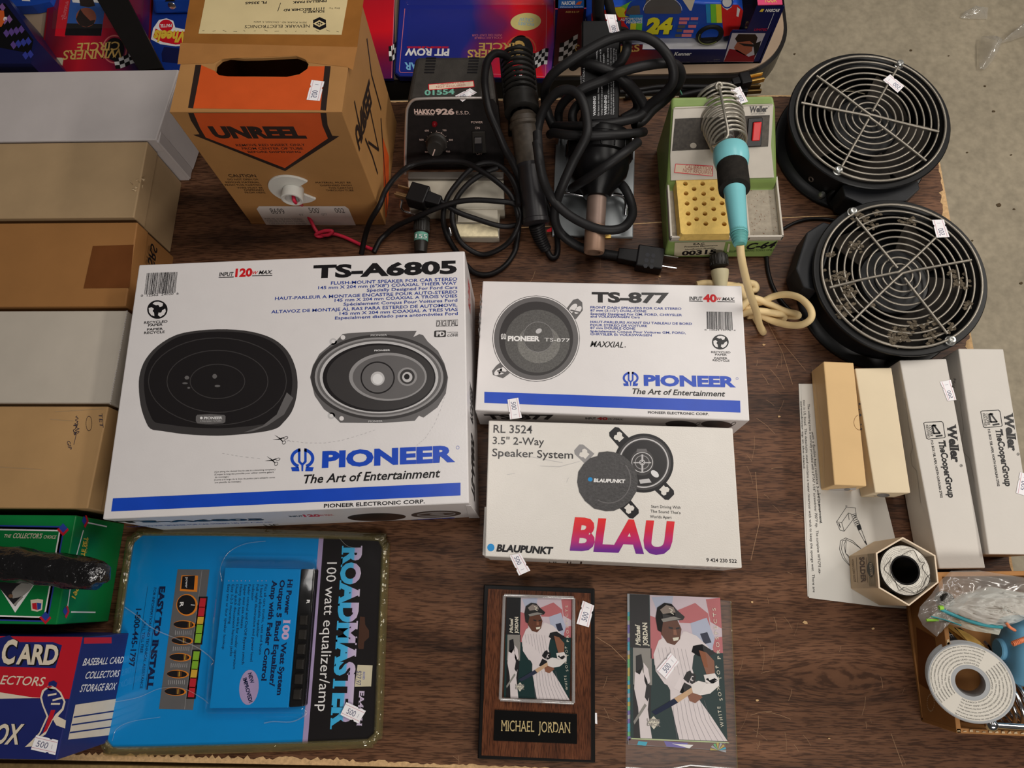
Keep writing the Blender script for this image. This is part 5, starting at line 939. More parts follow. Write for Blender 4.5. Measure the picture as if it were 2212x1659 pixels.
for i in range(18):
    an = 2*math.pi*i/18; dn_ = dd.normalized(); uu = dn_.orthogonal().normalized(); vv = dn_.cross(uu); s0 = a+Vector((0, 6, 0))+(uu*math.cos(an)+vv*math.sin(an))*9.4; m.tube([s0+dn_*2, s0+dn_*(dd.length*.8)], .7, KNB, 5)
m.build('socket_nut', t)
# the blue handled iron in the coil
LBL = mat('light_blue_plastic', (128, 200, 206), .3, noise=.03); FOA = mat('black_foam_grip', (34, 30, 26), .9, noise=.35, scale=150, bump=.6, bscale=400); CREAM = mat('cream_rubber_cord', (226, 200, 150), .45, noise=.05)
t = thing('soldering_iron', P(*k9(560, 700), 60), 'light-blue handled soldering iron with black foam grip in the wire coil', 'soldering iron')
A, B = P(*k9(547, 516), 105), P(*k9(605, 1075), 132); d = B-A; L = d.length
m = MB(); m.lathe([(8, -4), (13.5, -3), (16.6, 0), (17.2, 3), (17.2, L*.09), (15.5, L*.16), (14, L*.18)], A, d, LBL, 40); m.lathe([(12, L*.12), (10.5, L*.42), (10, L*.47), (7.9, L*.86), (7.8, L*.90)], A, d, LBL, 36, caps=False); m.build('handle', t)
m = MB(); m.lathe([(13, L*.15), (14.6, L*.155), (14.9, L*.38), (14.6, L*.43), (11.2, L*.44)], A, d, FOA, 36); m.build('foam_grip', t)
TLB = mat('teal_strain_relief', (96, 164, 160), .4); m = MB(); m.lathe([(7.7, L*.855), (7.9, L*.87), (6, L*.99), (4.5, L*1.0)], A, d, TLB, 28)
dn_ = d.normalized()
for i in range(4): m.ring(A+dn_*(L*(.885+.027*i)), 7.8-.55*i, .7, TLB, d, 28, 6)
m.build('strain_relief', t)
m = MB(); m.lathe([(5.5, -L*.24), (5.5, -8)], A, d, CHR, 20); m.lathe([(8, -L*.06), (10, -3.2)], A, d, CHR, 24); m.build('heater_barrel', t)
m = MB()
def cm(pts, r=3.6): m.tube(spline([P(*k9(x, y), z) for x, y, z in pts], 8), r, CREAM, 12)
cm([(605, 1078, 131), (612, 1150, 124), (635, 1260, 108), (665, 1370, 84), (700, 1470, 52), (722, 1560, 22), (742, 1596, 7), (735, 1580, 4.2), (690, 1500, 4.2), (640, 1420, 4.2), (665, 1360, 4.2), (700, 1340, 5), (690, 1310, 6), (640, 1300, 5)])
cm([(600, 1320, 4), (640, 1400, 4), (720, 1420, 8), (800, 1385, 14), (880, 1372, 26), (960, 1392, 38), (1020, 1450, 46), (1030, 1510, 46), (980, 1550, 38), (900, 1555, 24), (800, 1530, 9), (700, 1480, 8), (620, 1450, 6)])
cm([(600, 1460, 11), (680, 1395, 13), (780, 1430, 10), (870, 1470, 14), (945, 1490, 20), (940, 1502, 16), (860, 1495, 4), (760, 1480, 4), (640, 1470, 4)])
cm([(610, 1490, 4), (700, 1470, 15), (790, 1480, 14), (860, 1495, 12), (865, 1515, 9), (830, 1512, 6), (740, 1500, 4), (650, 1500, 4)])
cm([(488, 1240, 10), (494, 1280, 8), (500, 1310, 5), (520, 1330, 4), (600, 1325, 4.5)], 4.5); cm([(345, 1312, 3.8), (400, 1303, 3.8), (470, 1308, 3.8), (560, 1318, 3.8), (640, 1330, 3.8)])
m.build('cord', t)
m = MB(); m.lathe([(9.5, -3), (9.5, 0), (8.5, 6), (6.5, 15), (5, 22)], P(*k9(484, 1245), 10), (0.02, -1, -.12), mat('cream_plug_boot', (206, 196, 160), .5, noise=.05), 20); m.build('plug_boot', t)
# ================================================================ two cooling fans
FBK = mat('black_fan_casting', (17, 17, 18), .38, noise=.25, scale=60); FWI = mat('fan_guard_wire', (150, 143, 132), .36, metal=.6, noise=.14, scale=60); DST = mat('grey_brown_dust', (96, 86, 72), .95, noise=.3, scale=300); BLD = mat('dusty_fan_blade', (40, 34, 28), .7, noise=.5, scale=70)
kf1 = K(1640, 80, 3.867); kf2 = K(1640, 420, 3.867); SCW = mat('zinc_screw', (190, 190, 186), .3, metal=.8)
def fan(c, H, label, bars, screws, tdir, kf, stk, dusty):
    t = thing('cooling_fan', (c[0], c[1], 0), label, 'fan', 'round cooling fans')
    RO = 86; cx, cy = c; o = Vector((cx, cy, 0)); top = Pl((0, 0, H), (0, 0, 1), .1)
    m = MB(); m.lathe([(77, .2), (RO-1, .2), (RO, 1.2), (RO, 4), (RO-1, 5), (80, 6), (76, 9), (76, H-9), (80, H-5), (RO-1, H-4), (RO, H-3), (RO, H-1), (RO-1, H), (80, H), (78, H-2), (73, H-8), (73, 9), (77, .2)], o, (0, 0, 1), FBK, 72, caps=False); m.build('housing', t)
    a = math.atan2(tdir[1], tdir[0]); e = Vector((math.cos(a), math.sin(a), 0)); s = Vector((-math.sin(a), math.cos(a), 0)); m = MB()
    q = [o+e*70-s*40, o+e*84-s*40, o+e*97-s*22, o+e*97+s*22, o+e*84+s*40, o+e*70+s*40]; m.prism([p+Vector((0, 0, 8)) for p in q], (0, 0, H-19), mat('satin_black_box', (34, 35, 38), .45, noise=.15), r=1.5); m.build('terminal_box', t)
    m = MB(); m.lathe([(0, 8), (34, 8), (36, 10), (36, H-14), (34, H-12), (22, H-11), (0, H-11)], o, (0, 0, 1), FBK, 48); m.ring(o+Vector((0, 0, H-11)), 20, .8, FBK); m.build('hub', t)
    for i in range(5):
        m = MB(); a0 = 2*math.pi*i/5+.4; vs = []; fs = []
        for j in range(9):
            for k in range(6):
                r = 35+(71-35)*k/5; an = a0+(j/8)*(.98-.004*(r-35)); vs.append(o+Vector((math.cos(an)*r, math.sin(an)*r, 12+(H-26)*(j/8)**1.1)))
        for j in range(8):
            for k in range(5): fs.append([j*6+k, j*6+k+1, j*6+k+7, j*6+k+6])
        m.raw(vs, fs, BLD, True); m.raw([p-Vector((0, 0, 1.4)) for p in vs], [f[::-1] for f in fs], BLD, True); m.build('blade', t)
    m = MB(); m.lathe([(0, 2), (74, 2), (74, 3), (0, 3)], o, (0, 0, 1), FBK, 48); m.build('base_web', t)
    m = MB(); zg = H+2
    for i in range(10): m.ring(o+Vector((0, 0, zg+(1.2 if i < 8 else 0))), 78.5-7.45*i, 1.05 if i else 1.4, FWI, n=72)
    for b in bars: m.tube(spline([P(*kf(*p), zg+3.6) for p in b], 6), 1.35, FWI, 8)
    m.build('wire_guard', t)
    for s_ in screws:
        m = MB(); p = P(*kf(*s_), H); m.lathe([(5.2, 0), (5.2, 1), (4.2, 1.4), (4, 4), (3, 5.2), (1.6, 5.4), (1.4, 4.2), (0, 4.2)], p, (0, 0, 1), SCW, 20); m.build('guard_screw', t)
    if dusty:
        m = MB(); rr = random.Random(5)
        for (px, py, n, sp) in ((845, 200, 22, 55), (800, 430, 26, 60), (680, 720, 60, 90), (760, 820, 30, 60), (720, 930, 26, 60), (950, 930, 8, 20), (1190, 1160, 50, 75), (1290, 1090, 14, 40), (1130, 1220, 30, 60), (1450, 1030, 20, 60), (1440, 1190, 24, 60), (1680, 740, 26, 70), (1620, 650, 14, 50), (1740, 930, 12, 40), (590, 500, 10, 30), (1230, 230, 16, 60), (940, 240, 14, 60), (1600, 1110, 12, 40), (985, 160, 8, 25), (1400, 1110, 10, 40), (680, 1010, 14, 50)):
            for _ in range(n):
                x, y = px+rr.gauss(0, sp*.5), py+rr.gauss(0, sp*.42); c0 = P(*kf(x, y), zg+rr.uniform(-2, 2.5)); 
                if (c0-Vector((cx, cy, c0.z))).length > 80: continue
                bm = bmesh.new(); bmesh.ops.create_icosphere(bm, subdivisions=1, radius=1)
                for v in bm.verts: v.co = Vector((v.co.x*rr.uniform(.8, 3.6), v.co.y*rr.uniform(.6, 2.6), v.co.z*rr.uniform(.5, 1.3)))+c0
                m.bm(bm, DST, False)
        ob = m.build('dust', t); ob['kind'] = 'stuff'; ob['label'] = 'grey-brown lint clumps caught on the guard'
    sticker(t, Pl((0, 0, zg+5), (0, 0, 1), .2), *stk, k=4, tx=(.1, .5))
    return t
H = 52
c1 = P(*kf1(925, 672), H+2); c2 = P(*kf2(1182, 668), H+2)
f1 = fan((c1.x, c1.y), H, 'clean round black fan with wire guard, at the back corner of the table', [[(480, 325), (700, 480), (900, 630), (960, 655), (1200, 718), (1500, 790)], [(352, 548), (640, 605), (890, 655), (940, 685), (1160, 850), (1395, 1035)], [(1158, 250), (945, 622)], [(912, 688), (688, 1085)]], [(1165, 235), (655, 1122)], (.1, -1), kf1, [kf1(1155, 468), kf1(1032, 362), kf1(1092, 314), kf1(1210, 412)], False)
f2 = fan((c2.x, c2.y), H, 'dust-clogged round black fan with wire guard, behind the long white cartons', [[(585, 778), (860, 710), (1120, 655), (1180, 635), (1330, 500), (1490, 345)], [(780, 1058), (980, 860), (1160, 690), (1230, 650), (1480, 600), (1770, 548)], [(808, 195), (1155, 615)], [(1212, 698), (1572, 1165)]], [(775, 152), (1592, 1225)], (-1, .38), kf2, [kf2(1480, 362), kf2(1442, 215), kf2(1540, 212), kf2(1588, 358)], True)
m = MB(); cl(m, kf1, [(640, 1270, 20), (590, 1320, 14), (590, 1370, 8), (630, 1425, 5), (720, 1455, 4)], 3.0); m.build('cord', f1)
m = MB()
for px, py in ((465, 1135), (432, 1188)): c = P(*kf1(px, py), 18); m.ring(c, 2.6, .9, mat('rivet_grey', (96, 84, 78), .4, metal=.5), (-.8, -.6, .2), 16)
c = P(*kf1(515, 1330), 6); m.lathe([(4, 0), (4, 4), (2, 7), (0, 7)], c, (0, 0, 1), SCW, 12); m.build('terminal_screw', f1)
m = MB(); cl(m, kf2, [(170, 305, 2.6), (300, 235, 2.6), (420, 205, 2.6), (560, 205, 2.6), (680, 225, 5)], 1.8); cl(m, kf2, [(60, 520, 2.4), (75, 640, 2.4), (110, 760, 2.4), (170, 870, 2.4), (250, 960, 2.4), (330, 1020, 3), (420, 1090, 4)], 2.2); m.build('cord', f2)
# ================================================================ speaker cartons
SPK = [mat('speaker_print_'+n, c, .3, noise=.03) for n, c in (('black', (34, 31, 32)), ('charcoal', (62, 59, 59)), ('mid', (104, 101, 101)), ('light', (150, 147, 147)), ('pale', (196, 193, 193)), ('silver', (226, 224, 224)))]
def barcode(m, pl, tl, tr, br, bl, seed, k=2):
    rr = random.Random(seed); x = 0.0
    lerp = lambda a, b, f: (a[0]+(b[0]-a[0])*f, a[1]+(b[1]-a[1])*f)
    while x < 1: 
        w_ = rr.choice((.008, .012, .016, .024)); e = min(1, x+w_); pl.poly(m, [lerp(tl, tr, x), lerp(tl, tr, e), lerp(bl, br, e), lerp(bl, br, x)], INK, k); x = e+rr.choice((.008, .012, .02))
def recycle(m, pl, cx, cy, rx, ry, dark, light, k=2, rot=0):
    pl.ell(m, cx, cy, rx, ry, dark, k)
    for i in range(3):
        a0 = math.radians(-90+120*i-38+rot); f = lambda r, a: (cx+rx*r*math.cos(a), cy+ry*r*math.sin(a)); d = math.radians(1)
        pl.poly(m, [f(.78, a0), f(.86, a0+d*22), f(.86, a0+d*48), f(.98*.88, a0+d*78), f(.62, a0+d*92), f(.34, a0+d*78), f(.44, a0+d*60), f(.5, a0+d*45), f(.48, a0+d*20)], light, k+1)
def pioneer(m, pl, k, logo, w0, w1, wt, inks=BLUE, kk=2):
    """logo: (cx,cy,rx,ry) tuning-fork mark; w0,w1,wt: baseline ends and cap point of the word"""
    cx, cy, rx, ry = logo
    if rx:
        pl.ring(m, *k(cx, cy-ry*.12), rx/k.s, ry*.88/k.s, rx*.26/k.s, inks, kk, a0=-248, a1=-100); pl.ring(m, *k(cx, cy-ry*.12), rx/k.s, ry*.88/k.s, rx*.26/k.s, inks, kk, a0=-80, a1=68)
        for s in (-1, 1):
            pl.poly(m, KL(k, (cx+s*rx*.30, cy+ry*.62), (cx+s*rx*.95, cy+ry*.66), (cx+s*rx*.85, cy+ry), (cx+s*rx*.24, cy+ry)), inks, kk); pl.poly(m, KL(k, (cx+s*rx*.16, cy-ry*.98), (cx+s*rx*.36, cy-ry*.98), (cx+s*rx*.36, cy+ry*.2), (cx+s*rx*.10, cy+ry*.48), (cx+s*rx*.05, cy+ry*.25), (cx+s*rx*.16, cy+ry*.12)), inks, kk)
        pl.poly(m, KL(k, (cx-rx*.09, cy+ry*.28), (cx+rx*.09, cy+ry*.28), (cx+rx*.07, cy+ry), (cx-rx*.07, cy+ry)), inks, kk)
    pl.text(m, 'PIONEER', k(*w0), k(*w1), k(*wt), inks, kk, bold=.05)
def K(ox, oy, sc):
    f = lambda x, y: (ox+x/sc, oy+y/sc)
    f.s = sc; return f
def carton(corn, z, zb, mt, name, label, group, r=1.2, gap=0):
    q = [P(*p, z) for p in corn]; q = [q[3], q[2], q[1], q[0]]
    lo = [Vector((p.x, p.y, zb)) for p in q]; m = MB(); m.hexa(lo, q, mt, r, 3); c = sum(q, Vector())/4; c.z = zb
    return m, q, c, (name, label, group)
def fin(m, c, nlg): return tag(m.build(nlg[0], base=c), nlg[1], 'carton', nlg[2])
# ---------------- big one
z = 112; m, q, c, nlg = carton([(300, 572), (1003.8, 542), (1013, 1087), (221, 1122)], z, 0, CARD, 'speaker_carton', 'largest white car speaker carton with two oval speakers printed on top', 'car speaker cartons')
pt = Pl((0, 0, z), (0, 0, 1)); ka, kb_, kc_, kd = K(200, 520, 5.027), K(600, 520, 5.027), K(200, 820, 5.027), K(600, 820, 5.027)
barcode(m, pt, ka(592, 352), ka(930, 340), ka(905, 565), ka(562, 585), 3); pt.tl(m, '0  12562  24020  6', ka(525, 610), ka(935, 584), 4.5, INK, 2)
recycle(m, pt, *ka(705, 748), 22, 20, INK, CARD)
for s_, a_, b_ in (('RECYCLED', (560, 904), (814, 888)), ('PAPER', (604, 932), (762, 922)), ('PAPIER', (592, 978), (764, 968)), ('RECYCLE', (560, 1014), (784, 1002))): pt.tl(m, s_, ka(*a_), ka(*b_), 5, INK, 2, bold=.015)
pt.text(m, 'INPUT', ka(1375, 388), ka(1530, 382), ka(1378, 346), INK, 2, bold=.02, shear=.1); pt.text(m, '120', ka(1548, 390), ka(1732, 384), ka(1548, 308), RED, 2, bold=.045); pt.text(m, 'W', ka(1735, 366), ka(1798, 364), ka(1738, 332), RED, 2, bold=.02, shear=.3); pt.text(m, 'MAX.', ka(1802, 366), ka(1952, 360), ka(1806, 326), INK, 2, bold=.02, shear=.3)
pt.line(m, KL(ka, (1372, 400), (1532, 394)), .8, INK, 2); pt.line(m, KL(ka, (1735, 382), (1950, 376)), .8, INK, 2)
pt.text(m, 'TS-A6805', kb_(382, 403), kb_(1945, 350), kb_(378, 274), INK, 2, bold=.045)
for s_, l, r, h_ in (('FLUSH-MOUNT SPEAKER FOR CAR STEREO', (715, 615), (988, 606.3), 6.8), ('145 mm X 204 mm (6"X8") COAXIAL THEER WAY', (687.5, 625), (987, 614.7), 6.4), ('Specially Designed For Ford Cars', (792.5, 630.4), (988, 623.6), 6.4), ('HAUT-PARLEUR A MONTAGE ENCASTRE POUR AUTO-STEREO', (594, 648.2), (988, 633.6), 6.6), ('145 mm X 204 mm COAXIAL A TROIS VOIES', (723, 652), (988, 642.2), 6.4), ('Sp\u00e9cialement Con\u00e7us Pour Voitures Ford', (742, 660.5), (988, 651.6), 6.4), ('ALTAVOZ DE MONTAJE AL RAS PARA ESTEREO DE AUTOMOVIL', (586, 677), (988, 662), 6.6), ('145 mm X 204 mm COAXIAL A TRES VIAS', (733.7, 680.7), (989, 671.5), 6.4), ('Especialment dis\u00f1ado para antom\u00f3viles Ford', (723.7, 690.3), (989, 680.3), 6.4)): pt.tl(m, s_, l, r, h_, DBLUE, 2, bold=.012)
pt.tl(m, 'DIGITAL', kb_(1722, 930), kb_(1955, 922), 12, SPK[2], 2, shear=.15); 
for i in range(7): x = 1722+i*34; pt.line(m, KL(kb_, (x, 932-i), (x+2, 866-i), (x+30, 865-i), (x+28, 931-i)), .25, SPK[2], 2, closed=True)
pt.poly(m, KL(kb_, (1700, 985), (1712, 978), (1820, 974), (1828, 982), (1826, 1040), (1818, 1046), (1706, 1048), (1698, 1040)), SPK[1], 2); pt.text(m, 'PD', kb_(1722, 1036), kb_(1812, 1034), kb_(1722, 990), CARD, 3, bold=.05); pt.tl(m, 'INJECTION', kb_(1838, 1002), kb_(1956, 1000), 2.4, INK, 2); pt.tl(m, 'MOLDED', kb_(1885, 1018), kb_(1956, 1016), 2.4, INK, 2); pt.tl(m, 'CONE', kb_(1840, 1043), kb_(1958, 1038), 4.4, INK, 2, bold=.01)
oval = [(300, 835), (303, 805), (315, 776), (340, 748), (380, 724), (430, 714), (490, 711.5), (545, 717), (590, 732), (620, 757), (637, 790), (643, 825), (640, 860), (630, 890), (612, 913), (596, 926), (560, 934), (500, 940), (455, 941), (400, 938), (350, 931), (325, 926), (313, 905), (304, 875)]
oval = [(v.x, v.y) for v in spline([(x, y, 0) for x, y in oval], 3, True)]; pt.poly(m, oval, SPK[1], 1); ce = (470, 822); pt.poly(m, [(ce[0]+(x-ce[0])*.935, ce[1]-4+(y-ce[1])*(.92 if y < 822 else .9)) for x, y in oval], SPK[0], 2)
pt.poly(m, KL(kc_, (2110, 140), (2180, 200), (2080, 380), (1900, 500), (1750, 560), (1640, 575), (1850, 500), (2000, 380)), SPK[2], 3)
for x, y, rx, ry in ((404, 816, 5, 4), (408, 838, 3, 2), (464, 813, 5, 5), (470, 834, 6, 2.5), (400, 828, 6, 2)): pt.ell(m, x, y, rx, ry, SPK[2], 3)
for rx, ry in ((150, 95), (110, 68), (60, 38)): pt.ring(m, 470, 824, rx, ry, 2, SPK[1], 3)
pt.poly(m, KL(kc_, (1124, 400), (1140, 382), (1280, 376), (1430, 384), (1446, 400), (1442, 462), (1420, 476), (1280, 482), (1140, 476), (1122, 450)), SPK[2], 4); pt.text(m, 'PIONEER', kc_(1210, 432), kc_(1410, 430), kc_(1210, 404), SPK[5], 5, bold=.03); pt.ell(m, *kc_(1183, 418), 3, 3, SPK[5], 5); pt.tl(m, '3-Way System TS-A6805', kc_(1170, 458), kc_(1400, 456), 3, SPK[4], 5)
fr_ = [(670, 815), (676, 790), (690, 765), (716, 743), (728, 735), (740, 722), (752, 720), (820, 716), (900, 715), (893, 728), (906, 722), (914, 724), (924, 738), (946, 758), (960, 785), (968, 815), (963, 850), (945, 880), (915, 902), (905, 898), (896, 909), (820, 914), (735, 913), (722, 900), (700, 884), (680, 855)]
pt.poly(m, fr_, SPK[2], 1)
for x, y in ((720, 738), (716, 898)): pt.ell(m, x, y, 8, 7, SPK[4], 1); pt.ell(m, x, y, 4, 3.6, CARD, 2)
for x, y in ((741, 729), (738, 904)): pt.ell(m, x, y, 5, 5, CARD, 3)
for (cx, cy, rx, ry, i) in ((819, 815, 147, 92, 1), (819, 815, 139, 86, 3), (819, 815, 134, 82, 2), (819, 815, 128, 78, 4), (819, 816, 122, 74, 0), (822, 816, 116, 70, 1), (838, 814, 84, 52, 3), (840, 815, 78, 47, 2), (816, 816, 37, 35, 0), (816, 816, 34, 32, 2), (816, 818, 15, 15, 4), (816, 819, 11, 11, 5), (880, 814, 21, 20, 3), (880, 814, 16, 16, 1), (880, 815, 11, 11, 4), (879, 814, 6, 6, 0)): pt.ell(m, cx, cy, rx, ry, SPK[i], 2, n=56); pt.l += .02
pt.tl(m, 'PIONEER', kb_(1050, 1203), kb_(1222, 1198), 3.2, SPK[5], 4, bold=.03); pt.tl(m, 'PIONEER', kb_(1010, 1040), kb_(1188, 1034), 4, SPK[4], 4, bold=.02); pt.tl(m, 'PIONEER', kd(985, 465), kd(1140, 462), 4, SPK[4], 4, bold=.02)
pt = Pl((0, 0, z), (0, 0, 1))
def scissors(cx, cy):
    pt.poly(m, KL(kc_, (cx-55, cy-45), (cx+10, cy-8), (cx+35, cy+20), (cx+10, cy+6)), INK, 2); pt.poly(m, KL(kc_, (cx-75, cy+8), (cx, cy-4), (cx+40, cy-18), (cx+12, cy+8)), INK, 2); pt.ring(m, *kc_(cx+70, cy-12), 5, 3, 1, INK, 2, rot=-15); pt.ring(m, *kc_(cx+50, cy+38), 4.6, 3.6, 1, INK, 2, rot=-40); pt.line(m, KL(kc_, (cx+10, cy), (cx+50, cy-16)), .8, INK, 2); pt.line(m, KL(kc_, (cx+15, cy+8), (cx+36, cy+26)), .8, INK, 2)
scissors(2030, 645); scissors(1945, 877)
DOT = mat('faint_dotted_line', (180, 176, 178), .4)
for q_ in (KL(kd, (110, 660), (300, 688), (500, 690), (700, 660), (900, 600), (1080, 540)), KL(kd, (1510, 715), (1600, 640), (1700, 490), (1780, 300), (1830, 120)), KL(kc_, (1410, 800), (1600, 835), (1850, 862)), KL(kc_, (2080, 660), (2200, 680))):
    sp_ = [((q_[i][0]*(1-f)+q_[i+1][0]*f), (q_[i][1]*(1-f)+q_[i+1][1]*f)) for i in range(len(q_)-1) for f in [j/8 for j in range(8)]]
    for i in range(0, len(sp_)-1, 2): pt.line(m, [sp_[i], sp_[i+1]], .25, DOT, 1)
for i, (s_, x0, x1) in enumerate((('(Cut along the dotted line to use as a mounting template.)', 1325, 1985), ('(Couper le long des pointill\u00e9s pour utiliser comme gabarit', 1325, 1970), ('de montage.)', 1330, 1482), ('(Corte a lo largo de la l\u00ednea de puntos para utilizarlo como', 1322, 1982), ('una plantilla de montaje.)', 1328, 1612))): pt.tl(m, s_, kc_(x0, 1010+i*29), kc_(x1, 1010+i*29-(x1-x0)*.042), 3.2, INK, 2)
pioneer(m, pt, kd, (268, 870, 130, 125), (480, 950), (1928, 884), (488, 786)); pt.ring(m, *kd(1955, 738), 3.6, 3.6, .6, BLUE, 2)
pt.text(m, 'The Art of Entertainment', kd(282, 1128), kd(1768, 1060), kd(286, 1034), INK, 2, bold=.018, shear=.25)
pt.poly(m, [kc_(222, 1290), kd(1985, 1120), kd(1985, 1258), kc_(203, 1432)], BLUE, 1)
pt.tl(m, 'PIONEER ELECTRONIC CORP.', kd(502, 1392), kd(1598, 1342), 8, INK, 2, bold=.02)
fl, frr = q[0], q[1]; pf = Pl.of(fl, frr, (fl.x, fl.y, 0), .15)
pf.text(m, 'TS-A6805', kc_(300, 1555), kc_(1870, 1525), kc_(280, 1536), INK, 2, bold=.045); pf.text(m, 'FLUSH-MOUNT SPEAKER FOR CAR STEREO 145 mm X 204 mm', kc_(400, 1600), kc_(1960, 1548), kc_(398, 1590), DBLUE, 2)
pf.text(m, 'INPUT', kd(136, 1490), kd(282, 1486), kd(134, 1478), INK, 2, bold=.02); pf.text(m, '120', kd(290, 1488), kd(468, 1484), kd(288, 1466), RED, 2, bold=.045); pf.text(m, 'W MAX', kd(475, 1480), kd(620, 1474), kd(474, 1464), RED, 2, shear=.2)
pf.ell(m, *kd(1075, 1492), 63, 8.2, SPK[0], 2, rot=-1); pf.ell(m, *kd(1720, 1460), 54, 7.2, SPK[1], 2, rot=-2); pf.ring(m, *kd(1720, 1460), 42, 5.5, 3, SPK[3], 3, rot=-2); pf.ell(m, *kd(1730, 1458), 16, 2, SPK[3], 3)
pf.text(m, 'PIONEER', kd(970, 1570), kd(2000, 1508), kd(968, 1552), BLUE, 2, bold=.05); pf.ring(m, *kd(810, 1570), 14, 2.6, 1.2, BLUE, 2)
pf.text(m, 'UC', kc_(1905, 1592), kc_(2065, 1586), kc_(1900, 1572), INK, 2)
pr_ = Pl.of(q[1], q[2], (q[1].x, q[1].y, 0), .15)
pr_.text(m, 'TS-A6805', kd(2105, 1240), kd(2100, 560), kd(2135, 1240), INK, 2, bold=.045); pr_.text(m, 'PIONEER', kd(2092, 420), kd(2085, 20), kd(2118, 420), INK, 2, bold=.03); pr_.text(m, 'INPUT 120W MAX', kb_(2068, 700), kb_(2062, 390), kb_(2090, 700), RED, 2, bold=.02)
big = fin(m, c, nlg)
m = MB(); x, y = q[1].x, q[1].y; m.hexa([(x-10, y-1.6, 4), (x+.8, y-1.6, 4), (x+.8, y-.2, 4), (x-10, y-.2, 4)], [(x-4, y-.9, 100), (x+.6, y-.9, 100), (x+.6, y-.2, 100), (x-4, y-.2, 100)], CARD, .2); m.build('tuck_flap', big)
# ---------------- small speaker carton
kk5 = K(1010, 590, 3.511); z = 60
m, q, c, nlg = carton([kk5(115, 58), kk5(2080, 95), kk5(2140, 1120), kk5(55, 1040)], z, 0, CARD, 'speaker_carton', 'white car speaker carton with single round speaker, blue stripe and price sticker', 'car speaker cartons')
pt = Pl((0, 0, z), (0, 0, 1))
pt.text(m, 'TS-877', kk5(942, 218), kk5(1530, 225), kk5(944, 146), SPK[0], 2, bold=.045)
pt.text(m, 'INPUT', kk5(1682, 205), kk5(1782, 207), kk5(1682, 178), INK, 2, bold=.02, shear=.1); pt.text(m, '40', kk5(1788, 216), kk5(1890, 218), kk5(1790, 162), RED, 2, bold=.045); pt.text(m, 'W', kk5(1890, 206), kk5(1926, 207), kk5(1892, 184), RED, 2, bold=.02, shear=.3); pt.text(m, 'MAX.', kk5(1930, 208), kk5(2026, 210), kk5(1933, 184), INK, 2, bold=.02, shear=.3); pt.line(m, KL(kk5, (1682, 212), (1782, 214)), .7, INK, 2); pt.line(m, KL(kk5, (1896, 216), (2026, 219)), .7, INK, 2)
for s_, x0, x1, y0, y1 in (('FRONT DASH SPEAKERS FOR CAR STEREO', 932, 1622, 268, 279), ('87 mm (3-1/2") DUAL-CONE', 932, 1356, 291, 298), ('Specially Designed For GM, FORD, CHRYSLER', 932, 1627, 316, 327), ('and VOLKSWAGEN Cars', 932, 1306, 337, 343), ('HAUT-PARLEURS AVANT DU TABLEAU DE BORD', 932, 1702, 378, 393), ('POUR STEREO DE VOITURE', 932, 1362, 402, 410), ('87 mm DOUBLE CONE', 932, 1272, 424, 429), ('Sp\u00e9cialement Con\u00e7us Pour Voitures GM, FORD,', 930, 1655, 448, 462), ('CHRYSLER Et VOLKSWAGEN', 930, 1397, 470, 480)): pt.tl(m, s_, kk5(x0, y0), kk5(x1, y1), 4.8, DBLUE, 2, bold=.015)
pt.tl(m, 'MAXXIAL', kk5(930, 558), kk5(1182, 566), 12.5, SPK[0], 2, shear=.3, bold=.012); pt.ell(m, *kk5(1195, 560), 1.2, 1.2, INK, 2)
barcode(m, pt, kk5(1812, 292), kk5(2008, 296), kk5(2015, 432), kk5(1815, 424), 8); pt.tl(m, '0  12562 13176  4', kk5(1798, 436), kk5(2032, 440), 3.2, INK, 2)
recycle(m, pt, *kk5(1917, 523), 18, 16, INK, CARD)
for s_, a_, b_ in (('RECYCLED', (1848, 606), (1994, 609)), ('PAPER', (1878, 625), (1966, 627)), ('PAPIER', (1872, 652), (1972, 654)), ('RECYCLE', (1860, 668), (1987, 671))): pt.tl(m, s_, kk5(*a_), kk5(*b_), 4, INK, 2, bold=.012)
pioneer(m, pt, kk5, (1237, 802, 60, 54), (1337, 850), (2035, 862), (1340, 775)); pt.ring(m, *kk5(2044, 800), 2.6, 2.6, .5, BLUE, 2)
pt.text(m, 'The Art of Entertainment', kk5(1250, 915), kk5(1955, 936), kk5(1252, 874), INK, 2, bold=.018, shear=.25)
pt.poly(m, KL(kk5, (128, 900), (2067, 968), (2070, 1058), (127, 984)), BLUE, 1); pt.tl(m, 'PIONEER ELECTRONIC CORP.', kk5(1368, 1065), kk5(1830, 1078), 5, INK, 2, bold=.02)
for cx, cy, s in ((812, 272, 1), (258, 732, -1)):
    ear = [(-72, 70), (-80, 20), (-10, -70), (25, -78), (58, -50), (62, 10), (10, 78)]
    if s < 0: ear = [(74, -66), (20, -78), (-40, -30), (-72, 10), (-66, 40), (10, 66), (60, 30)]
    pt.poly(m, KL(kk5, *[(cx+x, cy+y) for x, y in ear]), SPK[2], 1); a = -50 if s > 0 else -40
    pt.ell(m, *kk5(cx-12*s, cy-5*s), 12, 6.2, CARD, 2, rot=a); pt.ell(m, *kk5(cx+26*s, cy-4*s+12), 10, 5.5, CARD, 2, rot=a); pt.line(m, KL(kk5, (cx-30, cy+10), (cx+40, cy+26)), 1.6, SPK[2], 3)
cx, cy = 520, 497
pt.ell(m, *kk5(cx, cy), 94.5, 93, SPK[2], 2); pt.ell(m, *kk5(cx, cy), 93, 91.5, CARD, 3, n=60); pt.l += .02; pt.ell(m, *kk5(cx, cy), 91, 89.5, SPK[2], 3, n=60); pt.l += .02; pt.ell(m, *kk5(cx, cy), 80, 80, SPK[1], 3, n=60); pt.l += .02
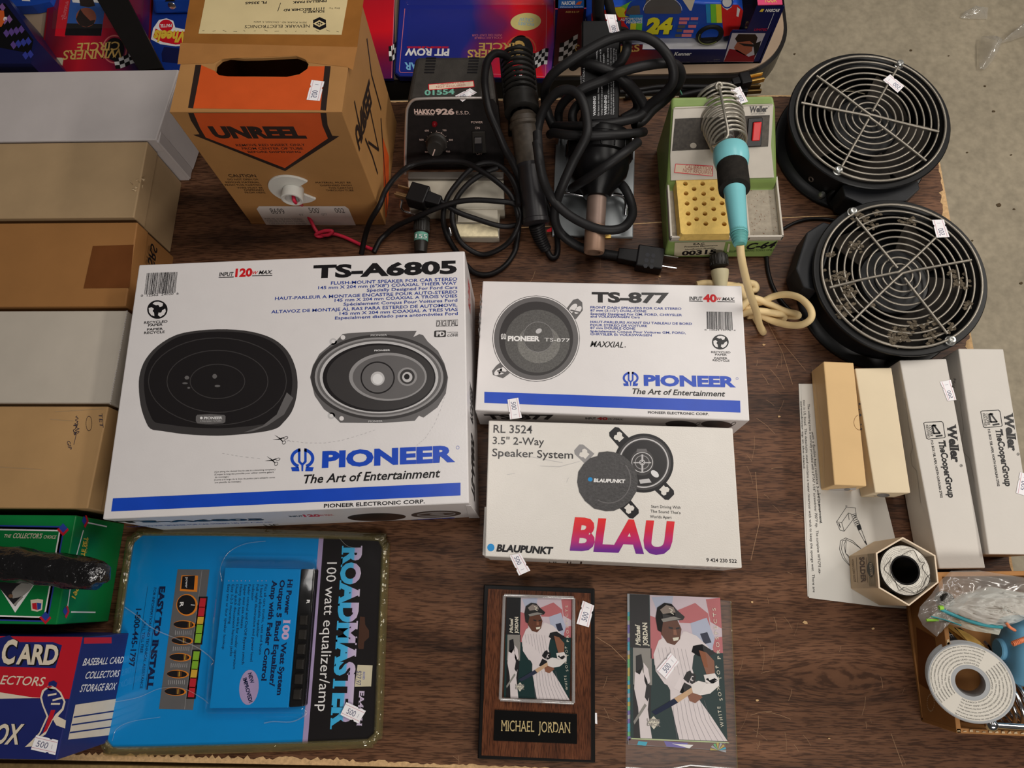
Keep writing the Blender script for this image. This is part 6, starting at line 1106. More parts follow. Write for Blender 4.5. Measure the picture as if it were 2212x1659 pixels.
pt.ell(m, *kk5(cx+10, cy+20), 70, 68, mat('speaker_mesh_print', (92, 90, 88), .35, noise=.25, scale=700), 3, n=50); pt.l += .02
pt.ell(m, *kk5(cx+20, cy+40), 46, 42, mat('speaker_cone_print', (122, 120, 116), .35, noise=.25, scale=700), 3); pt.l += .02; pt.ell(m, *kk5(cx+16, cy-12), 34, 33, mat('speaker_mesh_print', (92, 90, 88), .35), 3); pt.l += .02
pt.ring(m, *kk5(cx+16, cy-12), 33, 33, .8, SPK[3], 3); pt.ell(m, *kk5(540, 440), 7, 5, SPK[4], 3, rot=-30)
pioneer(m, pt, kk5, (273, 480, 20, 22), (305, 514), (548, 516), (306, 478), WHT, 4); pt.tl(m, 'TS-877', kk5(582, 518), kk5(775, 524), 7.5, WHT, 4)
pt = Pl((0, 0, z), (0, 0, 1))
pf = Pl.of(q[0], q[1], (q[0].x, q[0].y, 0), .15)
pf.text(m, 'TS-877', kk5(150, 1105), kk5(670, 1108), kk5(130, 1072), INK, 2, bold=.045); pf.text(m, 'INPUT', kk5(895, 1107), kk5(975, 1108), kk5(893, 1093), INK, 2, bold=.02); pf.text(m, '40', kk5(980, 1110), kk5(1062, 1112), kk5(980, 1092), RED, 2, bold=.04); pf.text(m, 'W MAX.', kk5(1065, 1111), kk5(1180, 1114), kk5(1066, 1098), INK, 2, shear=.2)
for x in (1620, 1890): pf.ell(m, *kk5(x, 1148), 34, 8, SPK[1], 2, rot=3); pf.ring(m, *kk5(x+125, 1142), 7, 3, 1.2, SPK[2], 2, rot=-30)
pl_ = Pl.of(q[0], q[3], (q[0].x, q[0].y, 0), .15)
pl_.text(m, 'TS-877', kk5(98, 130), kk5(78, 470), kk5(115, 130), INK, 2, bold=.04)
o = fin(m, c, nlg); sticker(o, Pl((0, 0, z), (0, 0, 1), .3), kk5(303, 960), kk5(322, 1112), kk5(412, 1098), kk5(385, 946), k=8, tx=(.15, .55))
# ---------------- third carton with red to violet lettering
k6b = K(1010, 860, 3.511); z = 65; CR2 = mat('ivory_coated_board', (222, 216, 208), .28, spec=.55, noise=.015, bump=.3, bscale=800)
m, q, c, nlg = carton([k6b(160, 168), k6b(2012, 225), k6b(2083, 1290), k6b(130, 1200)], z, 0, CR2, 'speaker_carton', 'ivory car speaker carton with large red-to-violet lettering, nearest of three', 'car speaker cartons')
pt = Pl((0, 0, z), (0, 0, 1))
for s_, x0, x1, y0, y1, h_ in (('RL 3524', 196, 490, 262, 268, 60), ('3.5" 2-Way', 190, 580, 348, 358, 56), ('Speaker System', 186, 800, 440, 460, 58)): pt.tl(m, s_, k6b(x0, y0), k6b(x1, y1), h_/3.511, SPK[1], 2, bold=.008)
def heart_tab(cx, cy, a, dark=INK):
    ca, sa = math.cos(a), math.sin(a); f = lambda x, y: k6b(cx+x*ca-y*sa, cy+x*sa+y*ca)
    pt.poly(m, [f(-52, 70), f(-48, -40), f(-30, -62), f(30, -62), f(48, -40), f(52, 70)], dark, 1); pt.poly(m, [f(0, -8), f(-14, -18), f(-34, -8), f(-34, 12), f(-22, 26), f(-24, 44), f(26, 44), f(22, 26), f(36, 10), f(32, -12), f(14, -20)], CR2, 2)
heart_tab(1138, 285, -.75); heart_tab(1502, 708, 2.35); heart_tab(875, 415, -.85, SPK[3]); heart_tab(1235, 848, 2.4)
cx, cy = 1336, 493
for rx, ry, mt_ in ((226, 224, INK), (206, 204, SPK[1]), (190, 188, SPK[4]), (180, 178, SPK[1]), (172, 170, SPK[0]), (90, 100, SPK[1]), (82, 78, SPK[4]), (76, 72, SPK[1]), (56, 54, SPK[3]), (50, 48, SPK[1]), (22, 22, SPK[4]), (16, 16, SPK[1])): pt.ell(m, *k6b(cx-(12 if rx < 100 else 0), cy-(5 if rx < 100 else 0)), rx/3.511, ry/3.511, mt_, 2, n=56); pt.l += .02
pt.poly(m, KL(k6b, (1300, 620), (1375, 610), (1395, 640), (1310, 650)), SPK[4], 2); pt.ell(m, *k6b(1420, 575), 10, 6, SPK[5], 2, rot=40); pt.line(m, KL(k6b, (1325, 430), (1325, 560)), 1.6, SPK[4], 2); pt.line(m, KL(k6b, (1260, 490), (1390, 490)), 1, SPK[4], 2); pt.poly(m, KL(k6b, (1285, 385), (1355, 385), (1365, 410), (1280, 410)), SPK[2], 2)
cx, cy = 1062, 632; disc = [(832, 640), (840, 560), (880, 500), (930, 455), (985, 440), (995, 412), (1060, 405), (1110, 410), (1185, 440), (1240, 490), (1278, 555), (1292, 630), (1280, 710), (1240, 775), (1180, 825), (1110, 855), (1050, 858), (960, 838), (890, 780), (848, 715)]
pt.poly(m, KL(k6b, *disc), mat('speaker_cover_print', (74, 72, 72), .28, noise=.15, scale=400, bump=.4, bscale=420), 3); pt.l += .02; pt.ring(m, *k6b(1070, 620), 170/3.511, 180/3.511, 2.2, SPK[2], 3, a0=-40, a1=120)
CYAN = mat('cyan_ink', (24, 140, 208), .3); pt.ell(m, *k6b(930, 617), 5, 4.6, CYAN, 4); pt.text(m, 'BLAUPUNKT', k6b(956, 636), k6b(1196, 645), k6b(958, 610), WHT, 4, bold=.045, shear=.12)
pt = Pl((0, 0, z), (0, 0, 1))
for s_, x0, x1, y0, y1 in (('Start Driving With', 1393, 1615, 832, 840), ("The Sound That's", 1388, 1615, 868, 880), ('Worlds Apart', 1384, 1548, 908, 916)): pt.tl(m, s_, k6b(x0, y0), k6b(x1, y1), 6.2, SPK[0], 2)
BG = ramp_mat('red_violet_print', 1, (P(*k6b(1000, 1150), z).y-c.y)/1000, (P(*k6b(1000, 920), z).y-c.y)/1000, [(0, (108, 34, 138)), (.3, (186, 34, 112)), (.62, (208, 24, 60)), (1, (226, 36, 30))], .26)
pt.text(m, 'BLAU', k6b(775, 1142), k6b(1575, 1178), k6b(810, 912), BG, 2, bold=.045, shear=.14)
pt.ell(m, *k6b(177, 1133), 7.8, 8.2, CYAN, 2); pt.text(m, 'BLAUPUNKT', k6b(218, 1160), k6b(650, 1182), k6b(222, 1110), INK, 2, bold=.05, shear=.16); pt.tl(m, '9 424 230 522', k6b(1812, 1240), k6b(2042, 1250), 7.6, SPK[0], 2, bold=.012)
for q_ in ([(550, 515), (700, 520), (850, 480)], [(300, 580), (360, 570)], [(765, 605), (752, 638)], [(230, 435), (400, 430), (720, 490)]): pt.line(m, KL(k6b, *q_), .35, SPK[4], 2)
pf = Pl.of(q[0], q[1], (q[0].x, q[0].y, 0), .15)
for x in [615+R.uniform(0, 280) for _ in range(10)]: pf.line(m, KL(k6b, (x, 1240), (x-3, 1258)), .8, INK, 2)
pf.text(m, 'BLAU', k6b(1540, 1284), k6b(1910, 1298), k6b(1540, 1276), SPK[4], 2, bold=.03)
o = fin(m, c, nlg); sticker(o, Pl((0, 0, z), (0, 0, 1), .3), k6b(318, 1194), k6b(390, 1346), k6b(476, 1308), k6b(400, 1176), k=8, tx=(.14, .55))
m = MB(); x, y = q[0].x, q[0].y; m.hexa([(x-4, y+2, 0), (x-.3, y+1, 0), (x-.3, y+46, 0), (x-3, y+46, 0)], [(x-3, y+2, 52), (x-.2, y+1, 52), (x-.2, y+46, 52), (x-2, y+46, 52)], CR2, .2); m.build('end_flap', o)
# ================================================================ equalizer blister pack
k7 = K(200, 1120, 3.077)
EBL = mat('blister_card_blue', (8, 134, 204), .35, noise=.02); LIL = mat('lilac_stripe', (168, 150, 188), .35); EBK = mat('blister_card_black', (30, 27, 28), .3); CLR = clear_mat('clear_blister_shell', refl=.08, rough=.12, bump=.6, bscale=22); RIM = clear_mat('yellowed_blister_rim', (200, 186, 130), refl=.2, tint=.4, milky=.10, bump=.6, bscale=90)
zc = 7
oc = [(262, 200), (285, 150), (330, 112), (380, 104), (1000, 112), (1860, 134), (1905, 150), (1930, 190), (1932, 230), (1902, 900), (1885, 1400), (1870, 1440), (1830, 1472), (1780, 1482), (1000, 1508), (180, 1532), (125, 1515), (95, 1480), (88, 1430), (160, 900)]
b0 = Vector((-280, -45, 0)); t = thing('equalizer_blister_pack', b0, 'blue and black car equalizer blister pack in clear plastic shell', 'blister pack')
def inset(pts, e): 
    cx = sum(p[0] for p in pts)/len(pts); cy = sum(p[1] for p in pts)/len(pts); out = []
    for x, y in pts: d = math.hypot(x-cx, y-cy); out.append((x+(x-cx)/d*e, y+(y-cy)/d*e))
    return out
m = MB(); m.prism([P(*k7(*p), zc) for p in oc], (0, 0, -1.2), EBL)
pt = Pl((0, 0, zc), (0, 0, 1), .12)
pt.poly(m, KL(k7, (1534, 126), (1860, 134), (1905, 150), (1930, 190), (1932, 230), (1902, 900), (1885, 1400), (1870, 1440), (1830, 1472), (1780, 1482), (1428, 1495), (1480, 800)), EBK, 1); pt.poly(m, KL(k7, (1505, 125), (1536, 126), (1484, 800), (1430, 1495), (1394, 1496), (1452, 800)), LIL, 2)
RMG = ramp_mat('cyan_lilac_print', 0, (P(*k7(1650, 800), zc).x-b0.x)/1000, (P(*k7(1755, 800), zc).x-b0.x)/1000, [(0, (60, 176, 226)), (.45, (80, 180, 226)), (.55, (190, 170, 210)), (1, (206, 190, 214))], .35); RMG.node_tree.nodes['Color Ramp'].color_ramp.interpolation = 'LINEAR'
pt.text(m, 'ROADMASTER', k7(1668, 182), k7(1588, 1400), k7(1788, 190), RMG, 4, bold=.05, serif=.07)
pt.text(m, '100 watt equalizer/amp', k7(1560, 292), k7(1496, 1282), k7(1626, 296), WHT, 4, bold=.0)
pt.text(m, 'EA400H', k7(1775, 1146), k7(1757, 1378), k7(1807, 1148), RMG, 4, bold=.035, serif=.05)
pt.poly(m, KL(k7, (1762, 972), (1862, 976), (1852, 1116), (1742, 1118)), mat('old_price_label', (206, 196, 168), .5, noise=.08), 5); pt.text(m, '$27.97', k7(1758, 1012), k7(1752, 1108), k7(1790, 1013), PEN, 7); pt.text(m, 'ROSES', k7(1798, 1020), k7(1796, 1070), k7(1812, 1020), BLUE, 7)
pt.poly(m, KL(k7, (1778, 652), (1810, 655), (1812, 705), (1838, 745), (1838, 790), (1806, 820), (1802, 868), (1770, 868), (1764, 850)), mat('painted_hang_slot_shade', (70, 42, 28), .6), 5)  # no hole cut: the slot's shade is painted as a dark patch
NVI = mat('dark_navy_ink', (16, 28, 66), .4)
pt.text(m, 'EASY TO INSTALL', k7(448, 452), k7(360, 1138), k7(484, 454), NVI, 2, bold=.05, serif=.05); pt.text(m, 'FOR INFORMATION AND TECHNICAL ASSISTANCE', k7(408, 460), k7(314, 1130), k7(425, 461), NVI, 2); pt.text(m, 'CALL TOLL FREE', k7(340, 680), k7(316, 895), k7(358, 682), NVI, 2); pt.text(m, '1-800-445-1797', k7(290, 600), k7(240, 985), k7(326, 602), NVI, 2, bold=.02)
for a_, b_ in (((368, 450), (268, 1140)), ((440, 460), (350, 1140))): pt.line(m, KL(k7, a_, b_), .3, NVI, 2)
# printed faceplate picture
FPG = mat('faceplate_grey_print', (100, 98, 98), .35); ORN = mat('amber_print', (226, 132, 40), .35); pt.poly(m, KL(k7, (566, 338), (778, 340), (668, 1272), (442, 1266)), FPG, 2); pt.line(m, KL(k7, (728, 344), (612, 1268)), .4, SPK[3], 3)
pt.poly(m, KL(k7, (592, 378), (702, 380), (696, 488), (580, 482)), ORN, 3); pt.poly(m, KL(k7, (598, 384), (682, 380), (674, 474), (590, 468)), INK, 4); pt.text(m, 'power', k7(622, 392), k7(616, 462), k7(640, 393), WHT, 5)
pt.ell(m, *k7(628, 575), 23, 23.5, ORN, 3, n=40); pt.ell(m, *k7(624, 573), 20, 21, INK, 4); pt.line(m, KL(k7, (655, 574), (680, 576)), .7, WHT, 5); pt.text(m, 'R', k7(583, 556), k7(580, 590), k7(606, 558), WHT, 5, bold=.03)
for i, (x, y, o_) in enumerate(((610, 705, 25), (596, 812, 0), (582, 922, 22), (566, 1034, 0), (550, 1150, 8))):
    pt.ell(m, *k7(x+2, y), 23.5, 9, ORN, 3, rot=2); pt.ell(m, *k7(x-4, y), 21.5, 7.5, INK, 4, rot=2); pt.poly(m, KL(k7, (x+o_, y-18), (x+o_+28, y-16), (x+o_+26, y+18), (x+o_-2, y+18)), mat('knob_brown_print', (96, 60, 34), .35), 5); pt.line(m, KL(k7, (x+o_+12, y-16), (x+o_+10, y+16)), .6, YEL, 6)
    if i < 4:
        for j in range(9): pt.line(m, KL(k7, (x-58+j*13, y+42-(3 if j % 4 == 0 else 0)), (x-60+j*13, y+66+(3 if j % 4 == 0 else 0))), .3, SPK[4], 3)
for (y0, y1, c_) in ((535, 588, 0), (592, 650, 0), (654, 702, 1), (706, 762, 2), (766, 822, 2), (888, 942, 2), (946, 1000, 2), (1004, 1058, 1), (1062, 1120, 0), (1124, 1182, 0)):
    f = lambda y: 735-(y-535)*.122; cc = (mat('led_red_print', (190, 40, 50), .35), mat('led_amber_print', (214, 170, 60), .35), mat('led_green_print', (130, 176, 50), .35))[c_]; pt.line(m, KL(k7, (f(y0), y0-3), (f(y1), y1+3)), 9, INK, 3); pt.line(m, KL(k7, (f(y0), y0+4), (f(y1), y1-4)), 6, cc, 4)
m.build('printed_card', t)
m = MB()   # clear rolled rim around the card
for e, zz, rr_ in ((16, 5.2, 4.6), (6, 8.6, 2.0)): m.tube(spline([P(*k7(*p), zz) for p in inset(oc, e)], 3, True), rr_, RIM, 8, closed=True)
m.build('clear_rim', t)
# boxed unit under the bubble
zu = 19; uc = [(880, 326), (1383, 336), (1300, 1258), (775, 1262)]; uq = [P(*k7(*p), zu) for p in uc]
ubl = [uq[3], uq[2], uq[1], uq[0]]; m = MB(); m.hexa([Vector((p.x, p.y, zc+.3)) for p in ubl], ubl, EBL, .6)
pu = Pl((0, 0, zu), (0, 0, 1), .12); 
for s_, x0, y0, x1, y1, h_, ink, kw in (('Hi Power', 1300, 404, 1276, 640, 32, NVI, dict(bold=.03, serif=.04)), ('100', 1272, 672, 1258, 806, 42, mat('lilac_ink', (196, 170, 206), .35), dict(bold=.05, serif=.04)), ('Watt System', 1258, 822, 1226, 1176, 32, NVI, dict(bold=.03, serif=.04)), ('Output 5 Band Equalizer/', 1248, 408, 1176, 1118, 32, NVI, dict(bold=.03, serif=.04)), ('Amp with Fader Control', 1196, 410, 1122, 1080, 32, NVI, dict(bold=.03, serif=.04))): pu.text(m, s_, k7(x0, y0), k7(x1, y1), k7(x0+h_, y0+2), ink, 2, **kw)
for i, (s_, ln) in enumerate((('Fits all cars, trucks, vans and boats', 465), ('5 band adjustable equalizer', 350), ('Full night illumination and power level', 510), ('indicator', 105), ('Fader control and On/Off Bypass switch', 530), ('Super mini size chassis', 290), ('Heavy duty heat sinks for cooler operation', 560), ('Dual quick disconnect harness jacks', 475), ('Easy 1-2-3 mounting', 260), ('Easy two or four speaker hookup', 430))):
    x = 1146-i*27.5; y = 440; pu.text(m, s_, k7(x, y), k7(x-ln*.085, y+ln), k7(x+17, y+1), NVI, 2)
    if i != 3: pu.ell(m, *k7(x+8, y-26), .9, 1.4, LIL, 2)
pu.ell(m, *k7(1040, 1122), 21, 38, LIL, 2, rot=5); pu.text(m, 'NEW', k7(1034, 1030), k7(1052, 1100), k7(1058, 1024), NVI, 4, bold=.03, serif=.04); pu.text(m, 'IMPROVED!', k7(1000, 1064), k7(1042, 1226), k7(1024, 1058), NVI, 4, bold=.03, serif=.04)
m.build('unit_sleeve', t)
m = MB(); a, b = P(*k7(1384, 334), zu-1), P(*k7(1302, 1258), zu-1); w_ = 13
m.hexa([Vector((b.x, b.y, zc+.3)), Vector((b.x+w_+2, b.y+1, zc+.3)), Vector((a.x+w_+2, a.y, zc+.3)), Vector((a.x, a.y, zc+.3))], [b, b+Vector((w_, 1, -2)), a+Vector((w_, 0, -2)), a], BKB, 1.5); 
pv = Pl((0, 0, zu-1.5), (0, 0, 1), 1.2); pv.text(m, 'R', k7(1428, 540), k7(1424, 566), k7(1448, 541), WHT, 2, bold=.03); m.build('equalizer_unit', t)
for i in range(6):
    m = MB(); f = .38+i*.105; q = a+(b-a)*f+Vector((8, 0, -.5)); m.hexa([q+Vector((-3.5, -5, 0)), q+Vector((3.5, -5, 0)), q+Vector((3.5, 5, 0)), q+Vector((-3.5, 5, 0))], [q+Vector((-4, -4, 3.2)), q+Vector((3, -4, 3.2)), q+Vector((3, 4, 3.2)), q+Vector((-4, 4, 3.2))], KNB, .6); m.build('slider_knob', t)
m = MB(); lo = [P(*k7(*p), zc+1.5) for p in ((740, 1330), (1415, 1330), (1490, 250), (830, 250))]; hi = [uq[3]+Vector((-3, -3, 2)), uq[2]+Vector((w_+3, -3, 1)), uq[1]+Vector((w_+3, 3, 1)), uq[0]+Vector((-3, 3, 2))]
bm = bmesh.new(); vs = [bm.verts.new(p) for p in lo+hi]
for f in ((4, 5, 6, 7), (0, 1, 5, 4), (1, 2, 6, 5), (2, 3, 7, 6), (3, 0, 4, 7)): bm.faces.new([vs[i] for i in f])
bmesh.ops.bevel(bm, geom=[e for e in bm.edges if len(e.link_faces) == 2], offset=3.5, segments=3, affect='EDGES', profile=.5); m.bm(bm, CLR, True); m.build('clear_bubble', t)
m = MB(); sh = inset(oc, -10); g = [P(*k7(*p), zc+1.3) for p in sh]; m.poly(g[::-1], CLR); m.build('clear_sheet', t)
CRS = clear_mat('blister_crease', (250, 250, 250), refl=.25, milky=.08); m = MB()
for pts, r_c in ((((215, 590), (300, 650), (400, 730), (560, 800), (700, 860), (800, 940), (790, 975)), .7), (((120, 1225), (300, 1190), (450, 1130), (600, 1130), (720, 1190), (770, 1230)), .45), (((130, 1480), (160, 1400), (260, 1350), (450, 1320)), .3), (((860, 420), (850, 330), (900, 230), (1010, 170), (1150, 150)), .5), (((1140, 1360), (1200, 1350), (1330, 1350), (1420, 1300), (1410, 1270)), .7), (((1640, 130), (1690, 180), (1760, 200)), .4)):
    m = MB(); m.tube(spline([P(*k7(*p), zc+1.6) for p in pts], 6), r_c*.7, CRS, 6); m.build('film_crease', t)
sticker(t, Pl((0, 0, zc+2), (0, 0, 1), .2), k7(1648, 1304), k7(1768, 1362), k7(1818, 1278), k7(1688, 1220), k=6, tx=(.22, .66))
# ================================================================ trading-card plaque and loose cards
PW = walnut('plaque_walnut', (58, 31, 19), (98, 55, 33), (120, 72, 46), .35, 1.3, None, math.pi/2)
FG = {n: mat('card_'+n, c, .3, noise=.02) for n, c in dict(bg=(24, 52, 52), crowd=(206, 190, 198), red=(186, 108, 112), blue=(178, 184, 204), helmet=(38, 36, 36), shine=(140, 128, 120), skin=(98, 60, 44), skin2=(140, 92, 70), uni=(222, 212, 212), pin=(120, 112, 122), black=(30, 30, 32), glove=(226, 220, 216), wood=(200, 166, 132), navy=(44, 50, 70), cream=(220, 214, 196), grey=(140, 136, 130)).items()}
def player(m, pl, f, k0=1):
    """printed batter, f maps card coordinates (0-100 across, 0-140 down) to pixels"""
    def pg(pts, c, k): pl.poly(m, [f(*p) for p in pts], FG[c], k0+k)
    pg([(0, 0), (100, 0), (100, 140), (0, 140)], 'bg', 0)
    pg([(22, 0), (100, 0), (100, 52), (60, 50), (22, 60)], 'crowd', 1)
    pg([(22, 20), (34, 24), (34, 62), (22, 62)], 'red', 2); pg([(52, 14), (72, 6), (86, 16), (88, 34), (66, 26), (54, 26)], 'red', 2); pg([(84, 2), (100, 0), (100, 30), (88, 24)], 'red', 2); pg([(88, 40), (100, 38), (100, 54), (90, 54)], 'red', 2)
    pg([(66, 26), (84, 20), (92, 40), (88, 52), (70, 48)], 'blue', 3); pg([(76, 36), (84, 34), (88, 44), (80, 46)], 'navy', 4); pg([(24, 2), (48, 0), (46, 10), (30, 16)], 'blue', 2)
    pg([(0, 0), (21, 0), (21, 52), (0, 52)], 'black', 3); pg([(3, 52), (23, 52), (23, 88), (3, 88)], 'grey', 2); pg([(3, 88), (22, 88), (20, 140), (3, 140)], 'black', 2)
    pg([(5, 76), (12, 72), (18, 84), (20, 96), (18, 112), (22, 140), (10, 140), (8, 110), (4, 92)], 'uni', 4); pg([(6, 60), (12, 58), (14, 70), (10, 78), (6, 76)], 'black', 4); pg([(14, 66), (19, 72), (21, 84), (18, 92), (15, 84)], 'uni', 4); pg([(17, 88), (20, 86), (21, 96), (18, 104), (15, 100)], 'black', 5); pg([(3, 124), (15, 106), (17, 108), (4, 127)], 'grey', 5)
    # body and legs
    body = [(31, 44), (38, 40), (50, 46), (58, 34), (66, 36), (76, 48), (68, 58), (66, 70), (70, 84), (68, 92), (72, 100), (84, 116), (100, 140), (50, 140), (46, 122), (42, 104), (42, 92), (36, 82), (26, 68), (25, 58)]
    pg(body, 'uni', 6)
    pg([(54, 40), (60, 34), (72, 38), (84, 48), (86, 52), (80, 54), (70, 54), (60, 52)], 'uni', 7)
    for i in range(9): x = 44+i*4.2; pl.line(m, [f(x, 101), f(x+1.5+i*.5, 120), f(x+4+i*1.8, 140)], .22, FG['pin'], k0+8)
    for i in range(8): x = 30+i*4.2; pl.line(m, [f(x, 50+abs(i-3)*.5), f(x+3, 66), f(x+8, 88)], .2, FG['pin'], k0+8)
    pg([(60, 74), (64, 72), (66, 76), (62, 84), (56, 88), (54, 84)], 'black', 8); pl.text(m, '3', f(63, 84), f(69, 85), f(64, 75), FG['black'], k0+9, bold=.05)
    # arms
    pg([(26, 60), (40, 66), (58, 82), (66, 88), (62, 96), (50, 92), (36, 86), (27, 74)], 'uni', 9); pg([(57, 84), (66, 88), (62, 97), (52, 94)], 'black', 10); pg([(60, 96), (70, 92), (76, 98), (68, 104), (62, 102)], 'skin2', 9)
    pg([(68, 48), (78, 46), (92, 54), (84, 58), (74, 58), (66, 54)], 'black', 10); pg([(74, 52), (82, 54), (90, 62), (90, 76), (82, 78), (78, 66)], 'skin2', 11)
    # head
    pg([(31, 24), (36, 20), (52, 24), (56, 32), (54, 42), (48, 48), (40, 46), (34, 38)], 'skin', 10); pg([(46, 41), (53, 40), (52, 43), (47, 44)], 'cream', 12); pg([(42, 30), (47, 31), (46, 32.5), (42, 32)], 'black', 12); pg([(50, 31), (54, 30), (54, 32), (50, 32.5)], 'black', 12); pg([(47, 33), (50, 33), (51, 38), (47, 38)], 'skin2', 11)
    pg([(28, 22), (30, 12), (38, 7), (46, 8), (52, 14), (60, 20), (58, 23), (48, 24), (36, 26), (34, 36), (30, 34)], 'helmet', 12); pg([(33, 14), (40, 9), (48, 11), (50, 16), (36, 18)], 'shine', 13); pl.line(m, [f(43, 12), f(47, 14), f(44, 16), f(48, 18)], .6, FG['cream'], k0+14); pg([(34, 23), (48, 20), (56, 22), (46, 24), (36, 26)], 'grey', 13)
    # gloves and bat
    pg([(22, 114), (26, 117), (50, 104), (46, 100)], 'navy', 12); pg([(46, 100), (50, 104), (68, 92), (66, 88)], 'wood', 12)
    pg([(64, 86), (72, 82), (84, 84), (94, 80), (94, 86), (84, 94), (74, 96), (66, 94)], 'glove', 13); pg([(78, 76), (90, 74), (94, 80), (88, 84), (80, 84)], 'glove', 13); pg([(80, 80), (86, 77), (92, 80), (86, 84)], 'black', 14); pg([(82, 78), (87, 76), (89, 79), (84, 81)], 'glove', 15)
    pg([(18, 124), (24, 118), (30, 124), (24, 131)], 'cream', 8); pl.text(m, 'UPPER', f(17, 123.6), f(31, 124), f(17, 120.6), FG['grey'], k0+10, bold=.03); pl.text(m, 'DECK', f(17, 127.6), f(31, 128), f(17, 124.6), FG['grey'], k0+10, bold=.03)
    pl.text(m, 'Michael', f(11, 50), f(10.5, 29), f(6, 50), FG['cream'], k0+5, bold=.03, shear=.25, serif=.05); pl.text(m, 'JORDAN', f(19, 50), f(18.5, 27), f(14, 50), FG['cream'], k0+5, bold=.03, serif=.05)
    for s_, y0, y1 in (('WHITE', 126, 106), ('SOX', 100, 86), ('TOP', 80, 66), ('PROSPECTS', 60, 10)): pl.text(m, ' '.join(s_), f(97, y0), f(94, y1), f(93.5, y0), FG['cream'], k0+16, serif=.04)
k8b = K(1000, 1230, 3.456)
pq = [k8b(155, 112), k8b(984, 142), k8b(988, 1446), k8b(108, 1415)]
b0 = P(1160, 1455, 0); t = thing('card_plaque', b0, 'walnut plaque with black edge, mounted ball player card and engraved name plate', 'plaque')
q = [P(*p, 13) for p in pq]; q = [q[3], q[2], q[1], q[0]]; m = MB(); m.hexa([Vector((p.x, p.y, .3)) for p in q], q, mat('plaque_black_edge', (18, 16, 16), .3), 1.0, 2); m.build('backboard', t)
m = MB(); qi = [P(*k8b(*p), 13.4) for p in ((188, 145), (953, 178), (956, 1424), (137, 1388))]; m.prism(qi[::-1], (0, 0, -.6), PW); m.build('walnut_face', t)
m = MB(); qi = [P(*k8b(*p), 14.6) for p in ((238, 1048), (852, 1080), (852, 1303), (228, 1278))]; m.prism(qi, (0, 0, -1.2), mat('black_name_plate', (16, 15, 15), .22), r=.2); pn = Pl((0, 0, 14.6), (0, 0, 1)); pn.text(m, 'MICHAEL  JORDAN', k8b(284, 1205), k8b(802, 1222), k8b(288, 1124), mat('engraved_gold', (188, 168, 120), .4), 2, serif=.05); m.build('name_plate', t)
def quadmap(k, tl, tr, br, bl, W_=100, H_=140):
    def f(x, y):
        u, v = x/W_, y/H_; return k(tl[0]*(1-u)*(1-v)+tr[0]*u*(1-v)+br[0]*u*v+bl[0]*(1-u)*v, tl[1]*(1-u)*(1-v)+tr[1]*u*(1-v)+br[1]*u*v+bl[1]*(1-u)*v)
    return f
m = MB(); cq = [(326, 208), (812, 216), (797, 976), (306, 955)]; m.prism([P(*k8b(*p), 15.2) for p in cq], (0, 0, -.5), FG['cream']); player(m, Pl((0, 0, 15.2), (0, 0, 1), .08), quadmap(k8b, *cq)); m.build('player_card', t)
m = MB(); hq = [P(*k8b(*p), 19) for p in ((308, 194), (828, 213), (826, 999), (278, 973))]; HCL = clear_mat('clear_card_holder', refl=.09, bump=.05, bscale=40); m.prism(hq, (0, 0, -1.0), HCL)
for i in range(4): a, b = hq[i], hq[(i+1) % 4]; m.tube([a-Vector((0, 0, 2)), b-Vector((0, 0, 2))], 1.6, clear_mat('clear_holder_edge', (225, 222, 220), refl=.5, milky=.25), 6, caps=True)
m.build('clear_holder', t)
sticker(t, Pl((0, 0, 14), (0, 0, 1), .2), k8b(940, 432), k8b(980, 270), k8b(895, 233), k8b(848, 405), k=6, tx=(.2, .6), th=.45)
m = MB(); m.prism([P(*k8b(*p), .6) for p in ((985, 1070), (1000, 1072), (1003, 1155), (986, 1150))], (0, 0, .3), STK); m.build('paper_tag', t)
# loose jumbo card, prism card and the sleeve
m = MB(); pc_ = [(1246, 185), (1920, 212), (1975, 1282), (1252, 1256)]; m.prism([P(*k8b(*p), 2.6) for p in pc_], (0, 0, -.6), mat('pale_green_card_edge', (186, 200, 150), .5)); player(m, Pl((0, 0, 2.6), (0, 0, 1), .08), quadmap(k8b, *pc_))
m.poly([P(*k8b(*p), 2.1) for p in ((1980, 1290), (1990, 1298), (1260, 1268), (1255, 1258))], mat('pale_green_card_edge', (186, 200, 150), .5))
tag(m.build('player_card', base=P(1460, 1440, 2)), 'large loose ball player card with a 500 sticker, right of the plaque', 'trading card')
sticker(bpy.data.objects['player_card.001'] if 'player_card.001' in bpy.data.objects else bpy.data.objects['player_card'], Pl((0, 0, 3.6), (0, 0, 1), .3), k8b(1518, 818), k8b(1612, 690), k8b(1550, 622), k8b(1445, 748), k=8, tx=(.2, .6), th=.45)
m = MB(); HOL = [mat('hologram_'+n, c, .18, metal=.3) for n, c in (('cyan', (90, 200, 226)), ('green', (130, 214, 150)), ('gold', (220, 200, 110)), ('violet', (140, 130, 200)), ('silver', (196, 200, 206)))]
hb = [(1228, 182), (1900, 215), (1962, 1352), (1234, 1306)]; m.prism([P(*k8b(*p), 1.4) for p in hb], (0, 0, -.5), HOL[4]); ph = Pl((0, 0, 1.4), (0, 0, 1), .08)
for i in range(30): y = 320+i*32; ph.poly(m, KL(k8b, (1229, y), (1250, y-6), (1252, y+26), (1230, y+30)), HOL[R.randrange(5)], 2)
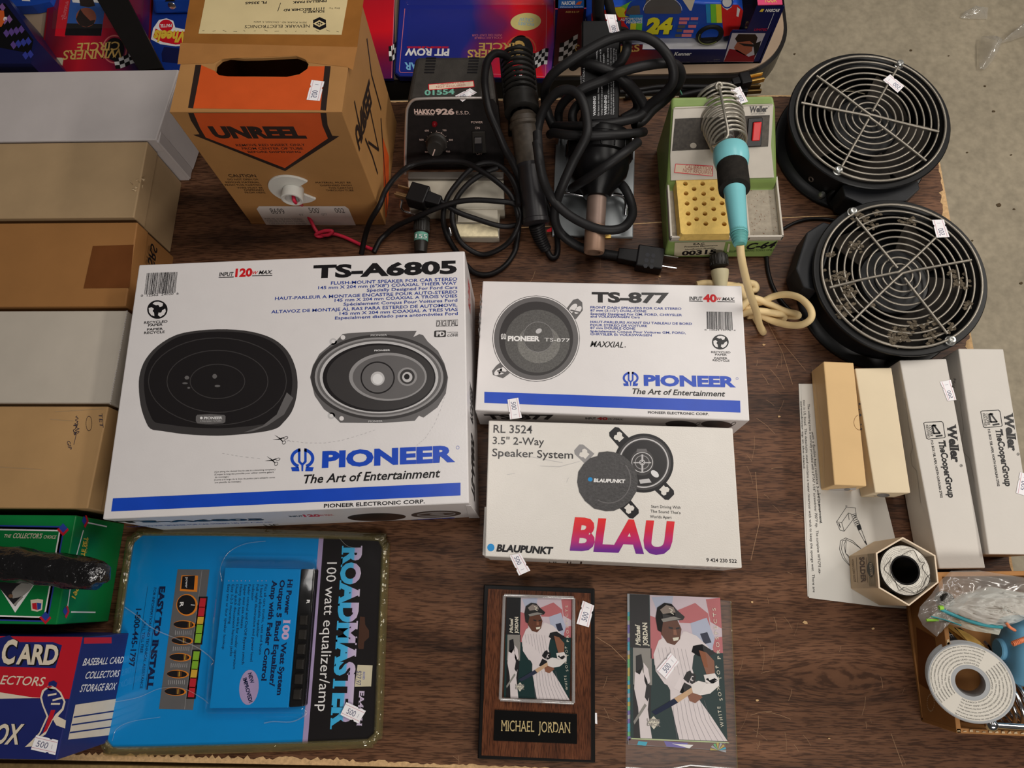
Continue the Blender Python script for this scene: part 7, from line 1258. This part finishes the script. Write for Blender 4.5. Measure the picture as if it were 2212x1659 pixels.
ph.poly(m, KL(k8b, (1236, 1262), (1960, 1300), (1962, 1350), (1236, 1304)), mat('hologram_picture', (120, 96, 90), .3), 2); ph.poly(m, KL(k8b, (1310, 1282), (1378, 1288), (1366, 1316), (1300, 1310)), HOL[0], 3); ph.poly(m, KL(k8b, (1500, 1282), (1680, 1296), (1660, 1334), (1520, 1322)), HOL[3], 3); ph.poly(m, KL(k8b, (1560, 1300), (1720, 1310), (1690, 1336)), WHT, 4)
for i in range(8): a = math.pi*i/7; ph.poly(m, KL(k8b, (1905, 1350), (1905-60*math.cos(a), 1350-56*math.sin(a)), (1905-60*math.cos(a+.3), 1350-56*math.sin(a+.3))), HOL[(2, 4, 1, 2, 4, 2, 0, 4)[i]], 4)
tag(m.build('prism_card', base=P(1460, 1440, 1)), 'shiny holographic card peeking out below the large loose player card', 'trading card')
m = MB(); SLV = clear_mat('clear_sleeve_film', (236, 232, 232), refl=.06, milky=.045, bump=.35, bscale=22); N1, N2 = 10, 14; cor = ((1226, 178), (2000, 235), (2050, 1500), (1214, 1500))
fq = quadmap(k8b, *cor, 1, 1); SL2 = clear_mat('clear_sleeve_under', (236, 232, 232), refl=.03, milky=.04)
for i in range(N1):
    for j in range(N2):
        def g(a, b):
            u, v = a/N1, b/N2; z = 3.1+R2[(a*31+b*17) % 97]*(1.1 if v > .86 else .4) if 0 < a < N1 and 0 < b < N2 else 2.9
            return P(*fq(u, v), z)
        R2 = [((i_*7919) % 97)/97 for i_ in range(97)]
        m.poly([g(i, j), g(i, j+1), g(i+1, j+1), g(i+1, j)], SLV, True)
m.poly([P(*k8b(*p), .35) for p in cor][::-1], SL2)
m.tube([P(*k8b(2000, 235), 2), P(*k8b(2050, 1500), 2)], .5, RIM, 5); m.tube([P(*k8b(1215, 1478), 4), P(*k8b(1500, 1500), 5), P(*k8b(1700, 1462), 4), P(*k8b(2048, 1490), 3)], .7, clear_mat('sleeve_fold', (255, 255, 255), refl=.5, milky=.35), 5)
tag(m.build('card_sleeve', base=P(1470, 1480, 0)), 'clear plastic sleeve around the loose cards, open end toward the table edge', 'card sleeve')
# ================================================================ instruction sheet, small cartons
kg4 = K(1700, 740, 3.318); SHT = mat('white_sheet_paper', (218, 214, 206), .6, noise=.01)
t = tag
m = MB(); sq_ = [(84, 296), (560, 296), (940, 1700), (920, 1905), (480, 1880), (150, 1812), (140, 1600)]
m.prism([P(*kg4(*p), 1.0) for p in ((84, 296), (500, 296), (900, 1905), (683, 1889), (148, 1820))], (0, 0, -.8), SHT); m.prism([P(*kg4(*p), 1.5) for p in ((100, 300), (500, 298), (900, 1909), (690, 1896), (158, 1830))], (0, 0, -.4), SHT)
ps = Pl((0, 0, 1.5), (0, 0, 1))
for s_, a_, b_, h_ in (('tion is UL listed.  The detachable stand contains a water reservoir with wick to keep the sponge wet.  There are', (114, 412), (186, 1790), 17), ('The soldering iron is normally provided with a PTA7 1/16" screwdriver 700\u00b0F tip.  The complete WTCPS sta-', (146, 440), (228, 1660), 17), ('with a flexible heat resistant 3-wire power cord.', (175, 640), (236, 1298), 17), ('screwdriver tip in the stand', (96, 420), (118, 900), 13)): ps.text(m, s_, kg4(*a_), kg4(*b_), kg4(a_[0]+h_, a_[1]), INK, 2)
ps.text(m, '3-wire power cord.', kg4(222, 1078), kg4(236, 1298), kg4(239, 1078), INK, 3)
dl = lambda pts, w_=.4: ps.line(m, KL(kg4, *pts), w_, INK, 2)
dl([(425, 1180), (490, 1185), (496, 1240), (410, 1352), (380, 1345), (355, 1285), (425, 1180)]); dl([(355, 1285), (392, 1290), (410, 1352)]); dl([(392, 1290), (440, 1222), (490, 1240)]); dl([(440, 1222), (445, 1270)]); dl([(372, 1295), (382, 1325)], .8); dl([(425, 1180), (420, 1170), (432, 1172)])
for i in range(6): ps.ring(m, *kg4(478+i*5, 1236+i*14), 5.5, 2.4, .7, INK, 2, rot=-20)
dl([(490, 1290), (520, 1300), (512, 1275)]); ps.poly(m, KL(kg4, (496, 1312), (524, 1300), (536, 1338), (512, 1348)), INK, 3); dl([(514, 1350), (555, 1425), (570, 1450)]); dl([(534, 1342), (562, 1415), (572, 1448)]); ps.poly(m, KL(kg4, (552, 1428), (564, 1420), (574, 1450)), INK, 3)
for o_ in (0, 14): dl([(448+o_*.3, 1600), (400+o_, 1545), (376+o_, 1480), (384+o_, 1420), (420+o_*.5, 1400+o_), (470, 1420+o_), (530, 1478)]); dl([(450, 1550-o_), (420, 1510), (408+o_, 1450), (425, 1410+o_)])
tag(m.build('instruction_sheet', base=P(1800, 1050, 0)), 'white printed instruction sheet with line drawing of a soldering station', 'instruction sheet')
KR1 = mat('yellowed_card_board', (220, 184, 132), .55, noise=.04, scale=25, bump=.2, bscale=200); KR2 = mat('cream_card_board', (226, 208, 176), .55, noise=.03, scale=25, bump=.2, bscale=200); WW = mat('white_carton_board', (212, 206, 198), .5, noise=.02, scale=30, bump=.2, bscale=300)
def small(corn, z, lowdx, mt, label, zb=1.7, group='small long cartons'):
    q = [P(*p, z) for p in corn]; q = [q[3], q[2], q[1], q[0]]; c = sum(q, Vector())/4; c.z = zb; m = MB(); lo = [Vector((p.x, p.y, zb)) for p in q]
    m.hexa(lo, q, mt, 1.0, 2); return m, q, c
m, q, c = small([kg4(262, 134), kg4(478, 144), kg4(572, 1030), kg4(340, 1020)], 36, 0, KR1, '')
pt = Pl((0, 0, 36), (0, 0, 1)); pt.ring(m, *kg4(525, 572), 14, 17, .6, TAPE, 2, a0=70, a1=250); 
for x, y, r in ((520, 440, 2), (525, 520, 2.4), (531, 620, 2), (518, 480, 1.4), (530, 588, 1.6)): pt.ell(m, *kg4(x, y), r, r*1.2, HAIR, 2)
pl_ = Pl.of(q[0], q[3], (q[0].x, q[0].y, 0), .1); pl_.line(m, KL(kg4, (180, 170), (262, 680), (268, 1040)), .5, KR2, 2)
pf = Pl.of(q[0], q[1], (q[0].x, q[0].y, 0), .1); pf.poly(m, KL(kg4, (300, 1052), (500, 1038), (490, 1056), (300, 1072)), mat('printed_label_grey', (186, 180, 178), .5), 1); pf.ell(m, *kg4(432, 1052), 7, 3, GREY, 2)
tag(m.build('small_carton', base=c), 'yellowed kraft long carton lying on the instruction sheet, leftmost of four', 'carton', 'small long cartons')
m, q, c = small([kg4(488, 184), kg4(750, 180), kg4(887, 1078), kg4(632, 1076)], 34, 0, KR2, '')
pf = Pl.of(q[0], q[1], (q[0].x, q[0].y, 0), .1); pf.ell(m, *kg4(690, 1094), 14, 4, GREY, 2); pf.tl(m, 'PTA7 700 F', kg4(640, 1104), kg4(740, 1096), 3, GREY, 2)
tag(m.build('small_carton', base=c), 'plain cream long carton between the yellowed one and the white ones', 'carton', 'small long cartons')
def weller(corn, z, zb, lab, w0, w1, wt, dx, dy, label):
    m, q, c = small(corn, z, 0, WW, '', zb); pt = Pl((0, 0, z), (0, 0, 1)); T = lambda x, y: kg4(x+dx, y+dy)
    pt.text(m, 'Weller', T(1148, 582), T(1182, 858), T(1206, 576), INK, 2, bold=.045, serif=.07); pt.ring(m, *T(1248, 882), 3, 3, .6, INK, 2); pt.text(m, 'R', T(1242, 878), T(1243, 888), T(1254, 877), INK, 2)
    pt.text(m, 'TheCooperGroup', T(1086, 700), T(1158, 1112), T(1132, 696), INK, 2, bold=.03, serif=.05); pt.text(m, 'P.O. BOX 728, APEX, NORTH CAROLINA 27502', T(1030, 702), T(1100, 1112), T(1046, 700), INK, 2, bold=.02)
    pt.line(m, [T(*p) for p in ((980, 578), (992, 572), (1108, 566), (1118, 576), (1134, 676), (1128, 682), (1012, 692), (1000, 686))], .6, INK, 2, closed=True)
    pt.line(m, [T(*p) for p in ((1050, 590), (1096, 650), (1052, 652), (1042, 596), (1066, 594))], 1.6, INK, 2); pt.line(m, [T(*p) for p in ((1068, 672), (1112, 666))], 1.6, INK, 2)
    pt.text(m, 'COOPER', T(1014, 592), T(1026, 674), T(1036, 590), INK, 2); pt.text(m, 'INDUSTRIES', T(994, 590), T(1008, 682), T(1010, 588), INK, 2); return m, q, c, pt
m, q, c, pt = weller([kg4(808, 125), kg4(1143, 116), kg4(1424, 1618), kg4(1092, 1622)], 40, 1.7, None, 0, 0, 0, 0, 0, '')
pl_ = Pl.of(q[0], q[3], (q[0].x, q[0].y, 0), .1); pl_.line(m, KL(kg4, (845, 400), (880, 640), (903, 750), (888, 800), (896, 880), (930, 920), (960, 1150)), .5, mat('painted_fold_shade', (172, 164, 154), .6), 2)  # shade along the flap edge painted as a grey line
o = tag(m.build('small_carton', base=c), 'white long carton printed with black lettering, carrying price sticker near top', 'carton', 'small long cartons'); sticker(o, pt, kg4(1150, 420), kg4(1095, 282), kg4(1172, 268), kg4(1212, 412), k=6, tx=(.1, .5))
m, q, c, pt = weller([kg4(1228, 42), kg4(1552, 45), kg4(1790, 1520), kg4(1448, 1516)], 46, .3, None, 0, 0, 0, 408, -82, '')
pl_ = Pl.of(q[0], q[3], (q[0].x, q[0].y, 0), .1); pl_.line(m, KL(kg4, (1240, 420), (1268, 620), (1254, 700), (1270, 790), (1308, 830), (1345, 1000)), .5, mat('painted_fold_shade', (172, 164, 154), .6), 2); pl_.tl(m, '7/94', kg4(1205, 330), kg4(1215, 260), 6, GREY, 2)  # same painted shade line along this carton's flap
o = tag(m.build('small_carton', base=c), 'white long lettered carton overhanging the right table edge', 'carton', 'small long cartons'); sticker(o, pt, kg4(1650, 1075), kg4(1640, 1000), kg4(1700, 930), kg4(1730, 1100), k=6, tx=(.1, .6)) if 0 else sticker(o, pt, kg4(1725, 1105), kg4(1740, 945), kg4(1668, 930), kg4(1640, 1078), k=6, tx=(.2, .62))
# ================================================================ hexagonal solder carton with its spool
kh = K(1780, 1100, 2.968)
HXB = mat('tan_hex_carton', (206, 180, 146), .5, noise=.04, scale=40); HXI = mat('carton_inner_cream', (228, 208, 182), .55)
face = [kh(*p) for p in ((505, 178), (715, 295), (735, 470), (545, 620), (350, 505), (332, 280))]
back = [kh(*p) for p in ((338, 205), (0, 0), (0, 0), (375, 625), (185, 510), (168, 292))]
# tilted hexagonal prism: rim points at their heights, axis leaning up to the right
cxp = (535, 398); HX = 60; fc = P(*kh(*cxp), HX); axn = Vector((0, 0, 1)); pr6 = Pl(fc, axn, .1)
rim = [pr6.at(*p) for p in face]; axv = -axn*(HX-2)
t = thing('solder_carton', Vector((fc.x-20, fc.y, 1.8)), 'tan hexagonal solder carton standing open-topped on the white sheet', 'carton')
m = MB(); n_ = 6
inr = [fc+(p-fc)*.95 for p in rim]
for i in range(6):
    j = (i+1) % 6; m.poly([rim[i], rim[j], rim[j]+axv, rim[i]+axv], HXB); m.poly([inr[i], inr[i]+axv, inr[j]+axv, inr[j]], HXI); m.poly([rim[i], inr[i], inr[j], rim[j]], HXI)
m.poly([p+axv for p in rim], HXB)
# printing on the left side face
sd = Pl.of(rim[5], rim[4], rim[5]+axv, .15)
sd.text(m, 'SOLDER', kh(228, 308), kh(240, 470), kh(258, 308), mat('brown_carton_print', (92, 66, 50), .5), 2, bold=.03)
BRP = mat('brown_carton_print', (92, 66, 50), .5)
for x in (208, 272): sd.line(m, KL(kh, (x, 310), (x+8, 470)), .6, BRP, 2)
for i in range(9): sd.line(m, KL(kh, (282+i*5, 285), (292+i*5, 495)), .45, mat('olive_stripe_print', (110, 112, 86), .5), 2)
sd.ell(m, *kh(300, 385), 7.5, 16, mat('olive_dark_print', (62, 62, 50), .5), 3, rot=-4); sd.text(m, 'KESTER', kh(294, 345), kh(300, 428), kh(310, 345), HXI, 4, bold=.02); sd.text(m, 'ROSIN CORE ALLOY', kh(178, 325), kh(194, 470), kh(190, 325), BRP, 2)
m.build('hex_tube', t)
SPB = mat('black_spool_plastic', (22, 20, 20), .35, noise=.2); SPW = mat('spool_label_paper', (228, 222, 210), .55, noise=.02); TXG = mat('spool_label_text', (70, 68, 66), .5)
def curved_text(m, pl, cx, cy, rx, ry, a0, a1, t_, h, mt):
    """short dashes of text-like warning lines around a spool label"""
def ringtext(m, c, ax, u, r, a0, a1, s_, h, mt, lift):
    v = ax.cross(u); vs, fs, x0, x1 = glyphs(s_, 0, 0, 0); pts = []
    for x, y, _ in vs:
        a = a0+(a1-a0)*(x-x0)/(x1-x0); rr = r+y*h/CAP; pts.append(c+ax*lift+(u*math.cos(a)+v*math.sin(a))*rr)
    m.raw(pts, [f[::-1] for f in fs] if a1 > a0 else fs, mt)
WARN = 'WARNING: This product CONTAINS LEAD which may be harmful. Wash hands after use. Avoid breathing fumes of flux while soldering.'
def spool(name, c, ax, R_, rh, wid, label, lab_r, fl, cat='spool', hub=None):
    t = thing(name, c, label, cat); ax = Vector(ax).normalized(); u = ax.orthogonal().normalized(); m = MB()
    m.lathe([(rh, 0), (R_-1, 0), (R_, -1), (R_, -2), (R_-1, -3), (rh+6, -3), (rh+6, -wid), (R_-1, -wid), (R_, -wid-1), (R_, -wid-3), (rh, -wid-3), (rh, 0)], c, ax, fl, 64, caps=False); m.build('flanged_core', t)
    m = MB(); m.lathe([(rh+4, -4), (R_-4, -4), (R_-4, -wid+1), (rh+4, -wid+1)], c, ax, mat('wound_solder', (150, 148, 144), .3, metal=.9, noise=.1, scale=200), 48, caps=False); m.build('wound_wire', t)
    m = MB(); m.lathe([(lab_r[0], .15), (lab_r[1], .15)], c, ax, SPW, 64, caps=False)
    n = 6; 
    for i in range(n):
        r = lab_r[0]+(lab_r[1]-lab_r[0])*(i+.35)/n; h = (lab_r[1]-lab_r[0])/n*.42
        for a0 in (.3, .3+math.pi): ringtext(m, c, ax, u, r, a0+2.75, a0, WARN[:int(28+i*16)], h, TXG, .3)
    m.build('paper_label', t); return t
ax = axn; cs = sum(inr, Vector())/6-axn*3
apo = min(((inr[(i+1) % 6]-inr[i]).cross(cs-inr[i])).length/(inr[(i+1) % 6]-inr[i]).length for i in range(6))-.4
sp_ = spool('solder_spool', cs, ax, apo, 11.5, 44, 'black solder spool with white ring label inside the hexagonal carton', (13, apo-.8), SPB)
m = MB(); u = ax.orthogonal().normalized(); v = ax.cross(u)
for seed in range(3):
    rr = random.Random(seed+3); a = rr.uniform(0, 6); pts = []
    for i in range(9): a += rr.uniform(.15, .6); r = rr.uniform(13, apo-1); pts.append(cs+ax*rr.uniform(1.5, 5)+(u*math.cos(a)+v*math.sin(a))*r)
    m.tube(spline(pts, 6), .35, mat('thin_solder_wire', (120, 116, 110), .3, metal=.9), 5)
m.build('loose_wire', sp_)
# ================================================================ open carton of oddments, near right corner
k4b = K(1960, 1200, 3.615); CB = mat('brown_corrugated', (166, 116, 66), .6, noise=.08, scale=25, bump=.3, bscale=120); CBD = mat('dark_carton_tape', (120, 72, 36), .3, noise=.12, scale=30); 
z = 58; tl = P(*k4b(232, 130), z); bl = P(*k4b(386, 1388), z); x1 = 520
b0 = Vector((430, -40, 0)); t = thing('open_carton', b0, 'open brown corrugated carton of solder and wire oddments, at near right', 'carton')
m = MB(); th = 4
def wall(a, b, n): 
    a, b = Vector(a), Vector(b); m.hexa([Vector((a.x, a.y, .5)), Vector((b.x, b.y, .5)), Vector((b.x, b.y, .5))+n, Vector((a.x, a.y, .5))+n], [a, b, b+n, a+n], CB, .5)
wall(bl, Vector((x1, bl.y-4, z)), Vector((0, th, 0))); wall(bl, Vector((tl.x, tl.y, z)), Vector((th, 0, 0))); wall(tl, Vector((x1, tl.y+4, z+4)), Vector((0, -th, 0))); m.box(bl.x, x1, bl.y+2, tl.y, .3, 3, CB); wall(Vector((x1, bl.y-4, z)), Vector((x1, tl.y, z)), Vector((-th, 0, 0)))
m.build('tray', t)
m = MB(); q = [Vector((bl.x-.3, bl.y+70, .6)), Vector((tl.x-.3, tl.y-8, .6)), Vector((tl.x-.3, tl.y-8, z-1)), Vector((bl.x-.3, bl.y+70, z-1))]; pw_ = Pl.of(bl, tl, (bl.x, bl.y, 0), .2); m.prism(pw_._o([pw_.L(pw_.at(*k4b(*p)), 1) for p in ((72, 560), (215, 640), (235, 800), (215, 900), (170, 1050), (95, 1000))]), pw_.n*.12, CBD); m.build('dark_tape', t)
m = MB()
for i in range(22): pw_.ell(m, *k4b(185+28*math.cos(i*.285), 1150+65*math.sin(i*.285)), .8, 1.6, TORN, 2) if i < 22 else None
m.build('stitch_ring', t)
m = MB(); rr = random.Random(4)
for i in range(26): f = i/25; p = bl+(Vector((x1-40, bl.y-3, z))-bl)*f+Vector((0, 1.5, .2)); m.prism([p, p+Vector((3, 0, 0)), p+Vector((2.5, rr.uniform(.5, 2.2), 0)), p+Vector((.5, rr.uniform(.5, 2), 0))], (0, 0, rr.uniform(.2, .8)), TORN)
for i in range(10): f = i/10; p = bl+(tl-bl)*(.38+.17*f)+Vector((.6, 0, .1)); m.prism([p, p+Vector((2.6, .5, 0)), p+Vector((2.4, 5, 0)), p+Vector((.4, 4, 0))], (0, 0, .6), TORN)
m.build('torn_edge', t)
# grey spool
GSP = mat('grey_spool_plastic', (176, 178, 180), .35, noise=.02); c = P(*k4b(492, 992), 94)
spool('solder_spool', c, (-.42, .0, .9), 30.5, 10.5, 40, 'grey solder spool with white ring label in the open carton', (13.5, 28.5), GSP)
# blue stacked spool caps tied with orange wire
BLS = mat('sky_blue_plastic', (112, 172, 206), .4, noise=.03); 
t = thing('blue_spool', P(*k4b(850, 760), 40), 'sky blue plastic spool tied with orange wire in the open carton', 'spool'); a = P(*k4b(700, 730), 44); ax = Vector((1, -.05, .06)).normalized(); m = MB()
m.lathe([(0, 0), (8, 0), (9, 1), (9, 4), (18, 5), (24, 7), (28, 11), (29.5, 17), (30, 24), (29, 25), (20, 25)], a, ax, BLS, 48); m.lathe([(20, 27), (24, 28), (27.5, 32), (29.5, 40), (29, 70), (0, 72)], a, ax, BLS, 48); m.build('spool_body', t)
ORW = mat('orange_twisted_wire', (226, 132, 90), .45); m = MB(); m.tube(spline([P(*k4b(775, 530), 74), P(*k4b(800, 560), 76), P(*k4b(840, 585), 72)], 5), 1.3, ORW, 7); m.tube(spline([P(*k4b(825, 690), 76), P(*k4b(860, 672), 78), P(*k4b(911, 655), 79), P(*k4b(980, 640), 78)], 6), 1.6, ORW, 7)
for i in range(9): q = P(*k4b(826+i*12, 688-i*4.5), 78.3); m.ring(q, 1.7, .6, ORW, (1, .3, 0), 10, 5)
m.build('orange_tie', t)
# chrome coil holder
t = thing('coil_stand', P(*k4b(850, 1280), 20), 'chrome spiral iron holder with ball-ended rod in the open carton', 'iron holder'); m = MB(); a = P(*k4b(720, 1150), 34); b = P(*k4b(1050, 1110), 34); d = (b-a); L = d.length; d.normalize(); u = Vector((0, 0, 1)); u = (u-d*u.dot(d)).normalized(); v = d.cross(u); pts = []
for i in range(6*28): f = i/(6*28); an = 2*math.pi*6*f; pts.append(a+d*(L*f)+(u*math.cos(an)+v*math.sin(an))*(19+3*f))
m.tube(pts, 1.8, CHR, 8); m.build('coil', t)
m = MB(); a = P(*k4b(655, 1322), 66); bm = bmesh.new(); bmesh.ops.create_uvsphere(bm, u_segments=20, v_segments=12, radius=5.2); bmesh.ops.translate(bm, verts=bm.verts, vec=a); m.bm(bm, CHR, True); m.tube([a, P(*k4b(760, 1330), 65), P(*k4b(1000, 1344), 64)], 2.6, CHR, 10); m.build('ball_rod', t)
# yellow envelope, dark pouch
ENV = mat('manila_paper', (222, 176, 92), .55, noise=.05); t = None; m = MB()
m.prism([P(*k4b(*p), z_) for p, z_ in (((250, 512), 50), ((345, 545), 52), ((498, 694), 50), ((610, 768), 42), ((560, 752), 38), ((400, 660), 40))], (0, 0, -1), ENV)
nn = 8; 
for i in range(nn):
    f0, f1 = i/nn, (i+1)/nn; g = lambda f: (P(*k4b(372+f*318, 560+f*240-60*math.sin(f*3.1)*(.6)), 54-8*f), P(*k4b(500+f*110, 700+f*75), 50-10*f)); a_, b_ = g(f0); c_, d_ = g(f1); m.poly([a_, b_, d_, c_], ENV, True)
pe_ = Pl((0, 0, 52), (0, 0, 1), .2); pe_.line(m, KL(k4b, (600, 672), (640, 712), (655, 770), (620, 788)), 2.2, HAIR, 2); pe_.line(m, KL(k4b, (630, 700), (665, 760)), 1.6, HAIR, 2)
tag(m.build('manila_envelope', base=P(*k4b(480, 660), 40)), 'folded yellow manila envelope beside the grey spool in the open carton', 'envelope')
m = MB(); q = [P(*k4b(*p), 30) for p in ((255, 600), (420, 560), (640, 760), (560, 800), (300, 720), (262, 700))]; m.prism(q, (0, 0, -20), mat('black_pouch', (20, 20, 22), .35, noise=.3), r=2); pq = Pl((0, 0, 30), (0, 0, 1)); pq.text(m, '5 Hz', k4b(300, 632), k4b(372, 622), k4b(298, 612), WHT, 2); pq.text(m, '57 M', k4b(290, 652), k4b(365, 640), k4b(288, 636), GREY, 2)
tag(m.build('parts_pouch', base=q[0]), 'small black printed parts pouch under the yellow envelope', 'pouch')
# zip bags
ZIP = clear_mat('frosted_zip_bag', (226, 228, 222), refl=.05, rough=.2, milky=.55, bump=.5, bscale=25); ZLP = clear_mat('clear_poly_bag', (226, 220, 212), refl=.12, rough=.14, milky=.22, bump=.3, bscale=30)
def sheet(pts_px, z0, hump, mt, seed, n=18):
    """pillow-like film over an outline, puffed in the middle and lightly creased"""
    rr = random.Random(seed); q = [P(*p, z0) for p in pts_px]; c = sum(q, Vector())/len(q); rings = []
    q = [a+(b-a)*f for a, b in zip(q, q[1:]+q[:1]) for f in (0, .25, .5, .75)]
    for k in range(n+1):
        s = 1-k/n; rings.append([c+(p-c)*s+Vector((0, 0, hump*(1-s*s)**.7+rr.uniform(-1, 1)*2.0*(1 if 0 < k < n else 0))) for p in q])
    vs = [p for r in rings for p in r]; L = len(q); fs = [[k*L+i, k*L+(i+1) % L, (k+1)*L+(i+1) % L, (k+1)*L+i] for k in range(n) for i in range(L)]; mm = MB(); mm.raw(vs, fs, mt, True); return mm
t = thing('zip_bag', P(*k4b(600, 380), 60), 'frosted zip-top bag with blue-green seal lying over the open carton', 'bag')
m = sheet(KL(k4b, (250, 405), (330, 360), (420, 300), (640, 240), (911, 290), (1050, 330), (1050, 560), (911, 500), (760, 560), (600, 545), (420, 490)), 64, 16, ZIP, 3); m.build('pouch', t)
m = sheet(KL(k4b, (145, 505), (250, 420), (400, 478), (740, 560), (715, 620), (500, 585), (300, 525), (240, 510)), 62, 2, clear_mat('zip_bag_lip', (222, 222, 206), refl=.05, milky=.6, rough=.2), 5, 6); m.build('bag_lip', t)
m = MB(); m.tube(spline([P(*k4b(*p), 67) for p in ((250, 412), (330, 452), (480, 510), (620, 545), (740, 558))], 6), 1.6, mat('teal_zip_seal', (60, 150, 160), .35), 8); m.tube(spline([P(*k4b(*p), 66) for p in ((185, 475), (300, 505), (420, 545))], 6), .6, mat('teal_zip_seal', (60, 150, 160), .35), 6); m.tube([P(*k4b(247, 410), 67.5), P(*k4b(278, 408), 67.5)], 2.0, mat('lime_zip_end', (150, 206, 70), .4), 8); m.tube([P(*k4b(147, 505), 64), P(*k4b(240, 505), 64)], 1.2, mat('lime_zip_end', (176, 190, 70), .4), 8); m.build('zip_seal', t)
m = sheet(KL(k4b, (255, 560), (230, 635), (120, 545), (82, 470), (100, 400), (190, 300), (260, 195), (340, 120), (560, 116), (911, 172), (1050, 200), (1050, 330), (640, 230), (420, 300), (290, 400)), 60, 8, ZLP, 9, 14)
tag(m.build('poly_bag', base=P(*k4b(300, 300), 50)), 'crumpled clear poly bag draped over the left rim of the open carton', 'bag')
m = MB(); c = P(*k4b(303, 345), 62); m.lathe([(6.5, -6), (7, 0), (6, 3), (0, 3)], c, (.2, -.2, 1), KNB, 8); tag(m.build('black_plug', base=c), 'small black plastic plug inside the crumpled clear bag', 'plug')
# ================================================================ clear film scrap on the floor
kf = K(1940, 0, 6.382); FLM = clear_mat('floor_plastic_film', (228, 224, 216), refl=.14, rough=.08, milky=.22, bump=.8, bscale=14)
zf = -739; m = MB(); outl = [(1130, 560), (1120, 700), (1120, 940), (1180, 960), (1290, 860), (1360, 740), (1390, 600), (1480, 545), (1600, 470), (1740, 380), (1740, 540), (1560, 560)]
q = [P(*kf(*p), zf+(25 if p[0] > 1300 else 6)) for p in outl]
def film(pts, hump, seed):
    rr = random.Random(seed); c = sum(pts, Vector())/len(pts); rings = []; n = 8
    pts = [a+(b-a)*f for a, b in zip(pts, pts[1:]+pts[:1]) for f in (0, .5)]
    for k in range(n+1): s = 1-k/n; rings.append([c+(p-c)*s+Vector((0, 0, hump*(1-s*s)+rr.uniform(-4, 4))) for p in pts])
    L = len(pts); mm = MB(); mm.raw([p for r in rings for p in r], [[k*L+i, k*L+(i+1) % L, (k+1)*L+(i+1) % L, (k+1)*L+i] for k in range(n) for i in range(L)], FLM, True); return mm
m = film([P(*kf(*p), zf+6) for p in ((1130, 520), (1120, 700), (1118, 950), (1185, 965), (1290, 860), (1370, 730), (1400, 590), (1340, 560))], 40, 2)
m2_ = film([P(*kf(*p), zf+6) for p in ((1400, 600), (1560, 560), (1800, 480), (1800, 360), (1680, 360), (1500, 500))], 30, 3); m.raw(m2_.v, m2_.f, FLM, True)
m3_ = film([P(*kf(*p), zf+5) for p in ((860, 230), (940, 250), (1240, 250), (1230, 120), (1060, 90), (900, 170))], 12, 4); m.raw(m3_.v, m3_.f, FLM, True)
tag(m.build('plastic_film', base=P(*kf(1400, 600), zf)), 'crumpled scrap of clear plastic film on the concrete floor', 'plastic film')
for o in bpy.data.objects:
    if '_b' in o: del o['_b']
